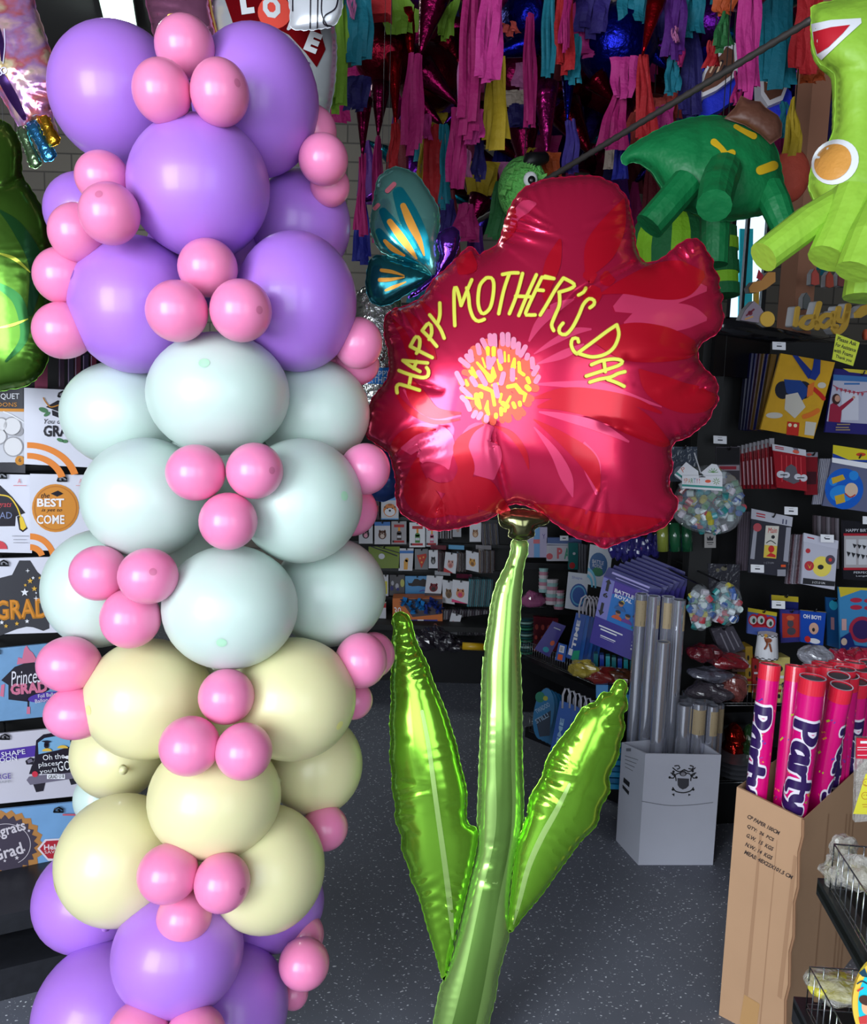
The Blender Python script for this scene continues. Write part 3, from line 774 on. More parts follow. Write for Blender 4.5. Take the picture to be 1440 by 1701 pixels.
LT += [ K([(40,215),(140,240)]), K([(265,235),(170,370),(60,560),(-20,690)])  , K([(265,235),(370,290),(400,330),(340,370),(210,410)]), K([(215,410),(215,560),(160,700),(120,810),(145,880)]),
 K([(540,360),(510,410),(450,445)]), K([(590,600),(640,560),(640,510),(580,490),(510,560),(450,700),(370,850),(290,930),(220,910),(215,850),(260,790)]),
 K([(450,1020),(440,980),(380,980),(360,1050),(390,1130),(430,1165)]), K([(430,1165),(640,1010),(800,890),(920,810)]), K([(920,810),(945,930),(890,1080),(780,1170),(620,1205),(460,1165)]),
 K([(610,1300),(740,1250),(900,1230),(990,1260),(940,1310),(760,1370),(545,1440)]), K([(765,1270),(780,1385)]),
 K([(590,1515),(700,1480),(850,1450),(930,1410),(1020,1385)]), K([(810,1480),(920,1520),(1010,1565)])]
LT = [l for l in LT]
lo = blos.deco('lettering_outline', 0.0034, mat((176, 96, 40), 0.4, 0.2), fl, *[stroke(l, 7.4, 4, 2) for l in LT])
le = blos.deco('lettering', 0.0042, mat((226, 226, 84), 0.35, 0.15), fl, *[stroke(l, 5.6, 4, 2) for l in LT])
absorb(le, lo)
# stamens: radial dabs of orange, pink and yellow around (828, 632)
random.seed(4)
def dabs(rs, n, w, L, jit=0.0, yk=1.08, a0=0, a1=360):
    R = []
    for r in rs:
        for i in range(n):
            a = math.radians(a0 + (a1 - a0) * (i + random.uniform(-0.25, 0.25)) / n); q = r + random.uniform(-jit, jit)
            c, s = math.cos(a), math.sin(a); l = L * random.uniform(0.75, 1.2)
            R.append(stroke([(828 + c * (q - l / 2), 634 + s * yk * (q - l / 2)), (828 + c * (q + l / 2), 634 + s * yk * (q + l / 2))], w * random.uniform(0.8, 1.15), 4, 2, False))
    return R
blos.deco('orange_stamens', 0.0034, mat((238, 92, 66), 0.4, 0.25), fl, *(dabs([54], 30, 12, 15, 2) + dabs([40], 24, 14, 16, 1) + dabs([26], 15, 14, 16, 1) + dabs([12], 8, 14, 14, 1)))
E = lambda P: cv(P, 740, 530, 8.0)
pk = [[(590,220),(600,330)],[(650,220),(655,350)],[(755,205),(760,330)],[(830,205),(830,340)],[(905,270),(900,370)],[(970,330),(960,450)],[(1060,370),(1000,480)],[(330,430),(350,540)],[(200,540),(300,620)],[(430,350),(450,450)],[(490,280),(540,380)],
      [(1150,530),(1160,640)],[(1220,640),(1170,730)],[(1235,770),(1200,830)],[(150,720),(225,860)],[(215,920),(330,1030)],[(280,1100),(320,1200)],[(220,1040),(260,1080)],[(400,1240),(370,1290)],[(470,1260),(440,1310)],[(545,1300),(540,1350)],[(1090,480),(1080,520)],[(280,490),(330,550)]]
pk2 = [[(570,520),(580,640)],[(640,530),(600,600)],[(440,710),(530,860)],[(350,790),(400,870)],[(720,430),(740,560)],[(770,730),(740,850)],[(890,680),(890,800)],[(660,880),(690,1020)]]
M_pk = mat((222, 132, 164), 0.4, 0.3)
blos.deco('pink_stamens', 0.0042, M_pk, fl, *[stroke(E(p), 8.5, 3, 2, False) for p in pk])
yl = [[(560,390,9),(565,480,6)],[(640,390,9),(640,480,8)],[(490,520,4),(530,640,4)],[(420,580,5),(540,720,8),(600,800,14)],[(625,650,6),(640,760,12)],[(690,540,4),(735,660,9)],[(785,440,4),(790,560,5)],[(840,480,4),(840,560,5)],[(915,530,6),(900,640,11)],[(975,580,7),(985,700,8),(1040,740,7)],[(350,650,6),(400,760,9)],[(320,690,5),(380,760,8)],[(270,810,4),(290,870,8)],
      [(380,870,3),(500,900,10),(620,960,8),(650,1140,7)],[(700,860,6),(620,880,5)],[(740,1000,6),(720,1100,5)],[(860,1030,5),(800,1140,7),(790,1220,7)],[(740,1190,8),(740,1270,7)],[(830,900,8),(930,880,10),(1000,970,10),(1060,1000,9),(1040,1090,5)],[(1090,790,9),(1110,840,8)],[(1080,900,10),(1110,930,10)],[(900,1120,8),(920,1170,8)],[(985,1110,8),(990,1140,8)],
      [(410,1010,10),(430,1120,12),(460,1180,7)],[(560,1090,4),(545,1190,10),(570,1260,7)],[(670,1270,8),(670,1300,8)],[(270,1040,4),(370,1060,4)],[(470,1000,10),(480,1040,6)],[(760,1120,10),(820,1160,10)],[(860,780,3),(940,790,4)]]
yw = [[(x, y, w_ * 1.0) for x, y, w_ in p] for p in yl]
blos.deco('yellow_stamens', 0.0050, mat((222, 222, 40), 0.35, 0.1), fl, *[stroke([(q[0], q[1], q[2]) for q in [(740 + p[0] / 8, 530 + p[1] / 8, p[2] * 0.85) for p in l]], 6, 3, 2, False) for l in yl])
blos.deco('pink_stamens', 0.0058, M_pk, fl, *[stroke(E(p), 9, 3, 2, False) for p in pk2])
# green parts
GRN = (112, 196, 30); M_leaf = mat((140, 204, 60), 0.18, 0.75, bump=0.05, bscale=10)
M_stem = mat((164, 206, 112), 0.24, 0.7, bump=0.04, bscale=9); M_rib = mat((176, 214, 120), 0.3, 0.6)
M_cal = mat((122, 122, 84), 0.18, 0.95)
stem_o = [(850,912),(846,926),(840,941),(826,969),(817,1000),(812,1035),(805,1080),(801,1132),(800,1185),(797,1257),(793,1368),(792,1413),(780,1462),(760,1552),(739,1622),(732,1640),(725,1674),(720,1705),(716,1745),(800,1750),(810,1705),(822,1657),(827,1622),(836,1587),(845,1552),(847,1500),(856,1430),(866,1380),(869,1330),(867,1257),(866,1167),(863,1080),(863,1028),(866,976),(869,941),(876,915),(874,900),(860,893),(850,900)]
stem = Puff(stem_o, FD + 0.02, 34, step=5.5, wr=(1.2, 15, 13), grid=170, creases=[([(812,1405),(845,1400)],3,3),([(795,1435),(840,1430)],3,3),([(790,1460),(835,1470)],3,3)])
stem.build('stem', M_stem, fl)
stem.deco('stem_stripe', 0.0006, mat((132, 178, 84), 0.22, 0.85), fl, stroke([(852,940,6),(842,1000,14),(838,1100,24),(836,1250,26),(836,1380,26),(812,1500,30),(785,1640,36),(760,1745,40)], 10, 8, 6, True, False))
lf = [(661,1018),(652,1028),(655,1049),(652,1063),(653,1100),(650,1132),(651,1165),(648,1202),(650,1230),(648,1257),(652,1285),(652,1309),(658,1340),(657,1360),(668,1390),(668,1410),(681,1445),(683,1460),(696,1488),(711,1542),(725,1587),(735,1625),(741,1620),(760,1540),(778,1465),(790,1410),(792,1379),(779,1370),(774,1355),(775,1320),(770,1292),(764,1270),(758,1240),(752,1220),(741,1185),(731,1160),(718,1130),(710,1105),(699,1083),(689,1060),(684,1040),(680,1028),(672,1019)]
L1 = Puff(lf, FD + 0.01, 40, step=4.2, wr=(5.0, 20, 20), grid=130, creases=[([(650,1295),(690,1300)],3,5),([(655,1380),(700,1385)],3,5),([(775,1335),(740,1340)],3,5),([(660,1230),(680,1232)],3,3)])
L1.build('leaf', M_leaf, fl)
L1.deco('leaf_vein', 0.0012, M_rib, fl, stroke([(701,1182,6),(712,1240,7),(724,1330,8),(738,1430,9),(748,1510,9),(752,1560,3)], 8, 6, 2, True, True))
rf = [(1032,1130),(1041,1139),(1039,1157),(1042,1174),(1034,1188),(1037,1209),(1029,1235),(1026,1257),(1011,1289),(1012,1314),(997,1341),(990,1370),(965,1396),(944,1424),(926,1448),(899,1486),(870,1520),(848,1548),(845,1535),(850,1480),(858,1410),(868,1378),(876,1350),(882,1322),(900,1292),(908,1264),(922,1240),(933,1226),(950,1205),(968,1177),(990,1166),(999,1152),(1013,1150),(1022,1134)]
L2 = Puff(rf, FD + 0.01, 38, step=4.2, wr=(5.0, 20, 20), grid=130, creases=[([(905,1290),(935,1305)],3,6),([(880,1345),(905,1355)],3,5),([(1010,1150),(1030,1158)],3,6),([(1000,1330),(975,1325)],3,5),([(945,1215),(965,1230)],3,4)])
L2.build('leaf', M_leaf, fl)
L2.deco('leaf_vein', 0.0012, M_rib, fl, stroke([(946,1303,5),(925,1345,9),(900,1390,10),(878,1440,9),(862,1500,7),(853,1535,2)], 8, 6, 2, True, True))
ca = [(832,852),(829,864),(836,876),(846,878),(846,890),(858,896),(872,896),(886,890),(888,878),(900,872),(911,866),(908,856),(890,850),(860,846)]
Puff(ca, FD + 0.0, 24, step=4, wr=(1.5, 16, 10), grid=70).build('calyx', M_cal, fl)
# butterfly
BW = Puff([(628,299),(640,286),(657,278),(679,284),(693,292),(704,307),(715,324),(727,346),(729,371),(727,407),(729,427),(727,449),(720,461),(699,444),(657,428),(632,415),(620,393),(616,371),(622,329)], FD + 0.06, 26, step=4.5, wr=(1.8, 17, 14), grid=80, creases=[([(727,360),(700,365)],2,4),([(720,400),(705,405)],2,4)])
BW.build('butterfly_wing', mat((120, 186, 176), 0.2, 0.8, bump=0.08, bscale=30), fl)
M_teal = mat((20, 140, 156), 0.22, 0.75); M_or = mat((232, 160, 62), 0.28, 0.5)
B5 = lambda P: cv(P, 560, 260, 3.6)
BW.deco('teal_wing_print', 0.001, M_teal, fl, *[stroke(B5(p), 8, 5, 3) for p in ([(370,220,22),(430,360,34),(500,520,30),(545,640,5)], [(275,330,14),(340,430,24),(440,540,18),(520,640,4)], [(250,450,12),(300,520,18),(400,600,14),(480,640,4)])])
BW.deco('orange_wing_print', 0.002, M_or, fl, *[stroke(B5(p), 8, 5, 2) for p in ([(395,295,10),(440,400,14),(490,500,10),(520,590,3)], [(315,390,10),(380,480,13),(440,560,9),(475,610,3)], [(285,505,6),(330,550,9),(400,592,4)])])
BW.deco('pink_wing_print', 0.002, mat((226, 120, 136), 0.3, 0.4), fl, stroke(B5([(300,205),(340,165)]), 8), stroke(B5([(225,310),(245,290)]), 7))
B2 = Puff([(720,461),(699,445),(671,434),(632,425),(616,432),(610,454),(609,477),(616,499),(632,507),(652,502),(679,485),(710,468)], FD + 0.06, 20, step=4.5, wr=(1.8, 15, 12), grid=60)
B2.build('butterfly_wing', mat((40, 120, 130), 0.2, 0.85, bump=0.08, bscale=30), fl)
B2.deco('orange_wing_print', 0.002, M_or, fl, *[stroke(B5(p), 6, 4, 2) for p in ([(265,680,6),(330,690,6),(400,712,2)], [(255,738,7),(320,735,6),(400,722,2)], [(290,800,4),(340,780,6),(410,750,2)])])
B3 = Puff([(728,391),(741,381),(754,378),(762,388),(761,407),(754,427),(743,441),(732,454),(716,471),(690,490),(679,494),(700,476),(724,454),(727,438),(732,424),(728,407)], FD + 0.05, 13, step=3.5, wr=(1.2, 12, 8), grid=80)
B3.build('butterfly_body', foil((96, 50, 150), 0.15, 0.2, 60), fl)
# ================================================================== LEFT RACK WITH BAGGED FOIL BALLOONS
WHT, GRY, BLK = paper((226, 226, 232)), paper((150, 150, 158)), paper((22, 20, 26))
PW = mat((214, 214, 226), 0.25, coat=0.4); PK = mat((34, 30, 40), 0.25, coat=0.4); GOLD = mat((196, 130, 46), 0.35, 0.4); ORG = paper((226, 130, 46)); PUP = paper((74, 44, 150))
LR = Pl(at(75, 900, 2.28), 27)
def lr(u, z, off): 
    p = LR.o + LR.u * u + LR.n * off; return Vector((p.x, p.y, z))
def lbox(mb, u0, u1, z0, z1, o0, o1): return mb.hexa([lr(u0, z0, o1), lr(u1, z0, o1), lr(u1, z1, o1), lr(u0, z1, o1), lr(u0, z0, o0), lr(u1, z0, o0), lr(u1, z1, o0), lr(u0, z1, o0)])
rack = thing('display_rack', 'black display rack holding rows of bagged graduation balloons at the left', 'rack', lr(-0.1, 0, 0) )
uR = 0.19
lbox(MB(), -0.75, uR, 0.0, 1.86, -0.16, -0.12).build('back_panel', M_blackm, rack)
lbox(MB(), -0.75, uR - 0.02, 0.12, 0.17, -0.12, 0.24).build('deck', mat((34, 35, 40), 0.35, var=0.4, vscale=60), rack)
lbox(MB(), -0.75, uR, 0.0, 0.08, -0.12, 0.32).build('plinth', mat((30, 31, 36), 0.4, var=0.4, vscale=60), rack)
for y in (646, 782, 925, 1062, 1208, 1345):
    z = LR.hit(75, y).z
    b = MB(); lbox(b, -0.75, uR, z - 0.008, z + 0.006, -0.12, -0.10)
    b.build('crossbar', M_black, rack)
def lpack(label, x0, y0, x1, y1, base, arts, off=0.0, sl=0.0, th=0.008, hang=True, sh=0.0, name='balloon_package'):
    q = Q(x0, y0, x1, y1, sl, sh)
    mm = Multi().block(base, q, LR, off, th)
    for k, (m, shapes) in enumerate(arts): mm.print(m, LR, off + 0.0008 * (k + 1), *shapes)
    o = mm.build(name); finish(o, label, 'balloon package', 'graduation balloons on the left rack')
    if hang:
        hx, hy = hang if hang is not True else ((x0 + x1) / 2, y0 + 6)
        def w(dx, dy, f): p = LR.hit(hx + dx, hy + dy, off); return p + LR.n * f
        MB().tube([w(0, 0, -0.11), w(0, 0, 0.012)], 0.003, 6).build('peg', M_black, o, True)
        MB().tube([w(-8, 3, 0.004), w(-6, -3, 0.006), w(0, -6, 0.008), w(7, -2, 0.006), w(8, 3, 0.004), w(-8, 3, 0.004)], 0.0022, 6).build('hanger', M_black, o, True)
    return o
RW = (224, 226, 232)
lpack('black and white balloon bouquet package at the far left of the top rack row', -90, 640, 42, 782, PK, [
    (mat((196, 196, 204), 0.3, coat=0.3), [poly((-88, 682), (40, 684), (43, 768), (-88, 768))]), (GOLD, [poly((-88, 677), (40, 679), (40, 684), (-88, 682))]),
    (mat((150, 148, 152), 0.4), [circ(2, 705, 12), circ(20, 708, 16), circ(-2, 725, 14), circ(22, 742, 17), circ(30, 716, 9)]),
    (mat((214, 212, 214), 0.4), [circ(2, 705, 10), circ(20, 708, 14), circ(22, 742, 15), circ(-2, 725, 12)]),
    (paper((226, 226, 230)), [text('BOUQUET', 4, 659, 56, 11), stroke([(6, 684), (20, 690), (40, 702)], 2, 4, 1)]), (GOLD, [text('BALLOONS', -2, 672, 60, 7), circ(33, 765, 8)]), (PK, [text('6', 33, 764, None, 7)])], sl=0.03, hang=(-20, 648))
lpack('white graduation balloon package with black cap and orange arc, second on the top row', 40, 644, 168, 771, PW, [
    (ORG, [ring(45, 805, 76, 88, 20, -90, -15, 0.8), ring(45, 805, 54, 66, 20, -90, -15, 0.8)]),
    (mat((70, 120, 80), 0.5), [circ(72, 681, 8, 4, rot=20), circ(78, 688, 6, 3, rot=-30), circ(100, 731, 6, 3, rot=20), circ(108, 733, 5, 3)]),
    (PK, [poly((76, 676), (96, 665), (118, 674), (98, 684)), poly((86, 681), (98, 686), (110, 681), (110, 690), (98, 694), (87, 690)), text('GRAD', 100, 716, 56, 19, bold=0.03), text('You did it', 96, 700, 46, 8, slant=0.3)]),
    (GOLD, [stroke([(97, 673), (84, 676), (76, 668), (72, 661)], 2, 3, 1)])], off=0.03, sl=0.05, hang=(104, 656))
lpack('graduation cap balloon package with yellow tassel, left of the orange round one', -85, 786, 53, 916, PW, [
    (PK, [poly((-80, 815), (0, 806), (20, 825), (42, 852), (26, 858), (25, 874), (-70, 875)), poly((28, 858), (34, 856), (46, 878), (38, 884), (32, 880))]),
    (mat((226, 190, 50), 0.4), [stroke([(0, 822), (16, 826), (28, 842), (34, 858)], 2.2, 3, 1), poly((32, 860), (37, 858), (44, 876), (38, 881), (34, 878))]),
    (mat((200, 60, 70), 0.4), [text('congrats', 0, 840, 38, 10, slant=0.3), circ(-4, 912, 16, 14, a0=180, a1=360)]), (mat((120, 130, 170), 0.4), [text('GRAD', 0, 856, 40, 11)]),
    (mat((214, 120, 130), 0.5), [text('A', 32, 799, 6, 8), rect(22, 806, 44, 807)]), (GRY, [rect(20, 890, 48, 891), rect(22, 896, 44, 897), rect(22, 901, 46, 902)])], sl=0.02, hang=(3, 791))
lpack('orange round balloon package reading the best is yet to come', 50, 787, 176, 914, PW, [
    (ORG, [ring(50, 930, 34, 44, 20, -90, -10), ring(50, 930, 16, 26, 20, -90, -20)]),
    (mat((214, 140, 54), 0.4, 0.2), [circ(92, 844, 39, 40, 28)]), (mat((190, 116, 40), 0.4), [ring(92, 844, 34, 36, 28, 0, 360, 1.03)]),
    (PK, [poly((84, 820), (96, 815), (105, 820), (95, 825)), text('the', 75, 823, 14, 8, slant=0.3), text('is yet to', 86, 848, 34, 7, slant=0.3)]),
    (mat((236, 232, 232), 0.4), [text('BEST', 84, 835, 45, 14, bold=0.03), text('COME', 84, 863, 46, 15, bold=0.02)]),
    (mat((214, 150, 150), 0.5), [text('A', 134, 799, 6, 8), rect(126, 806, 144, 807)])], off=0.02, sl=0.02, hang=(103, 796))
lpack('dark star balloon package with golden GRAD letters in the third row', -80, 930, 158, 1056, PW, [
    (mat((60, 60, 66), 0.3), [poly((-40, 1000), (0, 960), (20, 955), (32, 931), (50, 931), (62, 950), (78, 964), (82, 1044), (72, 1048), (55, 1042), (44, 1041), (28, 1045), (0, 1056), (-40, 1050))]),
    (GOLD, [text('GRAD', 37, 1012, 92, 34, -3, bold=0.05)]), (mat((230, 150, 60), 0.3, 0.3), [text('GRAD', 36, 1011, 88, 31, -3)]),
    (mat((214, 166, 60), 0.4), [star(50, 965, 5), star(57, 978, 5), star(42, 972, 3), star(66, 960, 3), star(10, 1040, 4), star(28, 1036, 4)]), (WHT, [star(41, 984, 7), star(55, 960, 3), star(60, 985, 2), star(71, 975, 4), star(45, 1032, 4), star(3, 1034, 4), star(46, 948, 4, 1, 4), star(60, 994, 5, 1, 4)])], sl=-0.03, hang=(6, 936))
lpack('blue package with a pink crowned graduation cap reading Princess Grad', -80, 1085, 140, 1206, mat((110, 150, 190), 0.3, var=0.25, vscale=20), [
    (PK, [poly((2, 1130), (24, 1108), (50, 1098), (78, 1108), (82, 1146), (60, 1158), (48, 1166), (14, 1162), (14, 1138)), stroke([(47, 1160), (47, 1176)], 3, 3, 1)]),
    (mat((200, 110, 140), 0.4), [poly((28, 1104), (30, 1092), (37, 1094), (40, 1078), (44, 1072), (49, 1080), (54, 1084), (60, 1094), (58, 1100), (40, 1102)), text('GRAD', 48, 1143, 62, 19, -5, bold=0.05), poly((2, 1138), (8, 1136), (6, 1158), (0, 1156)), poly((45, 1174), (50, 1174), (50, 1186), (44, 1186))]),
    (PUP, [circ(76, 1158, 30, 8, rot=-8)]), (mat((220, 216, 226), 0.4), [text('Princess', 46, 1124, 58, 24, -8, slant=0.35), text('Foil Balloon', 82, 1154, 38, 6, -8), text('Ballon metal', 80, 1162, 44, 6, -8)])], sl=-0.10, hang=(-8, 1082))
lpack('white shape balloon package showing a black car seen from behind', -90, 1228, 150, 1344, mat((196, 192, 204), 0.3, coat=0.3), [
    (PUP, [poly((-88, 1258), (60, 1238), (60, 1256), (-88, 1278))]),
    (PK, [poly((48, 1286), (52, 1274), (57, 1264), (60, 1230), (72, 1220), (96, 1216), (118, 1220), (126, 1262), (131, 1280), (130, 1284)), poly((42, 1264), (50, 1258), (57, 1260), (54, 1270), (44, 1270)), poly((54, 1300), (76, 1296), (72, 1314), (60, 1316)), poly((114, 1292), (130, 1288), (127, 1302), (118, 1304))]),
    (mat((120, 168, 206), 0.4), [poly((63, 1234), (74, 1226), (98, 1222), (116, 1224), (117, 1240), (96, 1246), (64, 1253))]),
    (mat((110, 104, 122), 0.4), [poly((44, 1296), (48, 1290), (130, 1282), (133, 1286), (130, 1292), (50, 1304)), poly((45, 1263), (52, 1260), (55, 1265), (47, 1268))]), (mat((200, 50, 70), 0.4), [circ(58, 1286, 5), circ(125, 1274, 4)]),
    (mat((230, 230, 236), 0.4), [text('Oh the', 89, 1257, 36, 9, -6), text('places', 80, 1270, 32, 10, -6), text("you'll", 80, 1281, 28, 9, -6), text('GO!', 108, 1272, 24, 16, -6), rect(78, 1286, 108, 1294), poly((104, 1258), (112, 1255), (120, 1257), (112, 1261)), text('SHAPE', 22, 1251, 40, 8, -8), text('BALLOON', 0, 1263, 56, 8, -8)]),
    (PK, [text('GRAD U 8', 93, 1290, 26, 6, -3), poly((68, 1231), (78, 1230), (86, 1232), (78, 1235)), circ(77, 1239, 4), circ(77, 1236, 4, 3)]), (mat((220, 180, 70), 0.4), [circ(78, 1248, 8, 5, a0=180, a1=360), circ(104, 1243, 9, 5, a0=180, a1=360)]),
    (PUP, [text('LARGE', 0, 1290, 36, 9, -4)]), (GRY, [text('SHAPE', 4, 1299, 26, 4, -4)])], sl=-0.10, hang=(8, 1224))
lpack('blue package with brown scalloped Congrats Grad rosette in the lowest row', -90, 1354, 160, 1478, mat((116, 160, 206), 0.3, var=0.2, vscale=8), [
    (mat((176, 122, 66), 0.5), [poly(*[(10 + (60 + 3 * math.cos(i * math.pi)) * math.cos(2 * math.pi * i / 44), 1403 + (55 + 3 * math.cos(i * math.pi)) * math.sin(2 * math.pi * i / 44)) for i in range(44)]), rect(8, 1455, 20, 1475)]),
    (mat((64, 56, 72), 0.5), [poly(*[(8 + (52 + 3.5 * math.cos(i * math.pi)) * math.cos(2 * math.pi * i / 48), 1403 + (46 + 3.5 * math.cos(i * math.pi)) * math.sin(2 * math.pi * i / 48)) for i in range(48)])]),
    (mat((206, 198, 206), 0.5), [text('congrats', 6, 1384, 76, 20, -16, bold=0.02), text('Grad', 12, 1415, 52, 20, -16, bold=0.02), ring(10, 1403, 40, 41, 40, 200, 420, 0.85), star(40, 1412, 3), star(28, 1425, 4), star(8, 1430, 3), star(48, 1380, 3)]),
    (mat((220, 210, 220), 0.4), [poly((62, 1410), (75, 1394), (110, 1392), (110, 1430), (80, 1430))]), (mat((176, 40, 56), 0.4), [poly((66, 1410), (77, 1397), (110, 1395), (110, 1427), (80, 1426))]),
    (mat((226, 210, 216), 0.4), [text('HeLi', 86, 1407, 26, 9, -3, bold=0.03), text('SAVER', 88, 1415, 28, 5, -3)]), (mat((190, 90, 110), 0.5), [rect(104, 1352, 128, 1355)])], sl=-0.10, hang=(97, 1345), off=0.02)
# dark packets above the top row
for i, (x, c) in enumerate(((97, (60, 26, 50)), (112, (40, 34, 54)), (124, (96, 30, 50)), (137, (44, 30, 60)), (150, (110, 34, 56)))):
    pack('streamer_packet', ['dark plum', 'slate', 'wine red', 'dark violet', 'crimson'][i] + ' streamer packet standing upright above the GRAD package row', Q(x, 588, x + 10, 648), LR, -0.03, gloss(c), [(mat((150, 130, 160), 0.3), [rect(0.1, 0.05, 0.25, 0.9)])], th=0.03, group='streamer packets above the left rack')
pack('ribbon_roll', 'dusky pink ribbon hanging between the green foil balloon and the packets', Q(58, 585, 79, 655), LR, 0.0, paper((140, 52, 84)), th=0.01, cat='ribbon')

# ================================================================== FOIL BALLOONS AT THE TOP LEFT
def puff_thing(name, label, outline, depth, hmax, m, step=5, cat='foil balloon', wr=(1.8, 15, 18), grid=70, decos=(), creases=(), partname='envelope', string=None):
    P = Puff(outline, depth, hmax, step=step, wr=wr, grid=grid, creases=creases)
    ys = [p[1] for p in outline]; xs = [p[0] for p in outline]
    b = at((min(xs) + max(xs)) / 2, max(ys), depth)
    t = thing(name, label, cat, b)
    e = P.build(partname, m, t)
    ds = [P.deco('print', 0.0015 + 0.0008 * k, dm, t, *sh) for k, (dm, sh) in enumerate(decos)]
    if ds: absorb(e, *ds)
    if string:
        s0 = at(string[0], string[1], depth)
        MB().tube([s0, Vector((s0.x, s0.y, ZC))], 0.0008, 5).build('string', mat((30, 28, 32), 0.5), t)
    return t, P
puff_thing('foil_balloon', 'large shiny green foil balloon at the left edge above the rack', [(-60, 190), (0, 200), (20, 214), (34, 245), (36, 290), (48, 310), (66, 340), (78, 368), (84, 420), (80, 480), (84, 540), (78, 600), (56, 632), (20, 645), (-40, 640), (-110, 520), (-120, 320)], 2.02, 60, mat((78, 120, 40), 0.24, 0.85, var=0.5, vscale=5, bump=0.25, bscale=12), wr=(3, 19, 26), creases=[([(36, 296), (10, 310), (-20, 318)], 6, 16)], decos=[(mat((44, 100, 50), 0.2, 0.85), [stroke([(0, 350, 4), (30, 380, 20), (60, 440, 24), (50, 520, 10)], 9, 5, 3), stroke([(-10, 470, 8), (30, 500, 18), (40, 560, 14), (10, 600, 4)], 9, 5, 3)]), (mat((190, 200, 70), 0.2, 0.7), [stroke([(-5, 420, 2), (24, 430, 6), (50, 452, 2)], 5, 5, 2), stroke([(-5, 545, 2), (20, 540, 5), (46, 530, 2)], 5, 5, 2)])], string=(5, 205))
def iridescent():
    m = bpy.data.materials.new('iridescent_foil'); m.use_nodes = True; nt = m.node_tree; b = nt.nodes['Principled BSDF']
    tc = nt.nodes.new('ShaderNodeTexCoord'); n = nt.nodes.new('ShaderNodeTexNoise'); n.inputs['Scale'].default_value = 9; n.inputs['Detail'].default_value = 6; n.inputs['Distortion'].default_value = 0.4
    r = nt.nodes.new('ShaderNodeValToRGB'); e = r.color_ramp.elements
    e[0].position = 0.25; e[0].color = lin((206, 160, 90)); e[1].position = 0.75; e[1].color = lin((214, 130, 190))
    for p, c in ((0.38, (236, 220, 180)), (0.46, (214, 110, 120)), (0.52, (190, 140, 200)), (0.58, (236, 190, 190)), (0.66, (150, 170, 110))):
        q = e.new(p); q.color = lin(c)
    nt.links.new(tc.outputs['Object'], n.inputs['Vector']); nt.links.new(n.outputs['Fac'], r.inputs[0]); nt.links.new(r.outputs[0], b.inputs['Base Color'])
    b.inputs['Metallic'].default_value = 0.6; b.inputs['Roughness'].default_value = 0.18
    bp = nt.nodes.new('ShaderNodeBump'); bp.inputs['Strength'].default_value = 0.8; bp.inputs['Distance'].default_value = 0.012
    n2 = nt.nodes.new('ShaderNodeTexNoise'); n2.inputs['Scale'].default_value = 22; n2.inputs['Detail'].default_value = 2
    nt.links.new(tc.outputs['Object'], n2.inputs['Vector']); nt.links.new(n2.outputs['Fac'], bp.inputs['Height']); nt.links.new(bp.outputs['Normal'], b.inputs['Normal'])
    return m
it, iP = puff_thing('foil_balloon', 'crumpled iridescent gold and pink foil balloon in the top left corner', [(-70, -30), (45, -30), (58, 10), (72, 50), (86, 95), (96, 125), (94, 150), (86, 185), (98, 232), (84, 238), (66, 196), (40, 215), (26, 200), (-10, 150), (-60, 180)], 1.98, 34, iridescent(), wr=(4, 17, 40), decos=[(mat((60, 30, 90), 0.2, 0.7), [stroke([(-4, 118, 14), (20, 160, 16), (40, 196, 8)], 9, 5, 3), stroke([(-4, 48, 8), (2, 70, 8), (4, 100, 5)], 7, 4, 2)]), (mat((200, 196, 220), 0.3), [ring(6, 117, 4, 6, 14), ring(-1, 121, 3, 5, 14), stroke([(7, 48, 1.5), (8, 75, 1.5), (5, 105, 1.5)], 2, 4, 1)])], string=(20, -20))
for (nm, a, b, r0, c) in (('green_tassel', (36, 214), (60, 274), 9, (130, 160, 120)), ('blue_tassel', (52, 206), (84, 262), 10, (70, 150, 210)), ('gold_tassel', (70, 192), (90, 238), 10, (206, 150, 40))):
    L = math.hypot(b[0] - a[0], b[1] - a[1]); ux, uy = (b[0] - a[0]) / L, (b[1] - a[1]) / L; nx, ny = -uy, ux
    o_ = [(a[0] + nx * r0 * .8, a[1] + ny * r0 * .8), (a[0] - nx * r0 * .8, a[1] - ny * r0 * .8), ((a[0] + b[0]) / 2 - nx * r0 * .8, (a[1] + b[1]) / 2 - ny * r0 * .8), (b[0] - nx * r0, b[1] - ny * r0), (b[0] + nx * r0, b[1] + ny * r0), ((a[0] + b[0]) / 2 + nx * r0 * .8, (a[1] + b[1]) / 2 + ny * r0 * .8)]
    Puff(o_, 1.97, 7, step=3, wr=(1.0, 9, 8), grid=40).build('tassel', foil(c, 0.2, 0.4, 60), it)
puff_thing('foil_balloon', 'pink ribbed foil balloon behind the topmost pink latex balloon', [(249, -20), (345, -20), (350, 10), (356, 35), (363, 60), (364, 86), (330, 95), (280, 92), (262, 75), (252, 40)], 2.1, 34, foil((240, 150, 200), 0.2, 0.2, 25), wr=(2.5, 11, 26), grid=60, creases=[([(252, 10), (300, 14)], 3, 7), ([(252, 28), (300, 30)], 3, 7), ([(350, 50), (325, 54)], 3, 7), ([(356, 66), (330, 70)], 3, 7)], decos=[(mat((232, 180, 60), 0.3, 0.4), [stroke([(347, -10), (352, 20), (360, 55), (362, 80)], 3, 4, 1), circ(288, 26, 10, 4)])], string=(300, -10))
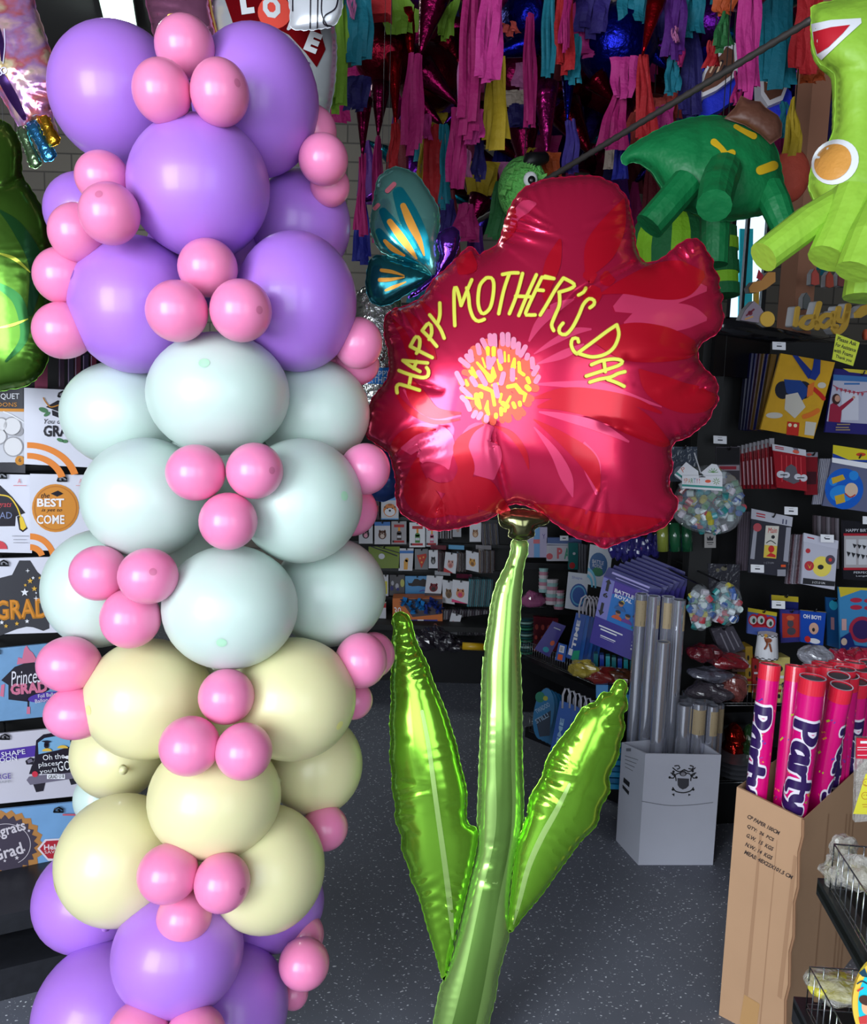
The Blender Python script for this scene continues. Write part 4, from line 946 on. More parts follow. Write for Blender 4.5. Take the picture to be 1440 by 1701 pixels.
LV, _ = puff_thing('foil_balloon', 'round white and red foil balloon reading LOVE behind the purple balloons', [(360, -60), (345, 20), (350, 90), (375, 170), (420, 225), (480, 250), (525, 238), (545, 190), (556, 130), (557, 60), (540, -10), (500, -60), (430, -90)], 2.15, 60, mat((206, 210, 214), 0.2, 0.6, coat=0.3), wr=(2, 17, 18), grid=80, decos=[
    (mat((150, 12, 24), 0.2, 0.7), [([(371, -8), (470, -14), (500, 20), (532, 50), (541, 82), (526, 112), (508, 88), (480, 58), (450, 42), (420, 36), (387, 39)], [(0, 1, 2, 3, 4, 5, 6, 7, 8, 9, 10)])]),
    (mat((238, 84, 70), 0.3, 0.3), [circ(456, 20, 28, 28, 24)]), (mat((92, 40, 110), 0.3, 0.3), [poly((401, 43), (418, 50), (400, 52)), poly((502, 98), (515, 104), (512, 112), (504, 108))]),
    (mat((214, 216, 220), 0.3, 0.2), [text('L', 410, 6, 22, 34, -8, bold=0.08), text('O', 451, 12, 30, 38, -18, bold=0.06), text('V', 487, 38, 26, 30, 40, bold=0.06), text('E', 520, 70, 22, 34, 22, bold=0.06)])], string=(440, -70))
puff_thing('foil_balloon', 'white foil balloon piece with black outlines at the top edge beside the lime streamer', [(484, -30), (565, -30), (568, 0), (566, 20), (556, 40), (540, 46), (530, 47), (516, 49), (485, 46), (483, 20)], 2.0, 18, mat((214, 216, 222), 0.25, 0.3, coat=0.3), step=4, wr=(1, 15, 10), grid=50, decos=[(mat((24, 18, 30), 0.3), [stroke([(516, -20), (515, 47)], 2, 4, 1), stroke([(528, -20), (527, 47)], 2, 4, 1), stroke([(536, -20), (534, 20), (544, 44)], 2, 4, 1), stroke([(563, -20), (558, 12), (540, 26), (538, 40), (552, 44)], 2.4, 3, 1), stroke([(486, 18), (486, -8)], 2, 4, 1)])], string=(525, -20))
puff_thing('foil_balloon', 'silver foil balloon with a blue Happy Birthday band behind the flower edge', [(600, 480), (655, 485), (668, 530), (662, 600), (650, 650), (622, 684), (604, 672), (590, 620), (590, 540)], 2.7, 22, mat((190, 194, 190), 0.14, 0.95, bump=0.9, bscale=40), step=4.5, wr=(2, 11, 18), grid=60, decos=[(mat((24, 110, 190), 0.3, 0.3), [poly((596, 612), (665, 610), (660, 640), (598, 636))]), (mat((206, 222, 232), 0.4), [text('Happy', 630, 619, 34, 12, -2), text('BIRTHDAY', 632, 631, 56, 10, 2)])], cat='foil balloon', string=(630, 490))
puff_thing('foil_balloon', 'round blue balloon between the pink ones and the red flower', [(p[0], p[1]) for p in circ(634, 790, 36, 42, 14)[0]], 2.6, 30, mat((40, 70, 140), 0.25, 0.4, coat=0.4), wr=(0.6, 15, 8), grid=50, cat='foil balloon', string=(634, 752))

# ================================================================== PINATAS AND STREAMERS
CO = dict(mg=(176, 0, 104), pk=(206, 40, 140), lp=(214, 120, 180), rd=(190, 10, 26), dr=(110, 0, 26), te=(0, 128, 150), bl=(10, 20, 150), na=(24, 10, 100), ye=(206, 172, 24), li=(130, 180, 40), pu=(90, 10, 130), in_=(50, 30, 130), co=(220, 80, 70), cr=(206, 186, 170), gr=(30, 110, 50), or_=(200, 80, 20), wi=(120, 0, 60))
CO = {k: tuple(int(x * 0.8) for x in v) for k, v in CO.items()}
def cone(root, a, b, ra, d, c, rb=1.5, shiny=True, db=None):
    """foil paper cone from its wide mouth a to its tip b (pixels at depth d)"""
    A, B = at(a[0], a[1], d), at(b[0], b[1], db or d); s = d / F
    k = 6; P = [A.lerp(B, i / k) for i in range(k + 1)]
    m = foil(CO[c], 0.22, 0.5, 30) if shiny else tissue(CO[c])
    MB().tube([A + (A - B) * 0.001] + P, [ra * s * 0.6] + [(ra + (rb - ra) * (i / k)) * s for i in range(k + 1)], 20).build('cone', m, root, True)
def streamer(root, top, bot, w0, w1, d, c, n=5, seed=0, name='streamer', wave=1.0):
    """bundle of crepe strips hanging together"""
    rnd = random.Random(hash((top, bot, seed)) & 0xffff); A, B = at(top[0], top[1], d), at(bot[0], bot[1], d); s = d / F
    X = RM @ Vector((1, 0, 0)); mm = MB(); L = (A - B).length
    for k in range(n):
        f = (k + 0.5) / n - 0.5; ph = rnd.uniform(0, 6.3); dz = rnd.uniform(-0.01, 0.015); le = rnd.uniform(0.86, 1.0) if k != n // 2 else 1.0
        wk0, wk1 = w0 / n * 2.1, w1 / n * 2.1; V = []; N = 10
        for i in range(N + 1):
            t = i / N * le; c0 = A.lerp(B, t) + X * (f * (w0 + (w1 - w0) * t) * s + wave * 0.004 * math.sin(ph + t * 7)) - FWD * (dz + 0.006 * math.sin(ph * 2 + t * 9)); hw = (wk0 + (wk1 - wk0) * t) * s / 2
            tw = 0.3 * math.sin(ph + t * 5)
            for q in (-1, 0, 1): V.append(c0 + X * hw * q * math.cos(tw) - FWD * (hw * q * math.sin(tw) + (0.004 if q == 0 else 0)))
        Fc = [(i * 3 + j, i * 3 + j + 1, i * 3 + j + 4, i * 3 + j + 3) for i in range(N) for j in range(2)]
        mm.add(V, Fc)
    return mm.build(name, tissue(CO[c]), root)
def blk(root, x0, y0, x1, y1, d, c, name='tissue_panel', shiny=False):
    pl = Pl(at((x0 + x1) / 2, (y0 + y1) / 2, d), facing=True)
    k = max(3, int((x1 - x0) / 7)); P = [(x0, y0), (x1, y0)] + [(x1 - (x1 - x0) * i / k, y1 - (3 if i % 2 else 0) - (i * 7 % 5)) for i in range(k + 1)]
    return slab(name, P, pl, 0, 0.05, foil(CO[c], 0.25, 0.5, 30) if shiny else tissue(CO[c]), root)
def pin(label, px, py, d, size=0.13, c='dr', cat='pinata'):
    """a hanging pinata: papered ball core on a cord from the ceiling"""
    p = at(px, py, d); t = thing('pinata', label, cat, p, 'pinatas hanging from the ceiling')
    if size: MB().ball(p, size, 20, 12).build('core', foil(CO[c], 0.3, 0.6, 40), t, True)
    MB().tube([p, Vector((p.x, p.y, ZC))], 0.002, 5).build('cord', M_blackm, t)
    return t
def items(t, d, cones=(), strs=(), blks=()):
    for q in cones: cone(t, q[0], q[1], q[2], d + (q[4] if len(q) > 4 else 0), q[3])
    for q in strs: streamer(t, q[0], q[1], q[2], q[3], d - 0.12 + (q[5] if len(q) > 5 else 0), q[4])
    for q in blks: blk(t, q[0], q[1], q[2], q[3], d - 0.05 + (q[5] if len(q) > 5 else 0), q[4])
t = pin('lime and teal fringed star pinata left of the red and magenta ones', 595, -20, 2.75, 0.07, 'rd')
items(t, 2.75, (), [((563, -20), (558, 190), 26, 32, 'li'), ((592, -10), (594, 108), 44, 42, 'te'), ((584, -10), (585, 34), 10, 9, 'lp', -0.03), ((596, 128), (590, 186), 36, 34, 'na', 0.1)], [(578, -20, 650, 26, 'rd')])
t = pin('red and magenta foil star pinata with long drooping cones, near the brick wall', 640, 90, 3.0, 0.11, 'dr')
items(t, 3.0, [((604, 165), (602, 262), 15, 'wi', -0.1), ((632, 140), (628, 228), 18, 'wi', -0.08), ((678, 20), (684, 104), 17, 'rd', -0.1), ((655, 92), (657, 215), 14, 'rd', -0.12), ((612, 50), (630, 130), 26, 'dr', 0.05)],
      [((602, 258), (598, 392), 8, 20, 'mg'), ((629, 228), (624, 405), 9, 20, 'mg', 0.05), ((657, 205), (652, 280), 12, 17, 'rd'), ((600, 110), (604, 165), 40, 30, 'mg', 0.15)])
t = pin('purple foil cone pinata with green fringe and one long magenta tassel', 716, -20, 2.9, 0.10, 'pu')
items(t, 2.9, [((722, -8), (697, 96), 27, 'wi', -0.15)], [((690, 92), (682, 260), 22, 34, 'mg', -0.1), ((660, -20), (668, 62), 70, 44, 'li', 0.1), ((745, 0), (738, 68), 30, 22, 'li', 0.1)], [(612, -20, 690, 30, 'li', 0.15)])
t = pin('dark red foil star pinata in the middle with red, teal and yellow tassels', 712, 130, 3.2, 0.12, 'dr')
items(t, 3.2, [((740, 72), (768, 120), 36, 'dr'), ((700, 115), (762, 176), 26, 'wi', -0.1), ((688, 165), (735, 208), 22, 'wi', -0.05), ((770, 172), (738, 207), 12, 'pu', -0.05)],
      [((722, 208), (716, 350), 22, 34, 'rd'), ((738, 208), (738, 348), 12, 20, 'te'), ((704, 225), (697, 330), 10, 16, 'ye', 0.1), ((705, 190), (706, 232), 16, 20, 'pk', -0.05), ((735, 105), (735, 190), 34, 34, 'pu', 0.3), ((728, 188), (728, 220), 24, 22, 'ye', 0.2)])
t = pin('pinata with the long magenta and yellow paper streamers right of centre', 805, -30, 2.7, 0.09, 'pk')
items(t, 2.7, (), [((786, -20), (776, 232), 26, 36, 'mg'), ((818, -20), (808, 138), 30, 40, 'pk', -0.1), ((776, 80), (772, 195), 20, 26, 'lp', 0.08), ((762, 180), (755, 316), 22, 28, 'mg', 0.1), ((790, 185), (788, 240), 22, 26, 'pk', 0.06), ((772, 250), (775, 296), 14, 15, 'lp', 0.2), ((796, 235), (794, 302), 14, 22, 'na', 0.25), ((826, 95), (822, 252), 18, 44, 'ye', 0.15), ((778, 112), (774, 132), 6, 6, 'ye', 0.2)])
t = pin('blue foil cone pinata with a red paper panel and one narrow magenta tail', 878, 30, 3.0, 0.10, 'bl')
items(t, 3.0, [((888, 68), (806, 96), 25, 'bl', -0.1), ((905, 20), (902, 92), 17, 'bl', 0.1)], [((880, 25), (880, 212), 13, 20, 'mg', -0.1), ((845, 40), (850, 60), 20, 26, 'co', -0.02)], [(846, -20, 898, 36, 'rd')])
t = pin('dark magenta foil star pinata with grey and navy fringe behind the yellow streamer', 858, 130, 3.5, 0.12, 'wi')
items(t, 3.4, [((868, 200), (874, 306), 30, 'wi', -0.1), ((905, 142), (908, 268), 24, 'pk', -0.2), ((935, 180), (985, 262), 32, 'dr')], [((858, 150), (858, 182), 40, 44, 'cr', 0.0), ((862, 175), (862, 214), 30, 32, 'na', -0.05), ((872, 105), (868, 150), 26, 34, 'lp', 0.0), ((906, 185), (898, 214), 20, 26, 'na', 0.0), ((896, 225), (890, 268), 60, 60, 'mg', 0.15), ((880, 245), (872, 262), 20, 10, 'ye', 0.0)])
t = pin('teal and red streamer pinata at the top, above the blue foil cone', 930, -30, 2.9, 0.08, 'rd')
items(t, 2.9, [((944, 128), (942, 204), 12, 'bl', 0.1)], [((913, -20), (908, 132), 16, 20, 'te'), ((938, -20), (936, 124), 24, 28, 'rd'), ((944, -20), (934, 90), 14, 14, 'mg', -0.04), ((955, 60), (952, 142), 16, 24, 'te', 0.05), ((948, 200), (948, 292), 14, 24, 'in_', 0.1)])
t = pin('dark blue star pinata with pink and indigo tissue in the middle of the ceiling', 1025, 75, 3.1, 0.14, 'bl')
items(t, 3.1, [((1090, 0), (1067, 92), 17, 'rd', -0.25), ((1068, 72), (1112, 118), 20, 'bl'), ((1040, 60), (975, 116), 44, 'bl', 0.05), ((988, 130), (1023, 172), 22, 'dr', -0.1)],
      [((985, -20), (980, 62), 50, 46, 'in_'), ((978, 44), (976, 98), 36, 44, 'pk', 0.05), ((1022, -20), (1020, 54), 16, 22, 'cr', 0.05), ((1050, -20), (1052, 46), 40, 48, 'te'), ((1038, 96), (1034, 168), 44, 26, 'pk', -0.08), ((1026, 160), (1015, 250), 18, 50, 'mg', -0.05), ((1068, 92), (1074, 245), 14, 34, 'rd', -0.1)])
t = pin('purple and navy streamer pinata right of the red foil cone', 1125, -30, 3.0, 0.09, 'pu')
items(t, 3.0, (), [((1122, -20), (1118, 102), 26, 34, 'pu'), ((1118, 96), (1116, 158), 18, 24, 'te', 0.05), ((1148, -20), (1146, 60), 30, 40, 'te', 0.04), ((1146, 40), (1148, 196), 26, 36, 'na', 0.1), ((1100, -10), (1100, 70), 26, 24, 'na', 0.2), ((1120, 48), (1122, 74), 8, 10, 'lp', -0.03), ((1130, 60), (1128, 112), 10, 14, 'mg', 0.02)])
t = pin('pinata with coral and white ruffles above the green dinosaur tail', 1085, 195, 3.2, 0.08, 'co')
items(t, 3.2, (), [((1066, 185), (1052, 255), 30, 44, 'co', 0.02), ((1095, 165), (1088, 232), 40, 48, 'co'), ((1118, 145), (1112, 205), 22, 34, 'co', 0.03), ((1104, 176), (1098, 226), 22, 36, 'pk', -0.06), ((1028, 215), (1018, 285), 24, 30, 'cr', 0.05), ((1036, 216), (1028, 300), 14, 24, 'bl', 0.0)])
t = pin('pinata with the widest magenta streamer, left of the wooden post', 1240, -30, 2.6, 0.08, 'mg')
items(t, 2.6, (), [((1243, -20), (1243, 168), 32, 34, 'pk'), ((1228, 120), (1222, 176), 14, 16, 'mg', 0.03), ((1200, -10), (1202, 26), 40, 26, 'or_', 0.1), ((1203, 24), (1198, 86), 12, 34, 'gr', 0.05), ((1187, 66), (1182, 112), 14, 22, 'rd', 0.12)])
t = pin('teal and red streamer pinata in front of the wooden post', 1310, -30, 2.9, 0.08, 'te')
items(t, 2.9, (), [((1292, -20), (1288, 150), 44, 60, 'te'), ((1345, -20), (1335, 128), 34, 50, 'rd', -0.05), ((1352, 100), (1348, 142), 30, 34, 'or_', 0.05), ((1316, 165), (1314, 262), 8, 32, 'ye', -0.05), ((1304, 170), (1300, 230), 14, 18, 'te', 0.05)])
# cut-out board pinatas with brown wig shapes
for lab, px0, P in (('board pinata with brown hair shapes and white edge, left of the magenta streamer', 1190, [(1156, 160), (1166, 125), (1180, 98), (1198, 85), (1210, 66), (1226, 74), (1228, 110), (1222, 126), (1190, 150), (1160, 164)]),
                    ('small board pinata with brown curl and white rim, right of the magenta streamer', 1290, [(1262, 96), (1282, 104), (1296, 106), (1310, 118), (1312, 134), (1300, 166), (1276, 176), (1264, 158)])):
    pl = Pl(at(px0, 120, 3.0), facing=True); mm = Multi().block(mat((206, 200, 206), 0.7), P, pl, 0, 0.06)
    cx = sum(p[0] for p in P) / len(P); cy = sum(p[1] for p in P) / len(P)
    mm.print(mat((96, 56, 40), 0.6, var=0.4, vscale=60), pl, 0.001, poly(*[(cx + (p[0] - cx) * 0.78, cy + (p[1] - cy) * 0.78) for p in P]))
    mm.print(mat((30, 22, 30), 0.6), pl, 0.002, stroke([(cx - 12, cy + 16), (cx - 2, cy), (cx + 6, cy - 14)], 5, 4, 1), stroke([(cx + 2, cy + 10), (cx + 10, cy - 6)], 4, 4, 1))
    mm.print(mat((206, 170, 140), 0.6), pl, 0.003, stroke([(cx - 4, cy + 8), (cx + 4, cy - 12)], 3, 4, 1), stroke([(cx - 14, cy + 4), (cx - 8, cy - 8)], 3, 4, 1))
    bp_ = [(p[0] + 4, p[1] + 34) for p in P]
    mm.block(tissue((20, 40, 190)), bp_, pl, -0.03, 0.05)
    o = mm.build('board_pinata'); finish(o, lab, 'pinata', 'pinatas hanging from the ceiling')
    h = at(px0, 90, 3.0); MB().tube([h + FWD * 0.03, Vector((h.x, h.y + 0.03, ZC))], 0.002, 5).build('cord', M_blackm, o)
t = pin('small magenta and yellow star pinata above the butterfly', 800, 300, 3.3, 0.07, 'wi')
items(t, 3.3, [((800, 330), (770, 395), 22, 'wi', -0.1), ((812, 300), (838, 345), 18, 'wi')], [((840, 270), (838, 352), 34, 36, 'lp', 0.1), ((802, 270), (795, 330), 50, 34, 'ye', 0.05), ((775, 340), (772, 402), 22, 44, 'mg', -0.1), ((745, 330), (742, 400), 18, 26, 'in_', 0.1), ((728, 345), (730, 380), 14, 12, 'ye', 0.2)])
t = pin('green fuzzy bird pinata with one round eye and a black cap, behind the top petal', 870, 300, 3.0, 0, 'gr')
MB().ball(at(868, 315, 3.0), (0.085, 0.07, 0.11), 20, 14).build('head', mat((104, 190, 90), 0.9, bump=1.0, bscale=70, bw=2.5, var=0.3), t, True)
for k in range(26):
    a = k * 2.4; p = at(868 + 36 * math.cos(a) * (0.5 + 0.5 * (k % 3) / 2), 315 + 44 * math.sin(a), 2.95)
    if k == 0: fr = MB()
    fr.add([p, p + Vector((0.02, -0.01, 0.006)), p + Vector((0.012, -0.03, -0.022)), p + Vector((-0.008, -0.02, -0.016))], [(0, 1, 2, 3)])
fr.build('tissue_fringe', tissue((120, 200, 100)), t)
MB().ball(at(881, 298, 2.92), (0.024, 0.012, 0.026), 14, 8).build('eye', mat((220, 220, 220), 0.4), t, True)
MB().ball(at(883, 299, 2.905), (0.013, 0.008, 0.014), 12, 8).build('pupil', mat((10, 10, 14), 0.3), t, True)
MB().tube([at(905, 262, 3.0), at(880, 268, 2.95), at(866, 276, 2.95)], [0.02, 0.03, 0.004], 10).build('cap', mat((12, 12, 14), 0.5), t, True)
streamer(t, (840, 300), (826, 400), 26, 40, 3.05, 'gr'); streamer(t, (912, 255), (912, 300), 30, 30, 3.1, 'or_')
# the rows further back: whole star pinatas, one built, the others copied
def star_pinata(px, py, d, cs, rot):
    p = at(px, py, d); t = thing('star_pinata', 'small dim foil star pinata in the crowded rows behind the front pinatas', 'pinata', p, 'star pinatas in the rear rows')
    MB().ball(p, 0.13, 16, 10).build('core', foil(CO[cs[0]], 0.3, 0.5, 40), t, True)
    for k in range(6):
        a = rot + k * math.pi / 3; dr = Vector((math.cos(a), -0.25 if k % 2 else 0.2, math.sin(a))).normalized()
        A = p + dr * 0.09; B = p + dr * 0.36
        MB().tube([A, B], [0.075, 0.006], 14).build('cone', foil(CO[cs[k % len(cs)]], 0.25, 0.5, 30), t, True)
        sp = pix(B); streamer(t, (sp[0], sp[1]), (sp[0] - 2, sp[1] + 0.34 / d * F), 12, 34, (B - CAM).dot(FWD) - 0.001, cs[(k + 1) % len(cs)], 4)
    MB().tube([p, Vector((p.x, p.y, ZC))], 0.002, 5).build('cord', M_blackm, t)
    return t
protos = [star_pinata(690, 60, 4.0, ['wi', 'mg', 'dr'], 0.3), star_pinata(860, 60, 4.1, ['na', 'mg', 'pu'], 0.8), star_pinata(1010, 150, 4.0, ['dr', 'in_', 'mg'], 0.1), star_pinata(1180, 40, 4.1, ['pu', 'bl', 'te'], 0.5)]
for i, (px, py, d, k) in enumerate([(780, 190, 4.3, 0), (930, 190, 4.4, 3), (1090, 90, 4.5, 0), (1270, 110, 4.4, 1), (1370, 60, 4.3, 2), (830, 310, 4.6, 2), (1130, 230, 4.6, 1), (950, 20, 4.5, 2), (1390, 230, 4.6, 3), (700, 290, 4.7, 3), (640, -10, 4.3, 1), (760, 20, 4.8, 2), (1040, 0, 4.8, 3), (1300, 10, 4.9, 0), (1010, 260, 4.8, 0)]):
    pr = protos[k]; q = at(px, py, d); c = clone(pr); c.location = q
# steel rod
a_, b_ = at(1352, 30, 2.2), at(738, 401, 3.3); P = [a_.lerp(b_, i / 90) for i in range(91)]
o = MB().tube(P, [0.0105 if i % 2 else 0.0085 for i in range(91)], 8).build('steel_rod', mat((70, 64, 62), 0.55, 0.4), smooth=True)
finish(o, 'ribbed dark steel rod running diagonally under the piñatas'.replace('ñ', 'n'), 'rod')
# green dinosaur
DD = 2.5; pap = lambda c: mat(c, 0.5, bump=0.7, bscale=16, bw=1.5, var=0.16, vscale=14)
G1 = pap((14, 122, 66))
dn = thing('dinosaur_pinata', 'dark green dinosaur pinata with yellow spots and a brown paper star on its back', 'pinata', at(1180, 425, DD))
bd = Puff([(1032, 264), (1044, 246), (1075, 226), (1110, 208), (1150, 196), (1195, 193), (1235, 203), (1270, 222), (1288, 245), (1298, 285), (1302, 330), (1282, 350), (1240, 362), (1195, 366), (1150, 352), (1118, 338), (1098, 308), (1080, 282), (1052, 268), (1040, 274)], DD, 78, step=6, wr=(1.0, 23, 20), grid=80, creases=[([(1160, 196), (1170, 250), (1150, 300)], 8, 6), ([(1230, 203), (1225, 300)], 8, 5)])
bd.build('body', G1, dn)
def limb(root, pts, rs, d, m, name='leg', n=9):
    P = [at(p[0], p[1], d + (p[2] if len(p) > 2 else 0)) for p in pts]; MB().tube(P, [r * d / F for r in rs], n + 5).build(name, m, root)
limb(dn, [(1140, 305, -0.1), (1105, 345, -0.12), (1078, 376, -0.12)], [26, 25, 25], DD, G1)
limb(dn, [(1202, 282, -0.12), (1192, 310, -0.19), (1186, 342, -0.26)], [28, 28, 26], DD, G1)
limb(dn, [(1188, 350, 0.05), (1186, 440, 0.05)], [26, 23], DD, G1)
limb(dn, [(1276, 318, -0.05), (1288, 340, -0.08), (1303, 378, -0.1)], [26, 24, 20], DD, G1)
bd.deco('spot', 0.004, paper((226, 182, 30)), dn, stroke([(1186, 236, 12), (1198, 246, 9), (1206, 256, 11), (1216, 254, 12)], 12, 4, 3))
bd.deco('spot', 0.004, paper((226, 182, 30)), dn, stroke([(1222, 210, 8), (1238, 219, 9), (1252, 226, 11)], 12, 4, 3))
bd.deco('spot', 0.004, paper((226, 182, 30)), dn, stroke([(1263, 283, 15), (1285, 275, 16)], 12, 4, 3))
Puff([(1204, 196), (1222, 180), (1231, 160), (1248, 168), (1262, 170), (1270, 180), (1292, 192), (1298, 206), (1296, 226), (1280, 238), (1262, 222), (1236, 206)], DD - 0.06, 18, step=4, wr=(1.5, 13, 12), grid=60, smoothed=False).build('paper_star', pap((96, 58, 44)), dn)
MB().tube([at(1200, 210, DD), Vector((at(1200, 210, DD).x, at(1200, 210, DD).y, ZC))], 0.0015, 5).build('cord', M_blackm, dn)
# lime pinata
DL = 1.8; G2 = mat((146, 192, 60), 0.5, bump=0.7, bscale=16, bw=1.2, var=0.12, vscale=14)
lm = thing('lizard_pinata', 'bright lime green pinata with open red mouth and golden belly at the right edge', 'pinata', at(1420, 498, DL))
lb = Puff([(1348, 22), (1352, 10), (1378, 3), (1440, -12), (1520, -14), (1540, 60), (1506, 112), (1500, 215), (1530, 300), (1510, 380), (1450, 396), (1400, 388), (1366, 350), (1346, 316), (1345, 298), (1352, 266), (1366, 248), (1378, 234), (1386, 212), (1388, 160), (1386, 122), (1364, 106), (1350, 78)], DL, 80, step=7, wr=(1.0, 27, 20), grid=90, creases=[([(1390, 115), (1440, 112)], 8, 12)])
lb.build('body', G2, lm)
limb(lm, [(1400, 340, -0.1), (1340, 372, -0.12), (1268, 427, -0.14)], [30, 27, 25], DL, G2, 'arm', 10)
limb(lm, [(1420, 330, -0.12), (1395, 390, -0.14), (1374, 430, -0.15)], [38, 33, 30], DL, G2, 'arm', 10)
limb(lm, [(1470, 340, -0.15), (1440, 400, -0.19), (1418, 452, -0.2)], [34, 30, 27], DL, G2, 'leg', 10)
limb(lm, [(1450, 400, -0.02), (1436, 496, -0.02)], [34, 34], DL, G2, 'leg', 8)
lb.deco('mouth_border', 0.003, paper((226, 226, 232)), lm, *[poly((1347, 40), (1380, 33), (1430, 30), (1431, 38), (1400, 66), (1364, 100), (1356, 92), (1350, 62))])
lb.deco('mouth', 0.005, paper((190, 20, 40)), lm, *[poly((1350, 53), (1380, 45), (1412, 41), (1400, 55), (1376, 78), (1357, 90), (1352, 74))])
lb.deco('belly_border', 0.003, paper((226, 228, 232)), lm, circ(1387, 269, 41, 36, 28, -35)); lb.deco('belly', 0.005, mat((214, 150, 70), 0.45, bump=0.5, bscale=30), lm, circ(1383, 269, 33, 28, 28, -40))
MB().tube([at(1420, 20, DL), Vector((at(1420, 20, DL).x, at(1420, 20, DL).y, ZC))], 0.0015, 5).build('cord', M_blackm, lm)
# striped green pinata behind the flower
sp_ = at(1112, 420, 3.1); mm = Multi(); n = 28; G3, G4 = tissue((10, 100, 50)), tissue((130, 190, 30))
for i in range(10):
    for j in range(n):
        def pp(i, j):
            a = math.pi * i / 10; b = 2 * math.pi * j / n
            return sp_ + Vector((0.15 * math.sin(a) * math.cos(b), 0.15 * math.sin(a) * math.sin(b), 0.17 * math.cos(a)))
        mm.add(G3 if (j // 2) % 2 else G4, [pp(i, j), pp(i, j + 1), pp(i + 1, j + 1), pp(i + 1, j)], [(0, 1, 2, 3)])
o = mm.build('striped_pinata'); finish(o, 'round green and lime striped pinata just above the flower notch', 'pinata', 'pinatas hanging from the ceiling'); MB().tube([sp_, Vector((sp_.x, sp_.y, ZC))], 0.002, 5).build('cord', M_blackm, o)
mm = Multi(); A, B = at(1197, 380, 3.0), at(1200, 492, 3.0)
for k in range(6):
    b = MB().tube([A.lerp(B, k / 6), A.lerp(B, (k + 1) / 6)], 0.054 + 0.004 * (k % 2), 18); mm.mb(G4 if k % 3 == 1 else G3, b)
o = mm.build('striped_pinata'); finish(o, 'green leg shaped pinata with lime bands under the dinosaur', 'pinata', 'pinatas hanging from the ceiling'); MB().tube([A, Vector((A.x, A.y, ZC))], 0.002, 5).build('cord', M_blackm, o)
o = MB().ball(at(1312, 292, 3.0), (0.065, 0.06, 0.09), 18, 12).build('round_pinata', tissue((200, 80, 60)), smooth=True); finish(o, 'coral round pinata behind the dinosaur rump', 'pinata', 'pinatas hanging from the ceiling')
p = at(1312, 292, 3.0); MB().tube([p, Vector((p.x, p.y, ZC))], 0.002, 5).build('cord', M_blackm, o)
# wooden post
p = at(1322, 500, 3.6); o = MB().box((p.x, p.y, ZC / 2), (0.095, 0.095, ZC), Matrix.Rotation(0.35, 3, 'Z')).build('wooden_post', mat((176, 122, 96), 0.65, var=0.12, vscale=7)); finish(o, 'square bare wooden post rising behind the right shelves', 'post')
# ================================================================== BROWN BOX WITH CONFETTI CANNONS
def box_walls(mm, m, C, zt, th=0.004):
    """open carton: C four floor corners (ccw), zt their top heights"""
    c = sum((Vector(p) for p in C), Vector()) / 4
    for i in range(4):
        a, b = Vector(C[i]), Vector(C[(i + 1) % 4]); za, zb_ = zt[i], zt[(i + 1) % 4]
        ia, ib = a + (c - a).normalized() * th * 1.5, b + (c - b).normalized() * th * 1.5
        mm.add(m, [a, b, b + Vector((0, 0, zb_)), a + Vector((0, 0, za)), ia, ib, ib + Vector((0, 0, zb_)), ia + Vector((0, 0, za))], [(0, 1, 2, 3), (7, 6, 5, 4), (3, 2, 6, 7), (0, 4, 5, 1), (1, 5, 6, 2), (0, 3, 7, 4)])
    mm.add(m, [Vector(p) + Vector((0, 0, 0.004)) for p in C], [(0, 1, 2, 3)])
class Face:
    """vertical plane through two floor points, used for printing on a carton side"""
    def __new__(cls, a, b):
        d = (b - a); yaw = math.degrees(math.atan2(d.y, d.x)); return Pl(a, yaw)
cA = floor_at(1194, 1686); cB = floor_at(1300, 1742)              # left corner, front corner
top_l = (cA + Vector((0, 0, 1))); 
def z_at(c, px_y, px_x):
    r = ray(px_x, px_y); k = math.hypot(c.x - CAM.x, c.y - CAM.y) / math.hypot(r.x, r.y); return CAM.z + r.z * k
zA, zB = z_at(cA, 1310, 1240), z_at(cB, 1362, 1340)
dAB = cB - cA; nrm = Vector((-dAB.y, dAB.x, 0)).normalized()
if nrm.y < 0: nrm = -nrm
cC = cB + nrm * 0.62; cD = cA + nrm * 0.62
mm = Multi(); KR = mat((186, 146, 112), 0.75, var=0.06, vscale=9)
KRd = mat((168, 128, 96), 0.75)
box_walls(mm, KR, [cA, cB, cC, cD], [zA, zB, zB + 0.015, zA])
fa = Face(cA, cB); INK = mat((60, 44, 40), 0.7)
rows = [('CP PAPER 100CM', 1268, 1370, 60), ('QTY:  36  PCS', 1263, 1384, 50), ('G.W.  15  KGS', 1262, 1399, 50), ('N.W.: 14  KGS', 1260.5, 1414, 50), ('MEAS: 48X22X101.5 CM', 1276.5, 1436.5, 90)]
for s_, x, y, w_ in rows: mm.print(INK, fa, 0.0012, text(s_, x, y, w_, 6.6, 28.5, bold=0.03))
mm.print(KRd, fa, 0.0008, poly((1262, 1380), (1266, 1382), (1238, 1700), (1231, 1697)), poly((1290, 1395), (1291, 1396), (1262, 1715), (1260, 1713)), poly((1318, 1420), (1324, 1424), (1298, 1660), (1291, 1655)))
mm.print(mat((190, 146, 96), 0.3, coat=0.4), fa, 0.001, poly((1236, 1652), (1262, 1668), (1256, 1712), (1228, 1699)))
fb = Face(cB, cC)
for x in (1362, 1392, 1398, 1404): mm.print(KRd, fb, 0.0008, poly((x + 14, 1352), (x + 16, 1352), (x - 14, 1700), (x - 16, 1700)))
carton = mm.build('cardboard_box'); finish(carton, 'tall brown cardboard box with printed text, holding the pink confetti tubes', 'box')
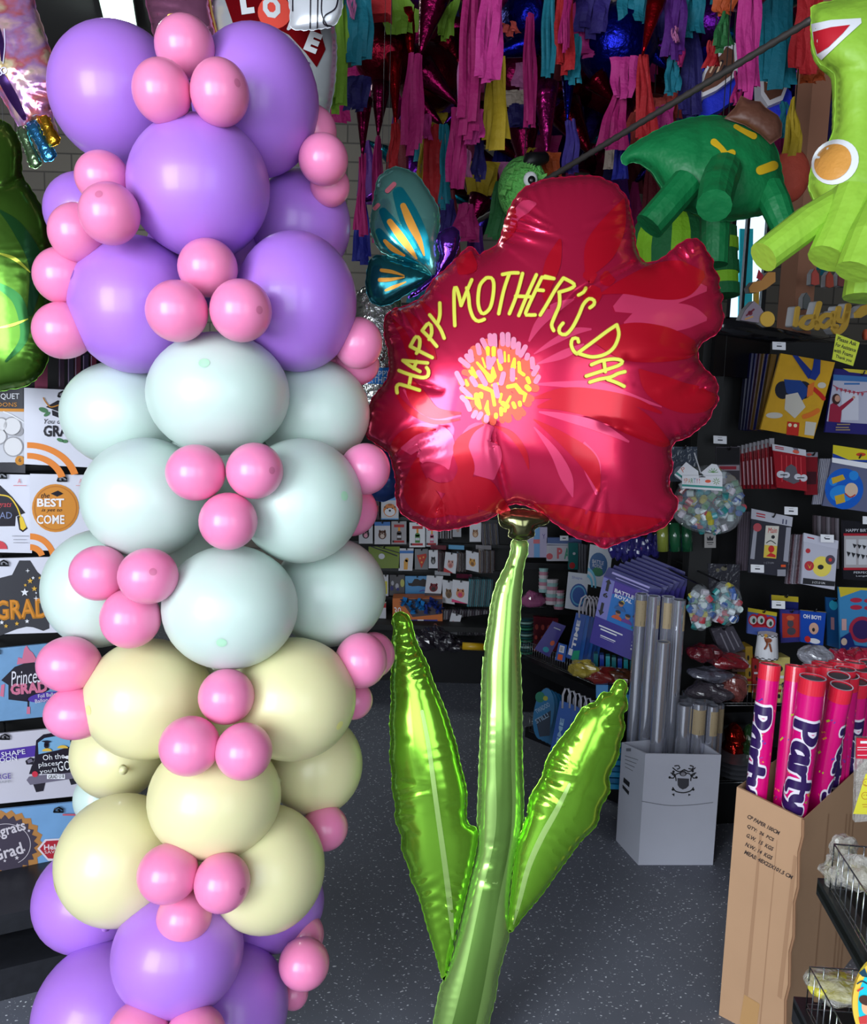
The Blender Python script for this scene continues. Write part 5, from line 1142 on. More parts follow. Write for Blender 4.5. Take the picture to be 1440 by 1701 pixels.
e = [(cB + Vector((0, 0, zB * (1 - i / 14))) - nrm * 0.0 + dAB.normalized() * (0.003 * math.sin(i * 2.1))) for i in range(15)]
MB().tube(e, 0.0035, 6).build('crushed_edge', mat((150, 110, 80), 0.8), carton)

MAG = mat((222, 8, 120), 0.2, coat=0.6); TR = mat((226, 36, 60), 0.3, coat=0.4); INKP = mat((48, 22, 84), 0.25, coat=0.4); TW = mat((236, 226, 240), 0.3, coat=0.3)
def cannon(top, bot, r_px, d, label, a0=0.0, txt=True, db=None, group='confetti cannons in the brown box'):
    A, B = at(top[0], top[1], d), at(bot[0], bot[1], db or d)
    r = r_px * d / F
    fl_, fr_ = (cB - cA).normalized(), (cC - cB).normalized(); nl_ = Vector((-fl_.y, fl_.x, 0)); nr_ = Vector((-fr_.y, fr_.x, 0))
    def inside_box(p): return (p - cA).dot(nl_) > r + 0.008 and (p - cB).dot(nr_) > r + 0.008 and (p - cC).dot(nl_) < 0.22 + 9
    for _ in range(60):                                  # slide away along the sight line until it stands inside the carton
        if inside_box(B): break
        db = (db or d) + 0.01; B = at(bot[0], bot[1], db)
    if (A - CAM).dot(FWD) < (B - CAM).dot(FWD) - 0.10: A = at(top[0], top[1], (B - CAM).dot(FWD) - 0.10)
    D0 = (B - A)
    for q in range(1, 40):
        Bn = A + D0 * (1 + q * 0.05)
        if not inside_box(Bn) or Bn.z < 0.03: break
        B = Bn
    t = thing('confetti_cannon', label, 'confetti cannon', B, group)
    ax = (A - B).normalized(); L = (A - B).length
    toc = (CAM - A); toc = (toc - ax * toc.dot(ax)).normalized(); sd = ax.cross(toc)
    def P(th, h, k=1.0): return B + ax * h + (toc * math.cos(th) + sd * math.sin(th)) * r * k
    n = 28; V = []; 
    hs = [0, L - 0.035]
    mm = Multi()
    mm.add(MAG, [P(2 * math.pi * j / n, h) for h in hs for j in range(n)], [(j, (j + 1) % n, n + (j + 1) % n, n + j) for j in range(n)])
    # confetti specks printed on the tube
    rnd = random.Random(int(top[0] * 7 + top[1]))
    sp = [((60, 70, 180), 5), ((190, 200, 60), 3), ((240, 150, 60), 4)]
    for c, q in sp:
        for _ in range(q):
            th, h = rnd.uniform(-1.2, 1.2), L - rnd.uniform(0.06, 0.36); an = rnd.uniform(-1, 1); l_, w_ = rnd.choice([(0.006, 0.002), (0.014, 0.0035), (0.005, 0.0025)])
            pts = []
            for (x, y) in ((-l_, -w_), (l_, -w_), (l_, w_), (-l_, w_)):
                X = x * math.cos(an) - y * math.sin(an); Y = x * math.sin(an) + y * math.cos(an); pts.append(P(th + X / r, h + Y, 1.012))
            mm.add(gloss(c), pts, [(0, 1, 2, 3)])
    mm.build('tube', t, True)
    if txt:
        G = [[(0.0, 0.0), (0.0, 0.35), (0.02, 0.75), (0.0, 1.0)], [(0.0, 1.0), (0.22, 1.02), (0.34, 0.8), (0.24, 0.52), (0.0, 0.45)],
             [(0.74, 0.6), (0.62, 0.68), (0.48, 0.5), (0.46, 0.2), (0.58, 0.05), (0.72, 0.25)], [(0.76, 0.7), (0.74, 0.35), (0.82, 0.02)],
             [(0.95, 0.65), (0.96, 0.3), (0.95, 0.0)], [(0.96, 0.4), (1.05, 0.62), (1.18, 0.66)],
             [(1.34, 1.0), (1.32, 0.5), (1.34, 0.1), (1.46, 0.02)], [(1.22, 0.68), (1.36, 0.7), (1.5, 0.66)],
             [(1.60, 0.68), (1.62, 0.4), (1.74, 0.3), (1.84, 0.5)], [(1.88, 0.72), (1.84, 0.2), (1.72, -0.15), (1.58, -0.2)]]
        dk = Multi()
        for wd, kk, m_ in ((0.30, 1.02, TW), (0.19, 1.045, INKP)):
            for g in G:
                sv, sf = stroke(g, wd, 0.06, 4)
                dk.add(m_, [P(a0 + (y - 0.42) * 0.056 / r, L - 0.105 - x * 0.105, kk) for x, y in sv], sf)
        dk.build('lettering', t, True)
    rim = Multi(); hh = [L - 0.035, L]
    rim.add(TR, [P(2 * math.pi * j / n, h, 1.02) for h in hh for j in range(n)] + [P(2 * math.pi * j / n, L, 0.9) for j in range(n)], [(j, (j + 1) % n, n + (j + 1) % n, n + j) for j in range(n)])
    rim.F += []; b0 = len(rim.V)
    rim.add(TW, [P(2 * math.pi * j / n, L + 0.0005, k) for k in (1.02, 0.9) for j in range(n)], [(j, (j + 1) % n, n + (j + 1) % n, n + j) for j in range(n)])
    rim.build('red_rim', t)
    MB().add([P(2 * math.pi * j / n, L - 0.003, 0.91) for j in range(n)], [tuple(range(n))]).build('end_disc', mat((96, 92, 98), 0.35, 0.3), t)
    return t
cannon((1279, 1103), (1255, 1330), 17, 2.02, 'pink confetti cannon standing alone at the left of the box, with blue streak', -0.95)
cannon((1322, 1106), (1300, 1345), 16.5, 2.03, 'pink confetti cannon half hidden behind the one with the biggest lettering', 1.8)
cannon((1350, 1125), (1318, 1352), 21, 1.93, 'pink confetti cannon with the biggest Party lettering, nearest the box corner', -0.1)
cannon((1398, 1139), (1352, 1355), 18.5, 1.92, 'pink confetti cannon leaning in front, its lettering turned away', 1.9)
cannon((1393, 1122), (1372, 1345), 18, 2.0, 'pink confetti cannon right behind the leaning one', 0.2)
cannon((1425, 1132), (1398, 1350), 18, 1.97, 'pink confetti cannon with Party lettering near the right edge', -0.2)
for i, (x, y, d) in enumerate(((1350, 1106, 2.12), (1378, 1108, 2.1), (1404, 1111, 2.1), (1432, 1111, 2.08), (1452, 1125, 2.0), (1366, 1100, 2.2), (1394, 1099, 2.2), (1420, 1100, 2.2), (1444, 1101, 2.2), (1410, 1122, 2.03), (1462, 1110, 2.12))):
    cannon((x, y), (x - 24, y + 235), 16.5, d, 'pink confetti cannon in the rear of the box, only its rim and upper end showing', i, False, group='rear confetti cannons in the brown box')

# ================================================================== WHITE BOX WITH CLEAR FILM ROLLS
wA, wB, wC = floor_at(1023, 1396), floor_at(1060, 1437), floor_at(1184, 1437)
dv = wC - wB; side = wA - wB; wD = wC + side
def zt(c, x, y): return z_at(c, y, x)
tA, tB, tC = zt(wA, 1040, 1234), zt(wB, 1066, 1251), zt(wC, 1199, 1254)
mm = Multi(); WB = mat((196, 198, 212), 0.6, var=0.06, vscale=8)
box_walls(mm, WB, [wB, wC, wD, wA], [tB, tC, tC, tA])
fw = Face(wB, wC); BK = mat((30, 30, 36), 0.6); G_ = mat((112, 114, 124), 0.6)
e = lambda P: cv(P, 960, 1100, 4.727)
mm.print(BK, fw, 0.001, *[stroke(e(p), 7 / 4.7 * 1.3, 3, 1) for p in ([(745, 830), (770, 850), (800, 860), (835, 845), (870, 860), (900, 845), (920, 830)], [(760, 815), (790, 812), (800, 830), (780, 840)], [(880, 812), (905, 820), (895, 840), (870, 835)], [(730, 870), (760, 880), (750, 910), (715, 905)], [(925, 870), (895, 880), (905, 910), (935, 905)], [(740, 880), (765, 900), (770, 930)], [(915, 880), (890, 900), (885, 930)], [(745, 985), (770, 1015), (830, 1025), (885, 1010), (905, 985)], [(770, 880), (800, 870), (830, 875)], [(880, 880), (860, 872), (830, 875)])],
         poly(*e([(735, 1035), (758, 1030), (756, 1055)])), poly(*e([(888, 1040), (866, 1032), (866, 1052)])), *[circ(*e([q])[0], 2.2, n=8) for q in ((720, 905), (930, 905), (750, 860), (900, 855), (760, 890), (890, 890), (745, 1000), (905, 1000))])
mm.print(mat((66, 66, 74), 0.6), fw, 0.0015, poly(*e([(780, 910), (872, 915), (870, 970), (850, 990), (822, 1000), (795, 985), (782, 965)])))
mm.print(BK, fw, 0.002, circ(*e([(825, 875)])[0], 6, 4.5), poly(*e([(815, 850), (836, 838), (850, 855)]))); mm.print(mat((140, 140, 150), 0.6), fw, 0.0025, circ(*e([(825, 878)])[0], 4, 3))
mm.print(G_, fw, 0.001, stroke([(1066, 1331), (1110, 1338), (1150, 1337), (1184, 1333)], 1, 6, 1))
fs = Face(wA, wB)
mm.print(BK, fs, 0.001, poly((1036, 1291), (1046, 1300), (1045, 1308), (1035, 1299)), poly((1034, 1303), (1045, 1315), (1044, 1321), (1034, 1309)))
mm.print(G_, fs, 0.001, rect(1040, 1243, 1048, 1248), *[poly((1038, 1255 + 6 * k), (1060 - k * 3, 1262 + 6 * k), (1060 - k * 3, 1263 + 6 * k), (1038, 1256 + 6 * k)) for k in range(4)])
wbox = mm.build('white_carton'); finish(wbox, 'pale grey carton with a black crest print, holding clear film rolls', 'box')
tp = lambda x, y: None
FILM = mat((176, 178, 190), 0.1, 0.35, coat=0.8); FILMi = mat((120, 122, 134), 0.25, 0.3)
FILM2 = mat((206, 208, 220), 0.16, 0.75, coat=1.0)
def film_roll(x, yt, yb, r_px, d, lab, sticker=None, group='clear film rolls in the white carton', lean=0.0):
    A = at(x, yt, d); B = Vector((A.x - lean, A.y, 0.02)); r = r_px * d / F
    t = thing('film_roll', lab, 'film roll', B, group); n = 24
    q = [B.lerp(A, i / 5) for i in range(6)]
    MB().tube(q, r, n, cap=False).build('film', FILM2, t, True)
    m2 = Multi(); ax = Vector((0, 0, 1))
    V = [A + Vector((math.cos(2 * math.pi * j / n), math.sin(2 * math.pi * j / n), 0)) * r * k for k in (1.0, 0.72) for j in range(n)]
    m2.add(FILM, V, [(j, (j + 1) % n, n + (j + 1) % n, n + j) for j in range(n)])
    V = [A - Vector((0, 0, h)) + Vector((math.cos(2 * math.pi * j / n), math.sin(2 * math.pi * j / n), 0)) * r * 0.72 for h in (0, 0.03) for j in range(n)]
    m2.add(FILMi, V, [(j, (j + 1) % n, n + (j + 1) % n, n + j) for j in range(n)] + [tuple(range(n, 2 * n))]); m2.build('end_ring', t)
    if sticker:
        y0, y1, a0, a1 = sticker; h0 = at(x, y0, d).z; h1 = at(x, y1, d).z; mm = Multi(); V = []; k = 10
        def S_(th, h, kk): 
            th = math.radians(th) - math.pi / 2; u = (h - B.z) / (A.z - B.z); c = B.lerp(A, u); return Vector((c.x + math.cos(th) * r * kk, c.y + math.sin(th) * r * kk, h))
        mm.add(mat((178, 158, 124), 0.6), [S_(a0 + (a1 - a0) * i / k, h, 1.01) for h in (h0, h1) for i in range(k + 1)], [(i, i + 1, k + 2 + i, k + 1 + i) for i in range(k)])
        ink = mat((96, 80, 60), 0.6)
        for l_ in range(6):
            ha = h0 + (h1 - h0) * (0.12 + 0.09 * l_); am = a0 + (a1 - a0) * 0.15; an = a0 + (a1 - a0) * (0.6 + 0.25 * (l_ % 2))
            mm.add(ink, [S_(am, ha, 1.02), S_(an, ha, 1.02), S_(an, ha - 0.0025, 1.02), S_(am, ha - 0.0025, 1.02)], [(0, 1, 2, 3)])
        am, an = a0 + (a1 - a0) * 0.5, a0 + (a1 - a0) * 0.85; ha, hb = h0 + (h1 - h0) * 0.8, h0 + (h1 - h0) * 0.95
        mm.add(mat((60, 60, 66), 0.6), [S_(am, ha, 1.02), S_(an, ha, 1.02), S_(an, hb, 1.02), S_(am, hb, 1.02)], [(0, 1, 2, 3)])
        mm.build('paper_label', t)
    return t
film_roll(1066, 986, 0, 11, 2.90, 'tall clear film roll, leftmost, with beige label on its left side', (996, 1040, -60, 40))
film_roll(1086, 990, 0, 11, 2.84, 'tall clear film roll second from the left, in front', (1004, 1044, 20, 85))
film_roll(1110, 991, 0, 11, 2.86, 'tall clear film roll with beige label turned to the front, third from the left', (1000, 1044, -50, 50))
film_roll(1128, 996, 0, 11.5, 2.82, 'tall clear film roll, rightmost of the tall ones', (1004, 1048, 30, 90))
film_roll(1102, 1066, 0, 11.5, 2.74, 'clear film roll ending lower than the tall ones, in front of them')
film_roll(1138, 1170, 0, 12, 2.80, 'short clear film roll without label, leftmost of the short ones')
film_roll(1162, 1168, 0, 11.5, 2.80, 'short clear film roll with wide beige label facing front', (1177, 1220, -70, 60))
film_roll(1184, 1172, 0, 10.5, 2.81, 'short clear film roll with beige label, second from the right', (1180, 1222, -30, 60))
film_roll(1196, 1170, 0, 7.5, 2.86, 'short clear film roll at the right edge of the carton', (1176, 1218, -60, 60))
for x, y, d in ((1132, 1158, 2.92), (1150, 1156, 2.93), (1168, 1158, 2.92), (1184, 1162, 2.90), (1142, 1149, 3.0), (1158, 1150, 3.0)):
    film_roll(x, y, 0, 9.5, d, 'short clear film roll in the back rows, only its top ring showing', None, 'rear short film rolls in the white carton')

# ================================================================== WIRE SHELVES AT THE LOWER RIGHT
def wire_basket_edge(name, parent, P, h, step=0.022, r=0.0011):
    """front fence of a wire basket along the polyline P (world), height h"""
    b = MB(); top = [p + Vector((0, 0, h)) for p in P]
    b.tube(top, r * 1.3, 6); b.tube(P, r * 1.3, 6); b.tube([p + Vector((0, 0, h * 0.12)) for p in P], r, 5)
    for i in range(len(P) - 1):
        L = (P[i + 1] - P[i]).length; k = max(1, int(L / step))
        for j in range(k + 1): q = P[i].lerp(P[i + 1], j / k); b.tube([q, q + Vector((0, 0, h))], r, 5)
    return b.build(name, M_wire, parent, True)
def side_shelf(label, pl0, pl1, dz, fh, d0, d1):
    """black shelf seen edge-on at the right, its front lip running from pl0 to pl1 (pixels) at depths d0, d1"""
    a, b = at(*pl0, d0), at(*pl1, d1); b.z = a.z; t = thing('wire_shelf', label, 'shelf', (a.x, a.y, a.z - dz), 'wire fronted shelves at the lower right')
    d = (b - a); n_ = Vector((-d.y, d.x, 0)).normalized()
    if n_.x < 0: n_ = -n_
    w_ = 0.34
    MB().hexa([a - Vector((0, 0, dz)), b - Vector((0, 0, dz)), b, a, a - Vector((0, 0, dz)) + n_ * 0.03, b - Vector((0, 0, dz)) + n_ * 0.03, b + n_ * 0.03, a + n_ * 0.03]).build('front_lip', mat((30, 30, 34), 0.35, coat=0.3), t)
    MB().hexa([a - Vector((0, 0, 0.02)), b - Vector((0, 0, 0.02)), b - Vector((0, 0, 0.008)), a - Vector((0, 0, 0.008)), a + n_ * w_ - Vector((0, 0, 0.02)), b + n_ * w_ - Vector((0, 0, 0.02)), b + n_ * w_ - Vector((0, 0, 0.008)), a + n_ * w_ - Vector((0, 0, 0.008))]).build('deck', M_blackm, t)
    q = d.normalized() * 0.03
    wire_basket_edge('wire_fence', t, [a + n_ * w_ * 0.9 + q, a + n_ * 0.01 + q, b + n_ * 0.01], fh)
    return t, a, b, n_
s1, a1, b1, n1 = side_shelf('upper black shelf with a wire fence in front of the brown box', (1358, 1458), (1475, 1545), 0.028, 0.075, 1.42, 1.14)
MB().tube([a1 + n1 * 0.05 + (b1 - a1) * 0.2 - Vector((0, 0, 0.03)), a1 + n1 * 0.05 + (b1 - a1) * 0.05 - Vector((0, 0, 0.06)), a1 + n1 * 0.05 + (b1 - a1) * 0.32 - Vector((0, 0, 0.055))], 0.003, 5).build('bracket', M_black, s1)
s2, a2, b2, n2 = side_shelf('lower black shelf with a wire fence by the round party plate', (1318, 1655), (1475, 1790), 0.045, 0.075, 1.46, 1.12)
# gondola upright that carries both shelves
pu_ = a1 + n1 * 0.36 + (b1 - a1) * 1.2; o = MB().box((pu_.x, pu_.y, 0.62), (0.05, 0.05, 1.24)).build('shelf_upright', M_black); finish(o, 'black upright carrying the two wire shelves, beyond the right edge', 'upright')
CLR = mat((206, 202, 196), 0.08, 0.0, alpha=0.42, coat=1.0, bump=1.0, bscale=55, bw=1.5)
def crumple(name, c, r, seed=0, m=None, parent=None, n=24, k=14, amp=0.18):
    b = MB().ball(c, r, n, k); rnd = random.Random(seed); D_ = [(Vector((rnd.gauss(0, 1), rnd.gauss(0, 1), rnd.gauss(0, 1))).normalized(), rnd.uniform(4, 9), rnd.uniform(0, 6)) for _ in range(7)]
    V = []
    for v in b.V:
        q = v - Vector(c); u = q.normalized(); f = 1 + amp * sum(math.sin(u.dot(d) * w_ + p) for d, w_, p in D_) / 3; V.append(Vector(c) + q * f)
    return mk(name, V, b.F, m, parent, False)
def bag(name, label, c, r, seed, inner, cat='bag', group=None):
    t = thing(name, label, cat, Vector(c) - Vector((0, 0, r[2])), group)
    crumple('contents', c, [x * 0.8 for x in r], seed + 1, inner, t, amp=0.1)
    crumple('clear_wrap', c, r, seed, CLR, t, amp=0.2); return t
YB = mat((214, 204, 70), 0.4, var=0.35, vscale=40)
for (x, y, d, rx, rz, sd, lb) in ((1402, 1412, 1.42, 0.020, 0.024, 1, 'upright knotted top of a clear bag on the upper wire shelf'), (1392, 1450, 1.40, 0.026, 0.022, 2, 'crinkled clear bag at the left end of the upper wire shelf'), (1428, 1452, 1.34, 0.030, 0.026, 3, 'crinkled clear bag on the upper wire shelf at the picture edge')):
    bag('clear_bag', lb, at(x, y, d), (rx, rx * 1.2, rz), sd, mat((176, 168, 140), 0.4, var=0.3, vscale=40), group='clear bags on the wire shelves')
bag('clear_bag', 'clear bag with yellow green paper inside, on the lower wire shelf', at(1392, 1640, 1.42), (0.062, 0.04, 0.020), 9, YB, group='clear bags on the wire shelves')
# smiley packet hanging over the box
pk_ = Pl(at(1435, 1290, 1.6), -4)
o = pack('smiley_packet', 'clear packet with a red header and yellow smiley toy at the right edge', [(1424, 1226), (1475, 1230), (1470, 1362), (1420, 1366)], pk_, 0, CLR, [(mat((222, 214, 60), 0.4), [poly((1438, 1285), (1470, 1300), (1468, 1354), (1417, 1352))]), (mat((190, 130, 40), 0.4), [ring(1439, 1300, 5.4, 6.4, 14), ring(1437, 1322, 5.4, 6.4, 14), circ(1437, 1299, 1, n=6), circ(1441, 1299, 1, n=6), circ(1435, 1321, 1, n=6), circ(1439, 1321, 1, n=6), stroke([(1436, 1303), (1439, 1305), (1442, 1303)], 1, 2, 1), rect(1432, 1336, 1448, 1337), rect(1433, 1340, 1450, 1341)])], th=0.012, unit=False)
h = Multi().block(mat((206, 30, 60), 0.3, coat=0.4), [(1423, 1226), (1475, 1230), (1475, 1262), (1422, 1260)], pk_, 0.004, 0.003); h.print(WHT, pk_, 0.005, rect(1429, 1231, 1460, 1235), rect(1424, 1241, 1470, 1242), rect(1424, 1245, 1470, 1246), rect(1424, 1254, 1470, 1255)); h.build('header_card', o)
# round plate
pp_ = Pl(at(1465, 1660, 1.12), -14); mm = Multi()
mm.block(mat((232, 190, 70), 0.3, coat=0.4), circ(1478, 1668, 62, 82, 44)[0], pp_, 0, 0.006)
mm.print(mat((30, 190, 206), 0.3, coat=0.4), pp_, 0.001, circ(1478, 1668, 53, 73, 40)); mm.print(mat((20, 60, 80), 0.4), pp_, 0.0018, poly((1426, 1616), (1436, 1608), (1442, 1624), (1432, 1622)), stroke([(1424, 1634), (1432, 1630), (1440, 1634)], 2.5, 3, 1))
mm.print(mat((196, 60, 60), 0.4), pp_, 0.0018, stroke([(1425, 1646), (1433, 1641)], 3, 3, 1), poly((1426, 1690), (1440, 1686), (1440, 1701), (1428, 1701))); mm.print(mat((226, 170, 130), 0.5), pp_, 0.002, circ(1441, 1672, 10, 14)); mm.print(mat((70, 40, 30), 0.5), pp_, 0.0025, circ(1438, 1662, 12, 8, 14, 20))
o = mm.build('party_plate'); finish(o, 'round turquoise party plate with a yellow rim at the lower right corner', 'plate')

# ================================================================== BACK SHELF IN THE CENTRE
KD = 4.35
bs = Pl(at(720, 950, KD), 0)
bl_, br_ = floor_at(540, 1128).x, floor_at(886, 1134).x
y_b = floor_at(700, 1132).y; yb = bs.o.y + 0.05
sh = thing('display_rack', 'black display rack with hanging party packs behind the flower stem', 'rack', ((bl_ + br_) / 2, yb, 0))
MB().box(((bl_ + br_) / 2, yb + 0.03, 0.95), (br_ - bl_, 0.04, 1.9)).build('back_panel', M_blackm, sh)
MB().box(((floor_at(690, 1132).x + br_) / 2, (y_b + yb) / 2, 0.11), (br_ - floor_at(690, 1132).x, yb - y_b, 0.22)).build('plinth', M_black, sh)
MB().box(((bl_ + br_) / 2, yb - 0.12, 0.36), (br_ - bl_, 0.34, 0.025)).build('deck', M_blackm, sh)
for y in (866, 908, 952, 1000, 1040):
    z = bs.hit(720, y).z; MB().box(((bl_ + br_) / 2, yb - 0.0, z + 0.004), (br_ - bl_, 0.03, 0.016)).build('crossbar', M_black, sh)
MB().box((br_ + 0.03, yb - 0.06, 0.95), (0.06, 0.2, 1.9)).build('side_post', M_black, sh)
RB, BB, TEAL = paper((170, 24, 30)), paper((30, 90, 160)), paper((70, 150, 160))
CW = mat((196, 196, 202), 0.35, coat=0.3)
def figure(c1, c2, top=None):     # little printed animal or bottle like motif
    a = [(paper(c1), [circ(0.5, 0.58, 0.26, 0.2, 14), circ(0.34, 0.42, 0.07, 0.07, 8), circ(0.66, 0.42, 0.07, 0.07, 8)]), (paper(c2), [circ(0.5, 0.64, 0.14, 0.1, 10), circ(0.42, 0.52, 0.03, 0.025, 6), circ(0.58, 0.52, 0.03, 0.025, 6)])]
    if top: a.append((paper(top), [rect(0, 0, 1, 0.17)]))
    return a
def bottle(c1): return [(RB, [rect(0.18, 0.14, 0.85, 0.26), rect(0.1, 0.84, 0.86, 0.93)]), (GOLD, [rect(0.45, 0.26, 0.58, 0.5)]), (paper(c1), [rect(0.36, 0.5, 0.67, 0.82), circ(0.515, 0.5, 0.155, 0.08, 10)]), (CW, [rect(0.38, 0.62, 0.65, 0.72)]), (BK, [circ(0.12, 0.88, 0.06, 0.05, 8)])]
GB = 'party packs on the rack behind the stem'
def bp(label, x0, y0, x1, y1, base, arts, off=0.0, sl=0.0, sh_=0.0, name='party_pack', th=0.01, hang=(0.5, 0.04)): return pack(name, label, Q(x0, y0, x1, y1, sl, sh_), bs, off, base, arts, th, 'party pack', GB, hang=hang)
bp('pack with a yellow tiger face under a blue header, topmost left of the flower', 633, 826, 662, 863, CW, [(mat((206, 120, 40), 0.4), [circ(0.5, 0.58, 0.38, 0.3, 18)]), (WHT, [circ(0.5, 0.66, 0.3, 0.18, 16)]), (BK, [circ(0.5, 0.6, 0.07, 0.05, 8), circ(0.36, 0.5, 0.04, 0.03, 8), circ(0.64, 0.5, 0.04, 0.03, 8), rect(0.16, 0.42, 0.26, 0.46), rect(0.74, 0.42, 0.84, 0.46), rect(0.44, 0.3, 0.48, 0.38), rect(0.54, 0.3, 0.58, 0.38)]), (mat((80, 150, 210), 0.4), [rect(0, -0.1, 1, 0.14), rect(0, 0.95, 1, 1)])])
bp('dark pack between the pink balloon and the tiger face pack', 612, 830, 630, 863, gloss((60, 30, 50)), [(RB, [rect(0.5, 0.3, 0.9, 0.6)])])
bp('pack with a cow face at the far left of the second row', 596, 866, 619, 903, CW, figure((30, 20, 26), (220, 150, 170)))
bp('pack with a brown horse face and blue header', 622, 867, 648, 904, CW, figure((90, 50, 36), (200, 180, 170), (50, 110, 180)))
bp('pack with a dark bottle motif and red bands', 650, 866, 675, 904, mat((150, 146, 150), 0.35, coat=0.3), bottle((60, 40, 40)))
bp('white pack with a green bottle motif and red bands', 680, 868, 706, 909, mat((214, 214, 218), 0.35, coat=0.3), bottle((60, 120, 50)), off=0.02)
bp('white pack with a pink bottle motif beside the green bottle one', 707, 872, 727, 908, CW, bottle((190, 90, 120)))
bp('white pack at the right end of the second row', 780, 868, 799, 900, CW, figure((150, 110, 80), (190, 160, 130)), off=0.06)
bp('pale pack half hidden under the red petal', 752, 866, 766, 892, mat((150, 150, 156), 0.4), [(paper((150, 120, 110)), [circ(0.6, 0.5, 0.2)])], off=0.04)
bp('lime green pack with black straps, left of the white cat pack', 612, 908, 664, 944, gloss((110, 130, 30)), [(BK, [stroke([(0.1, 0.0), (0.9, 0.42)], 0.05, 0.2, 1), stroke([(0.3, 0.0), (1.0, 0.3)], 0.04, 0.2, 1)]), (CW, [circ(0.42, 0.45, 0.1, 0.13)])], sl=0.0, sh_=0.0)
bp('white pack with an orange cat under a blue header', 664, 911, 687, 948, CW, [(paper((206, 150, 60)), [poly((0.35, 0.6), (0.4, 0.5), (0.6, 0.5), (0.65, 0.6), (0.65, 0.95), (0.38, 0.95)), circ(0.56, 0.52, 0.13, 0.1, 10)]), (paper((50, 110, 180)), [rect(0.0, 0.1, 1, 0.22)])], sh_=-0.06)
bp('pack with a red pizza slice print', 689, 912, 711, 946, mat((110, 112, 116), 0.4, coat=0.3), [(paper((180, 50, 30)), [poly((0.15, 0.3), (0.85, 0.22), (0.9, 0.35), (0.5, 0.95), (0.2, 0.42))]), (paper((210, 150, 70)), [circ(0.4, 0.45, 0.07, 0.05, 8), circ(0.65, 0.4, 0.07, 0.05, 8), circ(0.52, 0.65, 0.07, 0.05, 8)])])
bp('white pack with a black zebra like figure, left of a wine red stack', 712, 914, 727, 944, CW, figure((30, 26, 30), (120, 120, 120)), off=0.10)
bp('pack with a pale pink pig print and red corner', 740, 917, 760, 950, CW, figure((190, 140, 130), (160, 90, 90)) + [(RB, [poly((0, 0.78), (0.8, 1), (0, 1))])], off=0.12, sl=0.15, sh_=-0.1)
bp('white pack with an orange fox print under a yellow header', 774, 914, 795, 946, CW, figure((196, 140, 60), (120, 80, 40)), off=0.14, sl=0.22)
bp('narrow yellow pack beside the mint balloon', 636, 955, 645, 990, CW, [(paper((200, 190, 60)), [rect(0.1, 0.3, 0.8, 0.9)])])
bp('dark grey pack with balloons printed in yellow and grey', 647, 955, 672, 989, mat((70, 68, 72), 0.4), [(paper((170, 170, 90)), [circ(0.85, 0.4, 0.14, 0.2, 10)]), (paper((160, 160, 170)), [circ(0.2, 0.4, 0.1, 0.12, 8), circ(0.5, 0.55, 0.12, 0.15, 8)]), (paper((40, 40, 110)), [circ(0.15, 0.65, 0.12, 0.12, 8), circ(0.55, 0.7, 0.1, 0.08, 8)])])
bp('light blue pack with a big black moustache', 673, 957, 713, 991, gloss((80, 140, 190)), [(paper((30, 22, 24)), [poly((0.08, 0.2), (0.14, 0.34), (0.28, 0.34), (0.38, 0.14), (0.5, 0.13), (0.62, 0.2), (0.75, 0.12), (0.88, 0.2), (0.92, 0.38), (0.96, 0.5), (0.8, 0.52), (0.55, 0.48), (0.3, 0.5), (0.14, 0.46))]), (PUP, [stroke([(0.6, 0.75), (0.75, 0.68), (0.9, 0.74)], 0.04, 0.2, 1)])])
bp('white pack with a dark red owl', 709, 956, 736, 990, CW, figure((110, 14, 30), (40, 10, 16)) + [(paper((60, 50, 56)), [rect(0, 0.85, 1, 1)])], off=0.08, sl=0.05, sh_=-0.12)
bp('white pack with two brown bears, right of the owl', 735, 963, 755, 1001, CW, figure((120, 90, 60), (90, 70, 50)), off=0.10, sl=0.15)
bp('white pack with a pink cat in front of the teal stack', 752, 963, 779, 1000, CW, figure((190, 120, 80), (190, 50, 100)) + [(mat((206, 60, 110), 0.4), [poly((0, 0.86), (1, 1), (0, 1))])], off=0.16, sl=0.12, sh_=-0.05)
bp('leaning dark framed pack in front of the lowest stack', 750, 1018, 767, 1050, CW, figure((190, 150, 160), (90, 90, 96)), off=0.14, sl=0.25, sh_=-0.25)
def stack(label, x0, x1, y0, y1, n, cols, off0, off1, pl=None, grp='packs seen edge on behind the stem', name='party_pack', sl=0.0, sh_=0.0, w_=None, th=0.004):
    pl = pl or bs; first = {}
    for i in range(n):
        t_ = i / max(1, n - 1); x = x0 + (x1 - x0) * t_; off = off0 + (off1 - off0) * t_
        c = cols[i % len(cols)]; ww = w_ or (x1 - x0) / n * 1.0
        q = [(x, y0 + sl * (x - x0)), (x + ww, y0 + sl * (x - x0) + 1), (x + ww + sh_ * (y1 - y0), y1 + sl * (x - x0)), (x + sh_ * (y1 - y0), y1 - 1 + sl * (x - x0))]
        mm = Multi().block(gloss(c), q, pl, off, th + 0.06)
        mm.print(CW if i % 3 else mat((120, 110, 120), 0.3), pl, off + 0.001, *U(q, rect(0.08, 0.06, 0.3, 0.96)))
        o = mm.build(name); finish(o, label, 'party pack', grp)
stack('dark pack with light edge in the second row, seen edge on above the stems', 727, 748, 870, 896, 6, [(50, 44, 50), (70, 60, 60)], 0.02, 0.02, grp='edge-on packs, second row left')
stack('slim grey pack in the stack right of the last white pack of the second row', 799, 824, 868, 906, 9, [(70, 64, 74), (90, 76, 60), (54, 54, 66)], 0.06, -0.05, grp='edge-on packs, second row right', sh_=0.06)
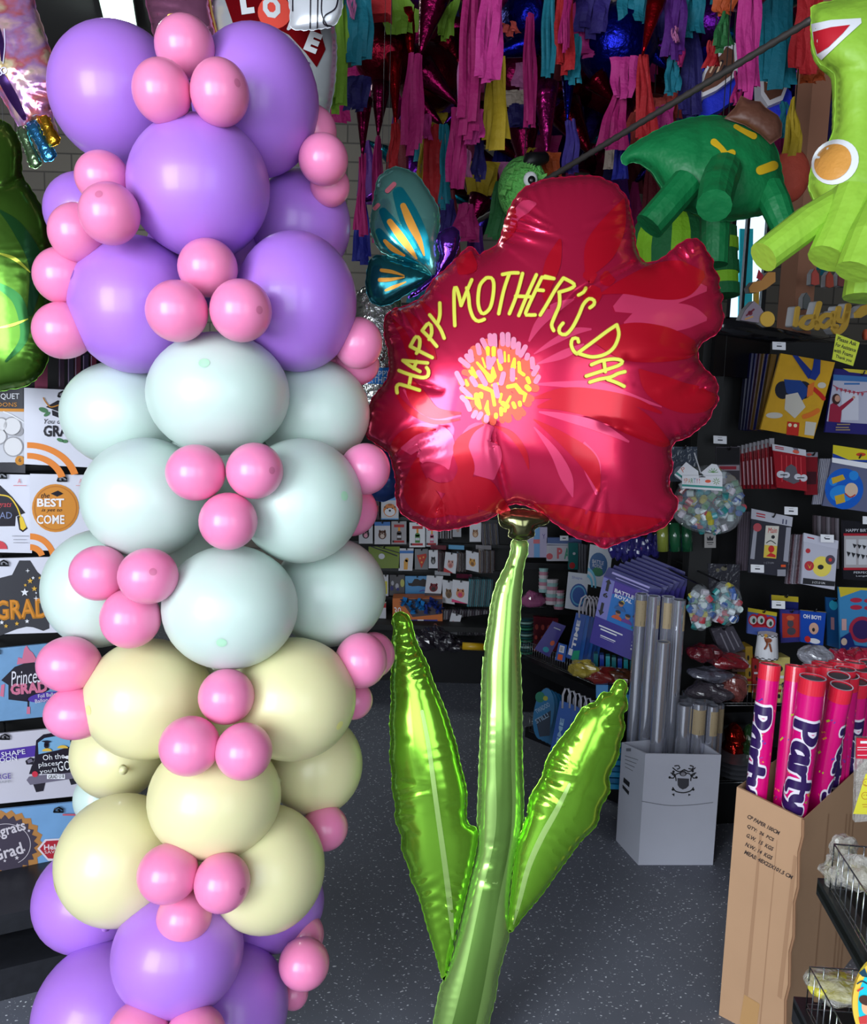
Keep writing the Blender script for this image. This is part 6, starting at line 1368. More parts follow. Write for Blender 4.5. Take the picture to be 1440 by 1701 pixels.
stack('wine red pack in the stack beside the zebra pack', 727, 742, 916, 950, 7, [(70, 24, 36), (90, 60, 66)], 0.10, 0.0, grp='wine red edge-on packs', sh_=0.0)
stack('brown and silver pack in the stack beside the pig pack', 759, 774, 918, 950, 7, [(90, 60, 46), (120, 110, 110)], 0.12, 0.0, grp='brown edge-on packs')
stack('yellow topped pack in the stack right of the fox pack', 795, 819, 914, 952, 9, [(110, 84, 60), (130, 120, 126), (80, 50, 50)], 0.13, -0.05, grp='yellow topped edge-on packs', sh_=0.0)
stack('teal pack in the fanned stack behind the pink cat pack', 779, 816, 962, 1008, 12, [(50, 120, 130), (80, 140, 150), (60, 100, 110)], 0.15, -0.05, grp='teal edge-on packs', sh_=-0.08)
stack('dark pack with white edge in the lowest stack of the rack', 733, 812, 1012, 1056, 19, [(50, 46, 54), (90, 84, 90), (60, 50, 58)], 0.12, -0.04, grp='lowest edge-on packs', sh_=-0.05)
for i, (x, y) in enumerate(((715, 905), (745, 905), (790, 905), (758, 953), (722, 948))):
    pack('header_strip', ['wine', 'pale blue', 'grey', 'dark wine', 'silver'][i] + ' header of a hanging pack peeping out between the rows behind the stem', Q(x, y, x + 26, y + 7, 0.05), bs, 0.05, gloss([(90, 24, 40), (90, 150, 190), (120, 116, 120), (80, 14, 40), (150, 150, 156)][i]), th=0.004, group='header strips')
# orange carton with blue pompoms
ob = Q(652, 994, 735, 1036, 0.0, 0.0); o = pack('pompom_carton', 'orange carton with a window full of blue pompoms on the lowest deck', ob, bs, 0.14, mat((190, 100, 36), 0.5), [(mat((60, 50, 60), 0.5), [poly((0.14, 0.02), (1.0, 0.02), (0.98, 0.62), (0.4, 0.74))]), (paper((40, 50, 130)), [rect(0.25, 0.84, 0.5, 0.93), rect(0.62, 0.84, 0.9, 0.93)]), (WHT, [rect(0.5, 0.84, 0.62, 0.93), text('30', 0.1, 0.5, 0.14, 0.3)])], th=0.1, cat='box')
rnd = random.Random(5)
for i in range(9):
    x, y = 672 + i * 7.2, 1000 + (i % 3) * 6; p = bs.hit(x, y, 0.165); b = MB()
    for k in range(16):
        dr = Vector((rnd.gauss(0, 1), rnd.gauss(0, 1), rnd.gauss(0, 1))).normalized(); s_ = dr.cross(Vector((0.2, 0.3, 1))).normalized()
        b.add([p + s_ * 0.007, p - s_ * 0.007, p + dr * 0.026 - s_ * 0.007, p + dr * 0.026 + s_ * 0.007], [(0, 1, 2, 3)])
    o = b.build('pompom', tissue((20, 120, 190) if i < 5 else (24, 50, 130))); finish(o, ('bright' if i < 5 else 'dark') + ' blue pompom in the window of the orange carton', 'pompom', ('bright' if i < 5 else 'dark') + ' pompoms')
o = pack('party_pack', 'red and white pack standing left of the orange carton', Q(620, 1002, 641, 1032), bs, 0.12, CW, [(RB, [rect(0.3, 0, 1, 0.25)])], th=0.03, group=GB)
for i, (x, y, rx, rz) in enumerate(((705, 1062, 0.07, 0.05), (738, 1066, 0.06, 0.045), (722, 1052, 0.06, 0.04), (758, 1072, 0.05, 0.03))):
    o = crumple('black_bag', at(x, y, 4.15), (rx, 0.06, rz), 20 + i, mat((34, 30, 38), 0.12, coat=1.0, bump=0.8, bscale=60)); finish(o, ['large crinkled black bag at the left front of the rack plinth', 'crinkled black bag beside the largest one', 'crinkled black bag lying on top of the others', 'small crinkled black bag at the right, next to the yellow roll'][i], 'bag', 'black bags on the plinth')
o = MB().tube([at(768, 1073, 4.1), at(806, 1075, 4.1)], 0.018, 12).build('yellow_roll', mat((190, 150, 20), 0.4), smooth=True); finish(o, 'yellow roll lying on the plinth left of the stem', 'roll')

# ================================================================== CENTRE RIGHT GONDOLA RUNNING TOWARDS THE CAMERA
ZS = 0.41
e0, e1 = floor_at(863, 1088, ZS), floor_at(1062, 1173, ZS)
dg = (e1 - e0).normalized(); ng = Vector((dg.y, -dg.x, 0)).normalized()
if ng.x > 0: ng = -ng       # face normal looks to the left
yawg = math.degrees(math.atan2(dg.y, dg.x))
W_ = 0.34
gd = thing('display_gondola', 'black gondola with wire fronted shelves of blue party goods, right of the stem', 'gondola', (e1 - ng * 0.3) * Vector((1, 1, 0)) if False else Vector(((e0 + e1).x / 2, (e0 + e1).y / 2, 0)))
f0, f1 = e0 - dg * 0.0, e1 - dg * 0.02
def gslab(name, z0, z1, o0, o1, m, a=f0, b=f1):
    A = [a - ng * o0, b - ng * o0, b - ng * o1, a - ng * o1]
    MB().hexa([Vector((p.x, p.y, z0)) for p in A] + [Vector((p.x, p.y, z1)) for p in A]).build(name, m, gd)
gslab('back_panel', 0.0, 1.0, W_, W_ + 0.04, M_blackm)
gslab('shelf', ZS - 0.05, ZS - 0.01, 0.0, W_, M_black)
gslab('shelf', 0.13, 0.17, 0.0, W_, M_black, floor_at(872, 1216, 0.15), f1)
gslab('plinth', 0.0, 0.13, 0.05, W_, M_black, floor_at(905, 1240, 0.13), f1)
wire_basket_edge('wire_fence', gd, [Vector((p.x, p.y, ZS)) for p in (f0 - ng * 0.02, f1 - ng * 0.02)], 0.06, 0.014, 0.0012)
q0 = floor_at(872, 1216, 0.17)
wire_basket_edge('wire_fence', gd, [Vector((p.x, p.y, 0.17)) for p in (q0 - ng * 0.02, f1 - ng * 0.02)], 0.06, 0.014, 0.0012)
# end wall shelf section further back (between stem and gondola)
eb = Pl(at(895, 960, 4.0), 0)
be = thing('display_rack', 'black rack section with cups, plates and a PASTEL banner box, seen right of the stem', 'rack', (eb.hit(895, 1100).x, eb.o.y, 0))
xl, xr = eb.hit(868, 1000).x, eb.hit(1120, 1000).x
MB().box(((xl + xr) / 2, eb.o.y + 0.25, 0.95), (xr - xl, 0.04, 1.9)).build('back_panel', M_blackm, be)
MB().box(((xl + xr) / 2, eb.o.y + 0.12, 0.12), (xr - xl, 0.22, 0.24)).build('plinth', M_black, be)
for (yy, nm) in ((940, 0), (1014, 1), (1092, 2)):
    z = eb.hit(895, yy).z; MB().box(((xl + xr) / 2, eb.o.y + 0.11, z), (xr - xl, 0.24, 0.03)).build('shelf', M_black, be)
z1_ = eb.hit(895, 1010).z; wire_basket_edge('wire_fence', be, [Vector((eb.hit(862, 1000).x, eb.o.y, z1_)), Vector((eb.hit(940, 1000).x, eb.o.y, z1_))], 0.045, 0.016, 0.0012)
def ep(name, label, q, base, arts=(), off=0.0, th=0.02, cat='party pack', **k): return pack(name, label, q, eb, off, base, arts, th, cat, **k)
ep('banner_box', 'lilac boxed banner with a blue stripe under the flower calyx', Q(876, 876, 909, 926, 0.0), mat((180, 170, 200), 0.4), [(paper((110, 160, 210)), [rect(0.33, 0, 0.62, 1)]), (paper((210, 110, 120)), [rect(0.3, 0.4, 0.62, 0.54)]), (paper((110, 90, 150)), [text('Y', 0.82, 0.3, 0.16, 0.16)])], off=0.05)
ep('letter_banner_box', 'flat box with coloured PASTEL letters on the back shelf', Q(908, 906, 968, 932, 0.0), mat((190, 186, 196), 0.4), [(paper((200, 90, 100)), [text('P', 0.36, 0.5, 0.15, 0.7, bold=0.04), circ(0.08, 0.7, 0.09, 0.2)]), (paper((70, 150, 120)), [text('A', 0.56, 0.52, 0.16, 0.7, bold=0.04)]), (paper((210, 140, 90)), [text('S', 0.76, 0.5, 0.13, 0.7, bold=0.04)])], off=0.06, cat='banner')
ep('blue_box', 'long slate blue box lying above the letter banner', Q(908, 893, 966, 905, 0.02), mat((80, 100, 150), 0.4), [(CW, [rect(0.0, 0.8, 1, 0.95)])], off=0.05)
ep('price_tag', 'small white price tag above the letter banner', Q(930, 890, 944, 898), WHT, [(BK, [rect(0.3, 0.4, 0.7, 0.6)])], off=0.08, th=0.001, cat='price tag', group='price tags')
for i, (x, y0_, y1_, r) in enumerate(((902, 944, 984, 8), (916, 962, 1004, 11), (928, 980, 1012, 9))):
    a, b = at(x, y1_, 3.9), at(x + 1, y0_, 3.9); k = 7; mm = Multi()
    for j in range(k):
        p, q = a.lerp(b, j / k), a.lerp(b, (j + 1) / k); mm.mb(mat([(150, 190, 190), (210, 200, 206), (190, 130, 150)][(i + j) % 3], 0.4), MB().tube([p, q], [r * 3.9 / F * 0.85, r * 3.9 / F], 14))
    o = mm.build('cup_stack'); finish(o, ['tall slim', 'wide white', 'short teal'][i] + ' stack of paper cups on the back shelf right of the stem', 'cups', 'cup stacks')
o = crumple('pink_bag', at(884, 996, 3.92), (0.055, 0.05, 0.035), 31, mat((150, 80, 120), 0.2, coat=0.6)); finish(o, 'crinkled pink bag in the wire basket right of the stem', 'bag')
mm = Multi()
for j in range(12): mm.mb(mat([(60, 140, 110), (40, 90, 90), (150, 190, 180), (30, 70, 80)][j % 4], 0.4), MB().tube([at(874, 1086 - j * 5, 3.85), at(874, 1082.5 - j * 5, 3.85)], [0.026, 0.034], 18))
o = mm.build('plate_stack'); finish(o, 'stack of green and teal plates beside the stem', 'plates')
for i, x in enumerate((886, 896, 906, 916)):
    ep('napkin_pack', 'dark red napkin pack on the shelf behind the blue cards', Q(x, 1024 + i, x + 11, 1082), gloss((96, 26, 40)), [(paper((190, 70, 60)), [circ(0.5, 0.3, 0.25, 0.08), circ(0.4, 0.6, 0.2, 0.06)])], off=0.02, group='dark red napkin packs')
ep('foil_fringe_pack', 'teal fringe pack hanging left of the blue balloon card', Q(944, 902, 960, 946), gloss((40, 110, 110)), [(RB, [circ(0.4, 0.85, 0.3, 0.12)]), (CW, [circ(0.6, 0.4, 0.15, 0.05)])], off=0.12)
for i in range(4):
    ep('silver_pack', 'slim silver pack seen edge on left of the blue balloon card', Q(960 + i * 4.5, 903 + i, 964 + i * 4.5, 970 + i), mat((130, 130, 140), 0.25, 0.3), off=0.11 - i * 0.01, group='slim silver packs')
# blue goods on the gondola, each facing left
gp = Pl(e0 * Vector((1, 1, 0)) + Vector((0, 0, ZS)) if False else Vector((e0.x, e0.y, ZS)) - ng * 0.05, yawg)
if gp.n.dot(ng) < 0: gp = Pl(gp.o, yawg + 180)
BLU, NAV, TUR, PURP = mat((30, 90, 180), 0.3, coat=0.4), mat((40, 36, 110), 0.3, coat=0.4), mat((30, 150, 170), 0.35, coat=0.3), mat((56, 44, 140), 0.3, coat=0.4)
front = Pl(at(1035, 1020, 3.0), -14)
o = pack('balloon_card', 'white card with a round blue BATTLE ROYAL balloon print', [(980, 904), (1018, 912), (1010, 978), (974, 970)], Pl(at(995, 940, 3.3), -10), 0, mat((206, 212, 222), 0.35, coat=0.3), [(mat((30, 90, 150), 0.35, coat=0.3), [circ(0.45, 0.46, 0.4, 0.3, 20)]), (paper((40, 120, 80)), [circ(0.45, 0.64, 0.24, 0.11, 12)]), (WHT, [text('BATTLE', 0.42, 0.4, 0.5, 0.09), text('ROYAL', 0.42, 0.5, 0.44, 0.09)]), (paper((110, 190, 220)), [ring(0.0, 1.05, 0.22, 0.3, 12, -90, 0), ring(0.0, 1.05, 0.38, 0.46, 12, -90, 0)])])
o = pack('balloon_card', 'white card with a blue ring print under the balloon card', [(944, 950), (966, 950), (980, 975), (968, 1018), (940, 1015)][:4] and [(944, 950), (978, 954), (972, 1016), (938, 1010)], Pl(at(958, 980, 3.35), -10), 0, mat((206, 210, 220), 0.35, coat=0.3), [(mat((30, 80, 160), 0.35), [circ(0.6, 0.6, 0.42, 0.32, 18)]), (mat((90, 170, 210), 0.35), [ring(0.6, 0.6, 0.3, 0.36, 18, ky=0.76)]), (paper((120, 130, 190)), [text('Shape', 0.45, 0.14, 0.5, 0.09)])])
ss = [(1010, 945), (1099, 977), (1092, 1112), (979, 1068)]
ss = [(1003, 956), (1092, 992), (1068, 1105), (979, 1067)]
scn = Pl(at(1035, 1030, 2.95), -16)
def setter(shift, first):
    q = [(p[0] + shift * 9.5, p[1] - shift * 3.4) for p in ss]; off = -0.028 * shift
    arts = [(paper((120, 120, 190)), [poly((0.0, 0.02), (0.21, 0.02), (0.21, 0.6), (0.0, 0.6))]), (mat((20, 110, 190), 0.35, coat=0.3), [rect(0.21, 0.02, 1, 0.6)]), (mat((70, 40, 150), 0.35), [poly((0.21, 0.02), (1, 0.02), (1, 0.18), (0.6, 0.14), (0.21, 0.2))])] if first else []
    if first:
        arts += [(WHT, [text('BATTLE', 0.42, 0.14, 0.36, 0.055, bold=0.03), text('ROYAL', 0.42, 0.21, 0.32, 0.055, bold=0.03), rect(0.1, 0.70, 0.54, 0.72), rect(0.14, 0.74, 0.44, 0.76), rect(0.16, 0.83, 0.44, 0.845), rect(0.16, 0.86, 0.42, 0.865)] + [circ(0.74 + 0.07 * (k % 3), 0.7 + 0.05 * (k // 3), 0.02, 0.014, 6) for k in range(12)]),
                 (BK, [text('6', 0.1, 0.26, 0.09, 0.07, bold=0.03), poly((0.08, 0.2), (0.13, 0.2), (0.13, 0.08), (0.16, 0.08), (0.105, 0.02), (0.05, 0.08), (0.08, 0.08)), poly((0.06, 0.38), (0.11, 0.38), (0.11, 0.5), (0.14, 0.5), (0.085, 0.57), (0.03, 0.5), (0.06, 0.5))]),
                 (paper((206, 190, 80)), [circ(0.42, 0.27, 0.04, 0.03, 8)])]
        for (c, x, y) in (((200, 84, 40), 0.38, 0.5), ((100, 50, 140), 0.56, 0.5), ((40, 130, 80), 0.76, 0.54), ((40, 90, 150), 0.4, 0.36), ((50, 60, 90), 0.74, 0.38)):
            arts.append((paper(c), [circ(x, y + 0.03, 0.1, 0.06, 12, a0=180, a1=360)])); arts.append((paper((170, 110, 80)), [circ(x, y - 0.06, 0.045, 0.035, 10)])); arts.append((paper((36, 24, 24)), [circ(x, y - 0.08, 0.05, 0.022, 8)]))
        arts.append((paper((180, 60, 140)), [circ(0.83, 0.13, 0.07, 0.04, 10, a0=180, a1=360)]))
    lab = 'purple and blue BATTLE ROYAL scene setter pack, foremost beside the tall film rolls' if first else 'purple pack behind the foremost BATTLE ROYAL pack, only its top showing'
    o = pack('scene_setter_pack', lab, q, scn, off, PURP, arts, 0.008, group='BATTLE ROYAL packs' if first else 'purple packs behind the foremost BATTLE ROYAL one', header=(NAV, 0.0, [(WHT, [])]) if False else None)
    h = [(q[0][0] + 8, q[0][1] - 14), (q[1][0] + 8, q[1][1] - 14), q[1], q[0]]
    hm = Multi().block(NAV, h, scn, off + 0.001, 0.004)
    if first: hm.print(mat((170, 160, 220), 0.4), scn, off + 0.002, *U(h, rect(0.1, 0.3, 0.8, 0.5), rect(0.2, 0.72, 0.8, 0.8)))
    hm.build('header_card', o)
for k in range(7): setter(k, k == 0)
bgp = Pl(at(965, 1040, 3.15), -8)
for k in range(6):
    q = [(957 + k * 6.5, 1018 + k * 1.6), (973 + k * 6.5, 1022 + k * 1.6), (960 + k * 6.5, 1100), (940 + k * 6.5, 1092)]
    o = pack('gift_bag', 'blue gift bag with white rope handle and lettering, foremost beside the scene setter' if k == 0 else 'blue gift bag seen edge on behind the foremost lettered one', q, bgp, -0.02 * k, mat((30, 100, 190) if k % 2 else (24, 74, 160), 0.3, coat=0.4), [(mat((30, 160, 120), 0.35), [poly((0.5, 0.8), (1, 0.75), (1, 1), (0.4, 1))]), (WHT, [text('TIME', 0.42, 0.45, 0.62, 0.34, -90, bold=0.04), rect(0.1, 0.78, 0.42, 0.92)])] if k == 0 else [], 0.006, 'gift bag', 'gift bags on the gondola' if k else None)
    x, y = 962 + k * 6, 1018 + k
    MB().tube([bgp.hit(x + a, y + b, -0.02 * k) for a, b in ((0, 8), (0, -10), (4, -24), (11, -29), (17, -22), (19, -6), (18, 6))], 0.0035, 6).build('rope_handle', mat((196, 190, 200), 0.6), o, True)
o = pack('party_card', 'purple card with an orange toy print leaning in the wire fence', [(918, 1032), (940, 1040), (912, 1092), (888, 1078)], Pl(at(915, 1060, 3.3), -6), 0, mat((70, 60, 140), 0.3, coat=0.4), [(mat((210, 90, 50), 0.4), [circ(0.75, 0.6, 0.14, 0.08, 10)]), (TUR, [circ(0.6, 0.85, 0.2, 0.08, 10)]), (CW, [rect(0.3, 0.15, 0.8, 0.18)])])
o = pack('party_card', 'blue card with a white barcode label and orange tip', [(928, 1068), (942, 1072), (938, 1100), (922, 1096)], Pl(at(932, 1084, 3.2), -6), 0.01, BLU, [(WHT, [rect(0.2, 0.1, 0.75, 0.5)]), (BK, [rect(0.3, 0.16, 0.34, 0.44), rect(0.42, 0.16, 0.48, 0.44), rect(0.56, 0.16, 0.6, 0.44)]), (mat((226, 90, 40), 0.4), [rect(0.2, 0.62, 0.7, 0.95)])])
for k in range(7):
    ob_ = pack('party_pack', 'narrow teal and blue pack standing under the scene setter packs', Q(986 + k * 10, 1086 + k * 2, 993 + k * 10, 1112 + k * 2), Pl(at(1010, 1100, 3.1), -10), 0, gloss([(30, 110, 120), (30, 60, 150), (40, 150, 160)][k % 3]), th=0.03, group='narrow packs under the scene setters')
for i, (x, y, c, rx) in enumerate(((968, 1110, (170, 150, 60), 0.05), (1000, 1122, (110, 30, 26), 0.08), (1030, 1124, (80, 44, 26), 0.07))):
    o = crumple('raffia_pack', at(x, y, 3.05), (rx, 0.05, 0.028), 40 + i, mat(c, 0.25, coat=0.6, var=0.4, vscale=60)); finish(o, ['yellow', 'dark red', 'brown'][i] + ' shredded paper pack lying behind the wire fence', 'pack', 'shredded paper packs')
for i in range(3):
    o = pack('napkin_pack', 'light blue napkin pack at the near end of the shelf, under the shredded paper', Q(990 + i * 22, 1138 + i * 8, 1010 + i * 22, 1160 + i * 8), Pl(at(1020, 1150, 3.0), -8), 0, gloss((60, 130, 190)), th=0.05, group='light blue napkin packs')
# lower shelf
for k in range(4):
    x = 903 + k * 6; mm = Multi(); P = circ(x, 1186 + k * 3, 17, 43, 26, 8)[0]; plp = Pl(at(905, 1186, 3.1 + 0.03 * k), -10)
    mm.block(mat((24, 110, 160), 0.3, coat=0.4), P, plp, 0, 0.006)
    if k == 0: mm.print(mat((40, 54, 74), 0.4), plp, 0.001, poly((890, 1196), (915, 1180), (913, 1222), (896, 1224))); mm.print(mat((150, 180, 206), 0.4), plp, 0.002, text('TWADOO', 901, 1176, 26, 8, -30, bold=0.02), text('STILL!', 900, 1193, 24, 8, -30, bold=0.02)); mm.print(mat((170, 170, 50), 0.4), plp, 0.002, circ(906, 1160, 4)); mm.print(mat((30, 120, 90), 0.4), plp, 0.001, circ(897, 1158, 8, 9))
    o = mm.build('party_plate'); finish(o, 'blue party plate reading STILL at the end of the lower shelf' if k == 0 else 'blue plate stacked behind the one reading STILL', 'plate', 'blue party plates')
lbp = Pl(at(940, 1200, 3.0), -8)
for k in range(6):
    q = [(930 + k * 9, 1164 + k * 4), (950 + k * 9, 1170 + k * 4), (935 + k * 9, 1262), (913 + k * 9, 1250)]
    o = pack('gift_bag', 'blue lettered gift bag with white handles on the lower shelf, left one' if k == 0 else 'blue gift bag behind the lettered one on the lower shelf', q, lbp, -0.02 * k, mat((24, 84, 170), 0.3, coat=0.4), [(mat((150, 190, 220), 0.4), [text('TIME', 0.45, 0.6, 0.6, 0.3, -90, bold=0.04)])] if k == 0 else [], 0.006, 'gift bag', 'gift bags on the lower shelf' if k else None)
    x, y = 934 + k * 9, 1170 + k * 4
    MB().tube([lbp.hit(x + a, y + b, -0.02 * k) for a, b in ((0, 6), (1, -16), (5, -26), (10, -26), (13, -16), (12, 6))], 0.004, 6).build('rope_handle', mat((190, 190, 200), 0.6), o, True)
for k in range(8):
    o = pack('fringe_pack', 'teal blue fringe pack lying flat in the pile beside the carton', Q(996 + (k % 2) * 3, 1232 + k * 10, 1032, 1240 + k * 10, 0.05), Pl(at(1015, 1270, 2.95), -6), 0, gloss([(20, 90, 130), (30, 120, 160)][k % 2]), th=0.08, group='teal fringe packs')
# ================================================================== RIGHT GONDOLA
GR = Pl(at(1320, 900, 3.08), 8)
def gr(px, py, off): return GR.hit(px, py, off)
gg = thing('display_gondola', 'tall black gondola of hanging party packs at the right, with a rounded top rail', 'gondola', Vector((gr(1320, 900, 0).x, gr(1320, 900, 0).y, 0)))
u0 = (gr(1150, 900, 0) - GR.o).dot(GR.u); u1 = u0 + 1.9
def gbox(name, ua, ub, z0, z1, o0, o1, m):
    def w(u, o, z): p = GR.o + GR.u * u + GR.n * o; return Vector((p.x, p.y, z))
    MB().hexa([w(ua, o1, z0), w(ub, o1, z0), w(ub, o1, z1), w(ua, o1, z1), w(ua, o0, z0), w(ub, o0, z0), w(ub, o0, z1), w(ua, o0, z1)]).build(name, m, gg)
ztop = gr(1300, 560, 0).z
gbox('back_panel', u0, u1, 0, ztop, -0.20, -0.17, mat((10, 10, 13), 0.5))
zt_, zs_ = gr(1250, 1172, 0.05).z, gr(1250, 1360, 0.12).z
gbox('shelf', u0, u1, zt_ - 0.05, zt_ - 0.005, -0.17, 0.10, M_black)
gbox('plinth', u0, u1, 0, 0.15, -0.17, 0.12, mat((8, 8, 10), 0.4))
pa = at(1184, 545, 2.93)
MB().box((pa.x, pa.y, pa.z / 2), (0.075, 0.075, pa.z)).build('side_post', mat((7, 7, 9), 0.7), gg)
# rounded top rail, running away to the right
ra, rb = floor_at(1190, 541, pa.z), floor_at(1452, 586, pa.z)
MB().tube([ra, rb], 0.028, 14).build('top_rail', mat((18, 18, 22), 0.18, coat=0.8), gg, True)
dr_ = Vector((0, 0, 0.16))
MB().hexa([ra - dr_, rb - dr_, rb, ra, ra - dr_ + Vector((0, .03, 0)), rb - dr_ + Vector((0, .03, 0)), rb + Vector((0, .03, 0)), ra + Vector((0, .03, 0))]).build('top_fascia', mat((10, 10, 13), 0.3), gg)
wire_basket_edge('wire_fence', gg, [gr(1150, 1172, 0.10), gr(1470, 1172, 0.10)], 0.075, 0.018, 0.0012)
wire_basket_edge('wire_fence', gg, [Vector((p.x, p.y, 0.15)) for p in (gr(1190, 1300, 0.12), gr(1470, 1300, 0.12))], 0.07, 0.018, 0.0012)
GG = 'party packs on the right gondola'
def gp_(label, q, base, arts=(), off=0.0, th=0.008, name='party_pack', cat='party pack', header=None, group=GG, unit=True, hang=(0.5, 0.05)):
    return pack(name, label, q, GR, off, base, arts, th, cat, group, header, unit, hang)
CLP = mat((150, 150, 168), 0.12, coat=1.0, bump=0.4, bscale=40)
# stack of handled bags
for k in range(7):
    q = [(1281 - k * 6.5, 588 - k * 0.3), (1290 - k * 6.5, 589), (1268 - k * 5, 716), (1260 - k * 5, 714)]
    gp_('dark bag seen edge on behind the yellow bag with blue handles', q, gloss([(96, 70, 30), (26, 26, 90), (110, 80, 40), (60, 30, 60), (24, 24, 80), (22, 22, 70), (20, 20, 60)][k]), off=0.05 - 0.02 * k, th=0.02, name='loot_bag', group='edge-on bags behind the yellow one', hang=None)
o = gp_('golden yellow bag with crossing blue handles and a bright print, top of the gondola', [(1297, 587), (1387, 602), (1351, 729), (1263, 713)], mat((206, 156, 36), 0.3, coat=0.4, var=0.12, vscale=30), [
    (mat((20, 24, 40), 0.35), [circ(1300, 648, 13, 15), circ(1334, 648, 14, 15)]), (mat((24, 60, 130), 0.35), [poly((1302, 630), (1330, 632), (1346, 650), (1330, 668), (1306, 652))]), (mat((196, 190, 180), 0.4), [poly((1305, 656), (1325, 652), (1338, 676), (1320, 695), (1303, 680)), circ(1286, 690, 14, 5), circ(1365, 640, 7, 5), poly((1338, 700), (1356, 702), (1352, 724), (1336, 722))]),
    (mat((190, 40, 30), 0.35), [poly((1308, 700), (1328, 702), (1326, 724), (1306, 722)), stroke([(1352, 646), (1362, 655), (1368, 662)], 7, 4, 1)]), (mat((214, 110, 40), 0.35), [stroke([(1336, 692), (1348, 688), (1358, 682)], 8, 4, 1), poly((1342, 640), (1353, 634), (1350, 656), (1340, 660))]), (mat((226, 216, 180), 0.35), [circ(1312, 706, 3), circ(1321, 707, 3)])], off=0.07, unit=False, name='loot_bag', hang=None)
MB().add([GR.hit(*p, 0.074) for p in ((1316, 590), (1325, 591), (1348, 616), (1343, 630))], [(0, 1, 2, 3)]).add([GR.hit(*p, 0.076) for p in ((1352, 596), (1363, 598), (1362, 620), (1354, 632), (1344, 628), (1350, 610))], [(0, 1, 2, 3, 4, 5)]).build('handle', mat((24, 50, 130), 0.35), o)
gp_('blue and white pack with a photo of a woman in red hanging a banner', [(1386, 612), (1475, 622), (1470, 724), (1370, 718)], NAV, [
    (mat((176, 176, 196), 0.35), [poly((1384, 630), (1474, 636), (1472, 706), (1373, 700))]), (mat((60, 110, 170), 0.35), [poly((1384, 622), (1440, 626), (1474, 620), (1474, 636), (1384, 632)), rect(1402, 636, 1428, 639)]), (mat((210, 190, 60), 0.35), [poly((1400, 612), (1475, 618), (1475, 626), (1410, 618))]),
    (mat((200, 200, 214), 0.4), [rect(1398, 650, 1426, 698)]), (mat((150, 30, 60), 0.4), [poly((1379, 672), (1386, 668), (1394, 676), (1416, 660), (1418, 664), (1398, 682), (1396, 702), (1376, 700))]), (mat((60, 30, 30), 0.4), [circ(1389, 663, 7, 9)]), (mat((190, 140, 120), 0.5), [circ(1391, 662, 4.5, 5.5), circ(1418, 660, 2.4)]),
    (mat((170, 60, 80), 0.4), [stroke([(1384, 640), (1400, 648), (1420, 652), (1445, 650)], 1.2, 5, 1), *[poly((1388 + 7 * k, 643 + 1.5 * k), (1393 + 7 * k, 644 + 1.5 * k), (1390 + 7 * k, 650 + 1.5 * k)) for k in range(7)]]), (mat((150, 130, 100), 0.4), [rect(1390, 704 + 0, 1412, 706), rect(1388, 709, 1410, 711), rect(1388, 713, 1412, 715)])], off=0.02, unit=False)
fp_ = min((ra.lerp(rb, k / 200) for k in range(201)), key=lambda p: abs(pix(p)[0] - 1405)); FAS = Pl(GR.o + GR.n * 0.26, 8)
note_ = pack('note', 'bright yellow green handwritten note Please Ask For Assistance with Foams Thank you', [(1389, 554), (1428, 569), (1417, 608), (1382, 597)], FAS, 0.004, mat((196, 206, 60), 0.6), [(BK, [text('Please Ask', 1407, 567, 33, 7, 17, bold=0.02), text('For Assistance', 1405, 577, 35, 6.5, 17, bold=0.02), text('with Foams', 1401, 586, 33, 6.5, 17, bold=0.02), text('Thank you', 1401, 596, 28, 7, 17, bold=0.02)])], 0.001, 'note', unit=False)
q_ = FAS.hit(1408, 558, 0); MB().tube([q_, q_ - FAS.n * max(0.02, (q_ - fp_).dot(FAS.n))], 0.0012, 5).build('clip_wire', M_black, note_)
def tag_(x, y, off, where, w_=22, h_=13):
    gp_('white price tag ' + where, Q(x - w_ / 2, y - h_ / 2, x + w_ / 2, y + h_ / 2, 0.05), WHT, [(mat((60, 60, 70), 0.5), [rect(0.32, 0.46, 0.7, 0.62), rect(0.34, 0.2, 0.66, 0.24)])], off, 0.001, 'price_tag', 'price tag', None, 'price tags on the right gondola', hang=None)
for x, y, off, wh in ((1294, 574, 0.25, 'on the black top fascia above the yellow bag'), (1314, 848, 0.10, 'above the grey framed pack'), (1258, 944, 0.085, 'at the lower left of the grey framed pack'), (1374, 894, 0.13, 'on top of the yellow rosette pack'), (1293, 1004, 0.09, 'above the red circle pack and the red pack'), (1444, 864, 0.10, 'at the right edge above the banner pack'), (1196, 730, 0.10, 'low on the black post left of the red napkins')):
    tag_(x, y, off, wh)
gp_('cream price card with a dark emblem under the big candy bag', Q(1170, 886, 1189, 910), mat((150, 146, 144), 0.5), [(BK, [poly((0.2, 0.2), (0.35, 0.35), (0.5, 0.15), (0.65, 0.35), (0.8, 0.2), (0.75, 0.5), (0.25, 0.5)), rect(0.2, 0.6, 0.8, 0.66), rect(0.3, 0.74, 0.7, 0.78)])], 0.06, 0.001, name='price_tag', cat='price tag', group=None, hang=None)
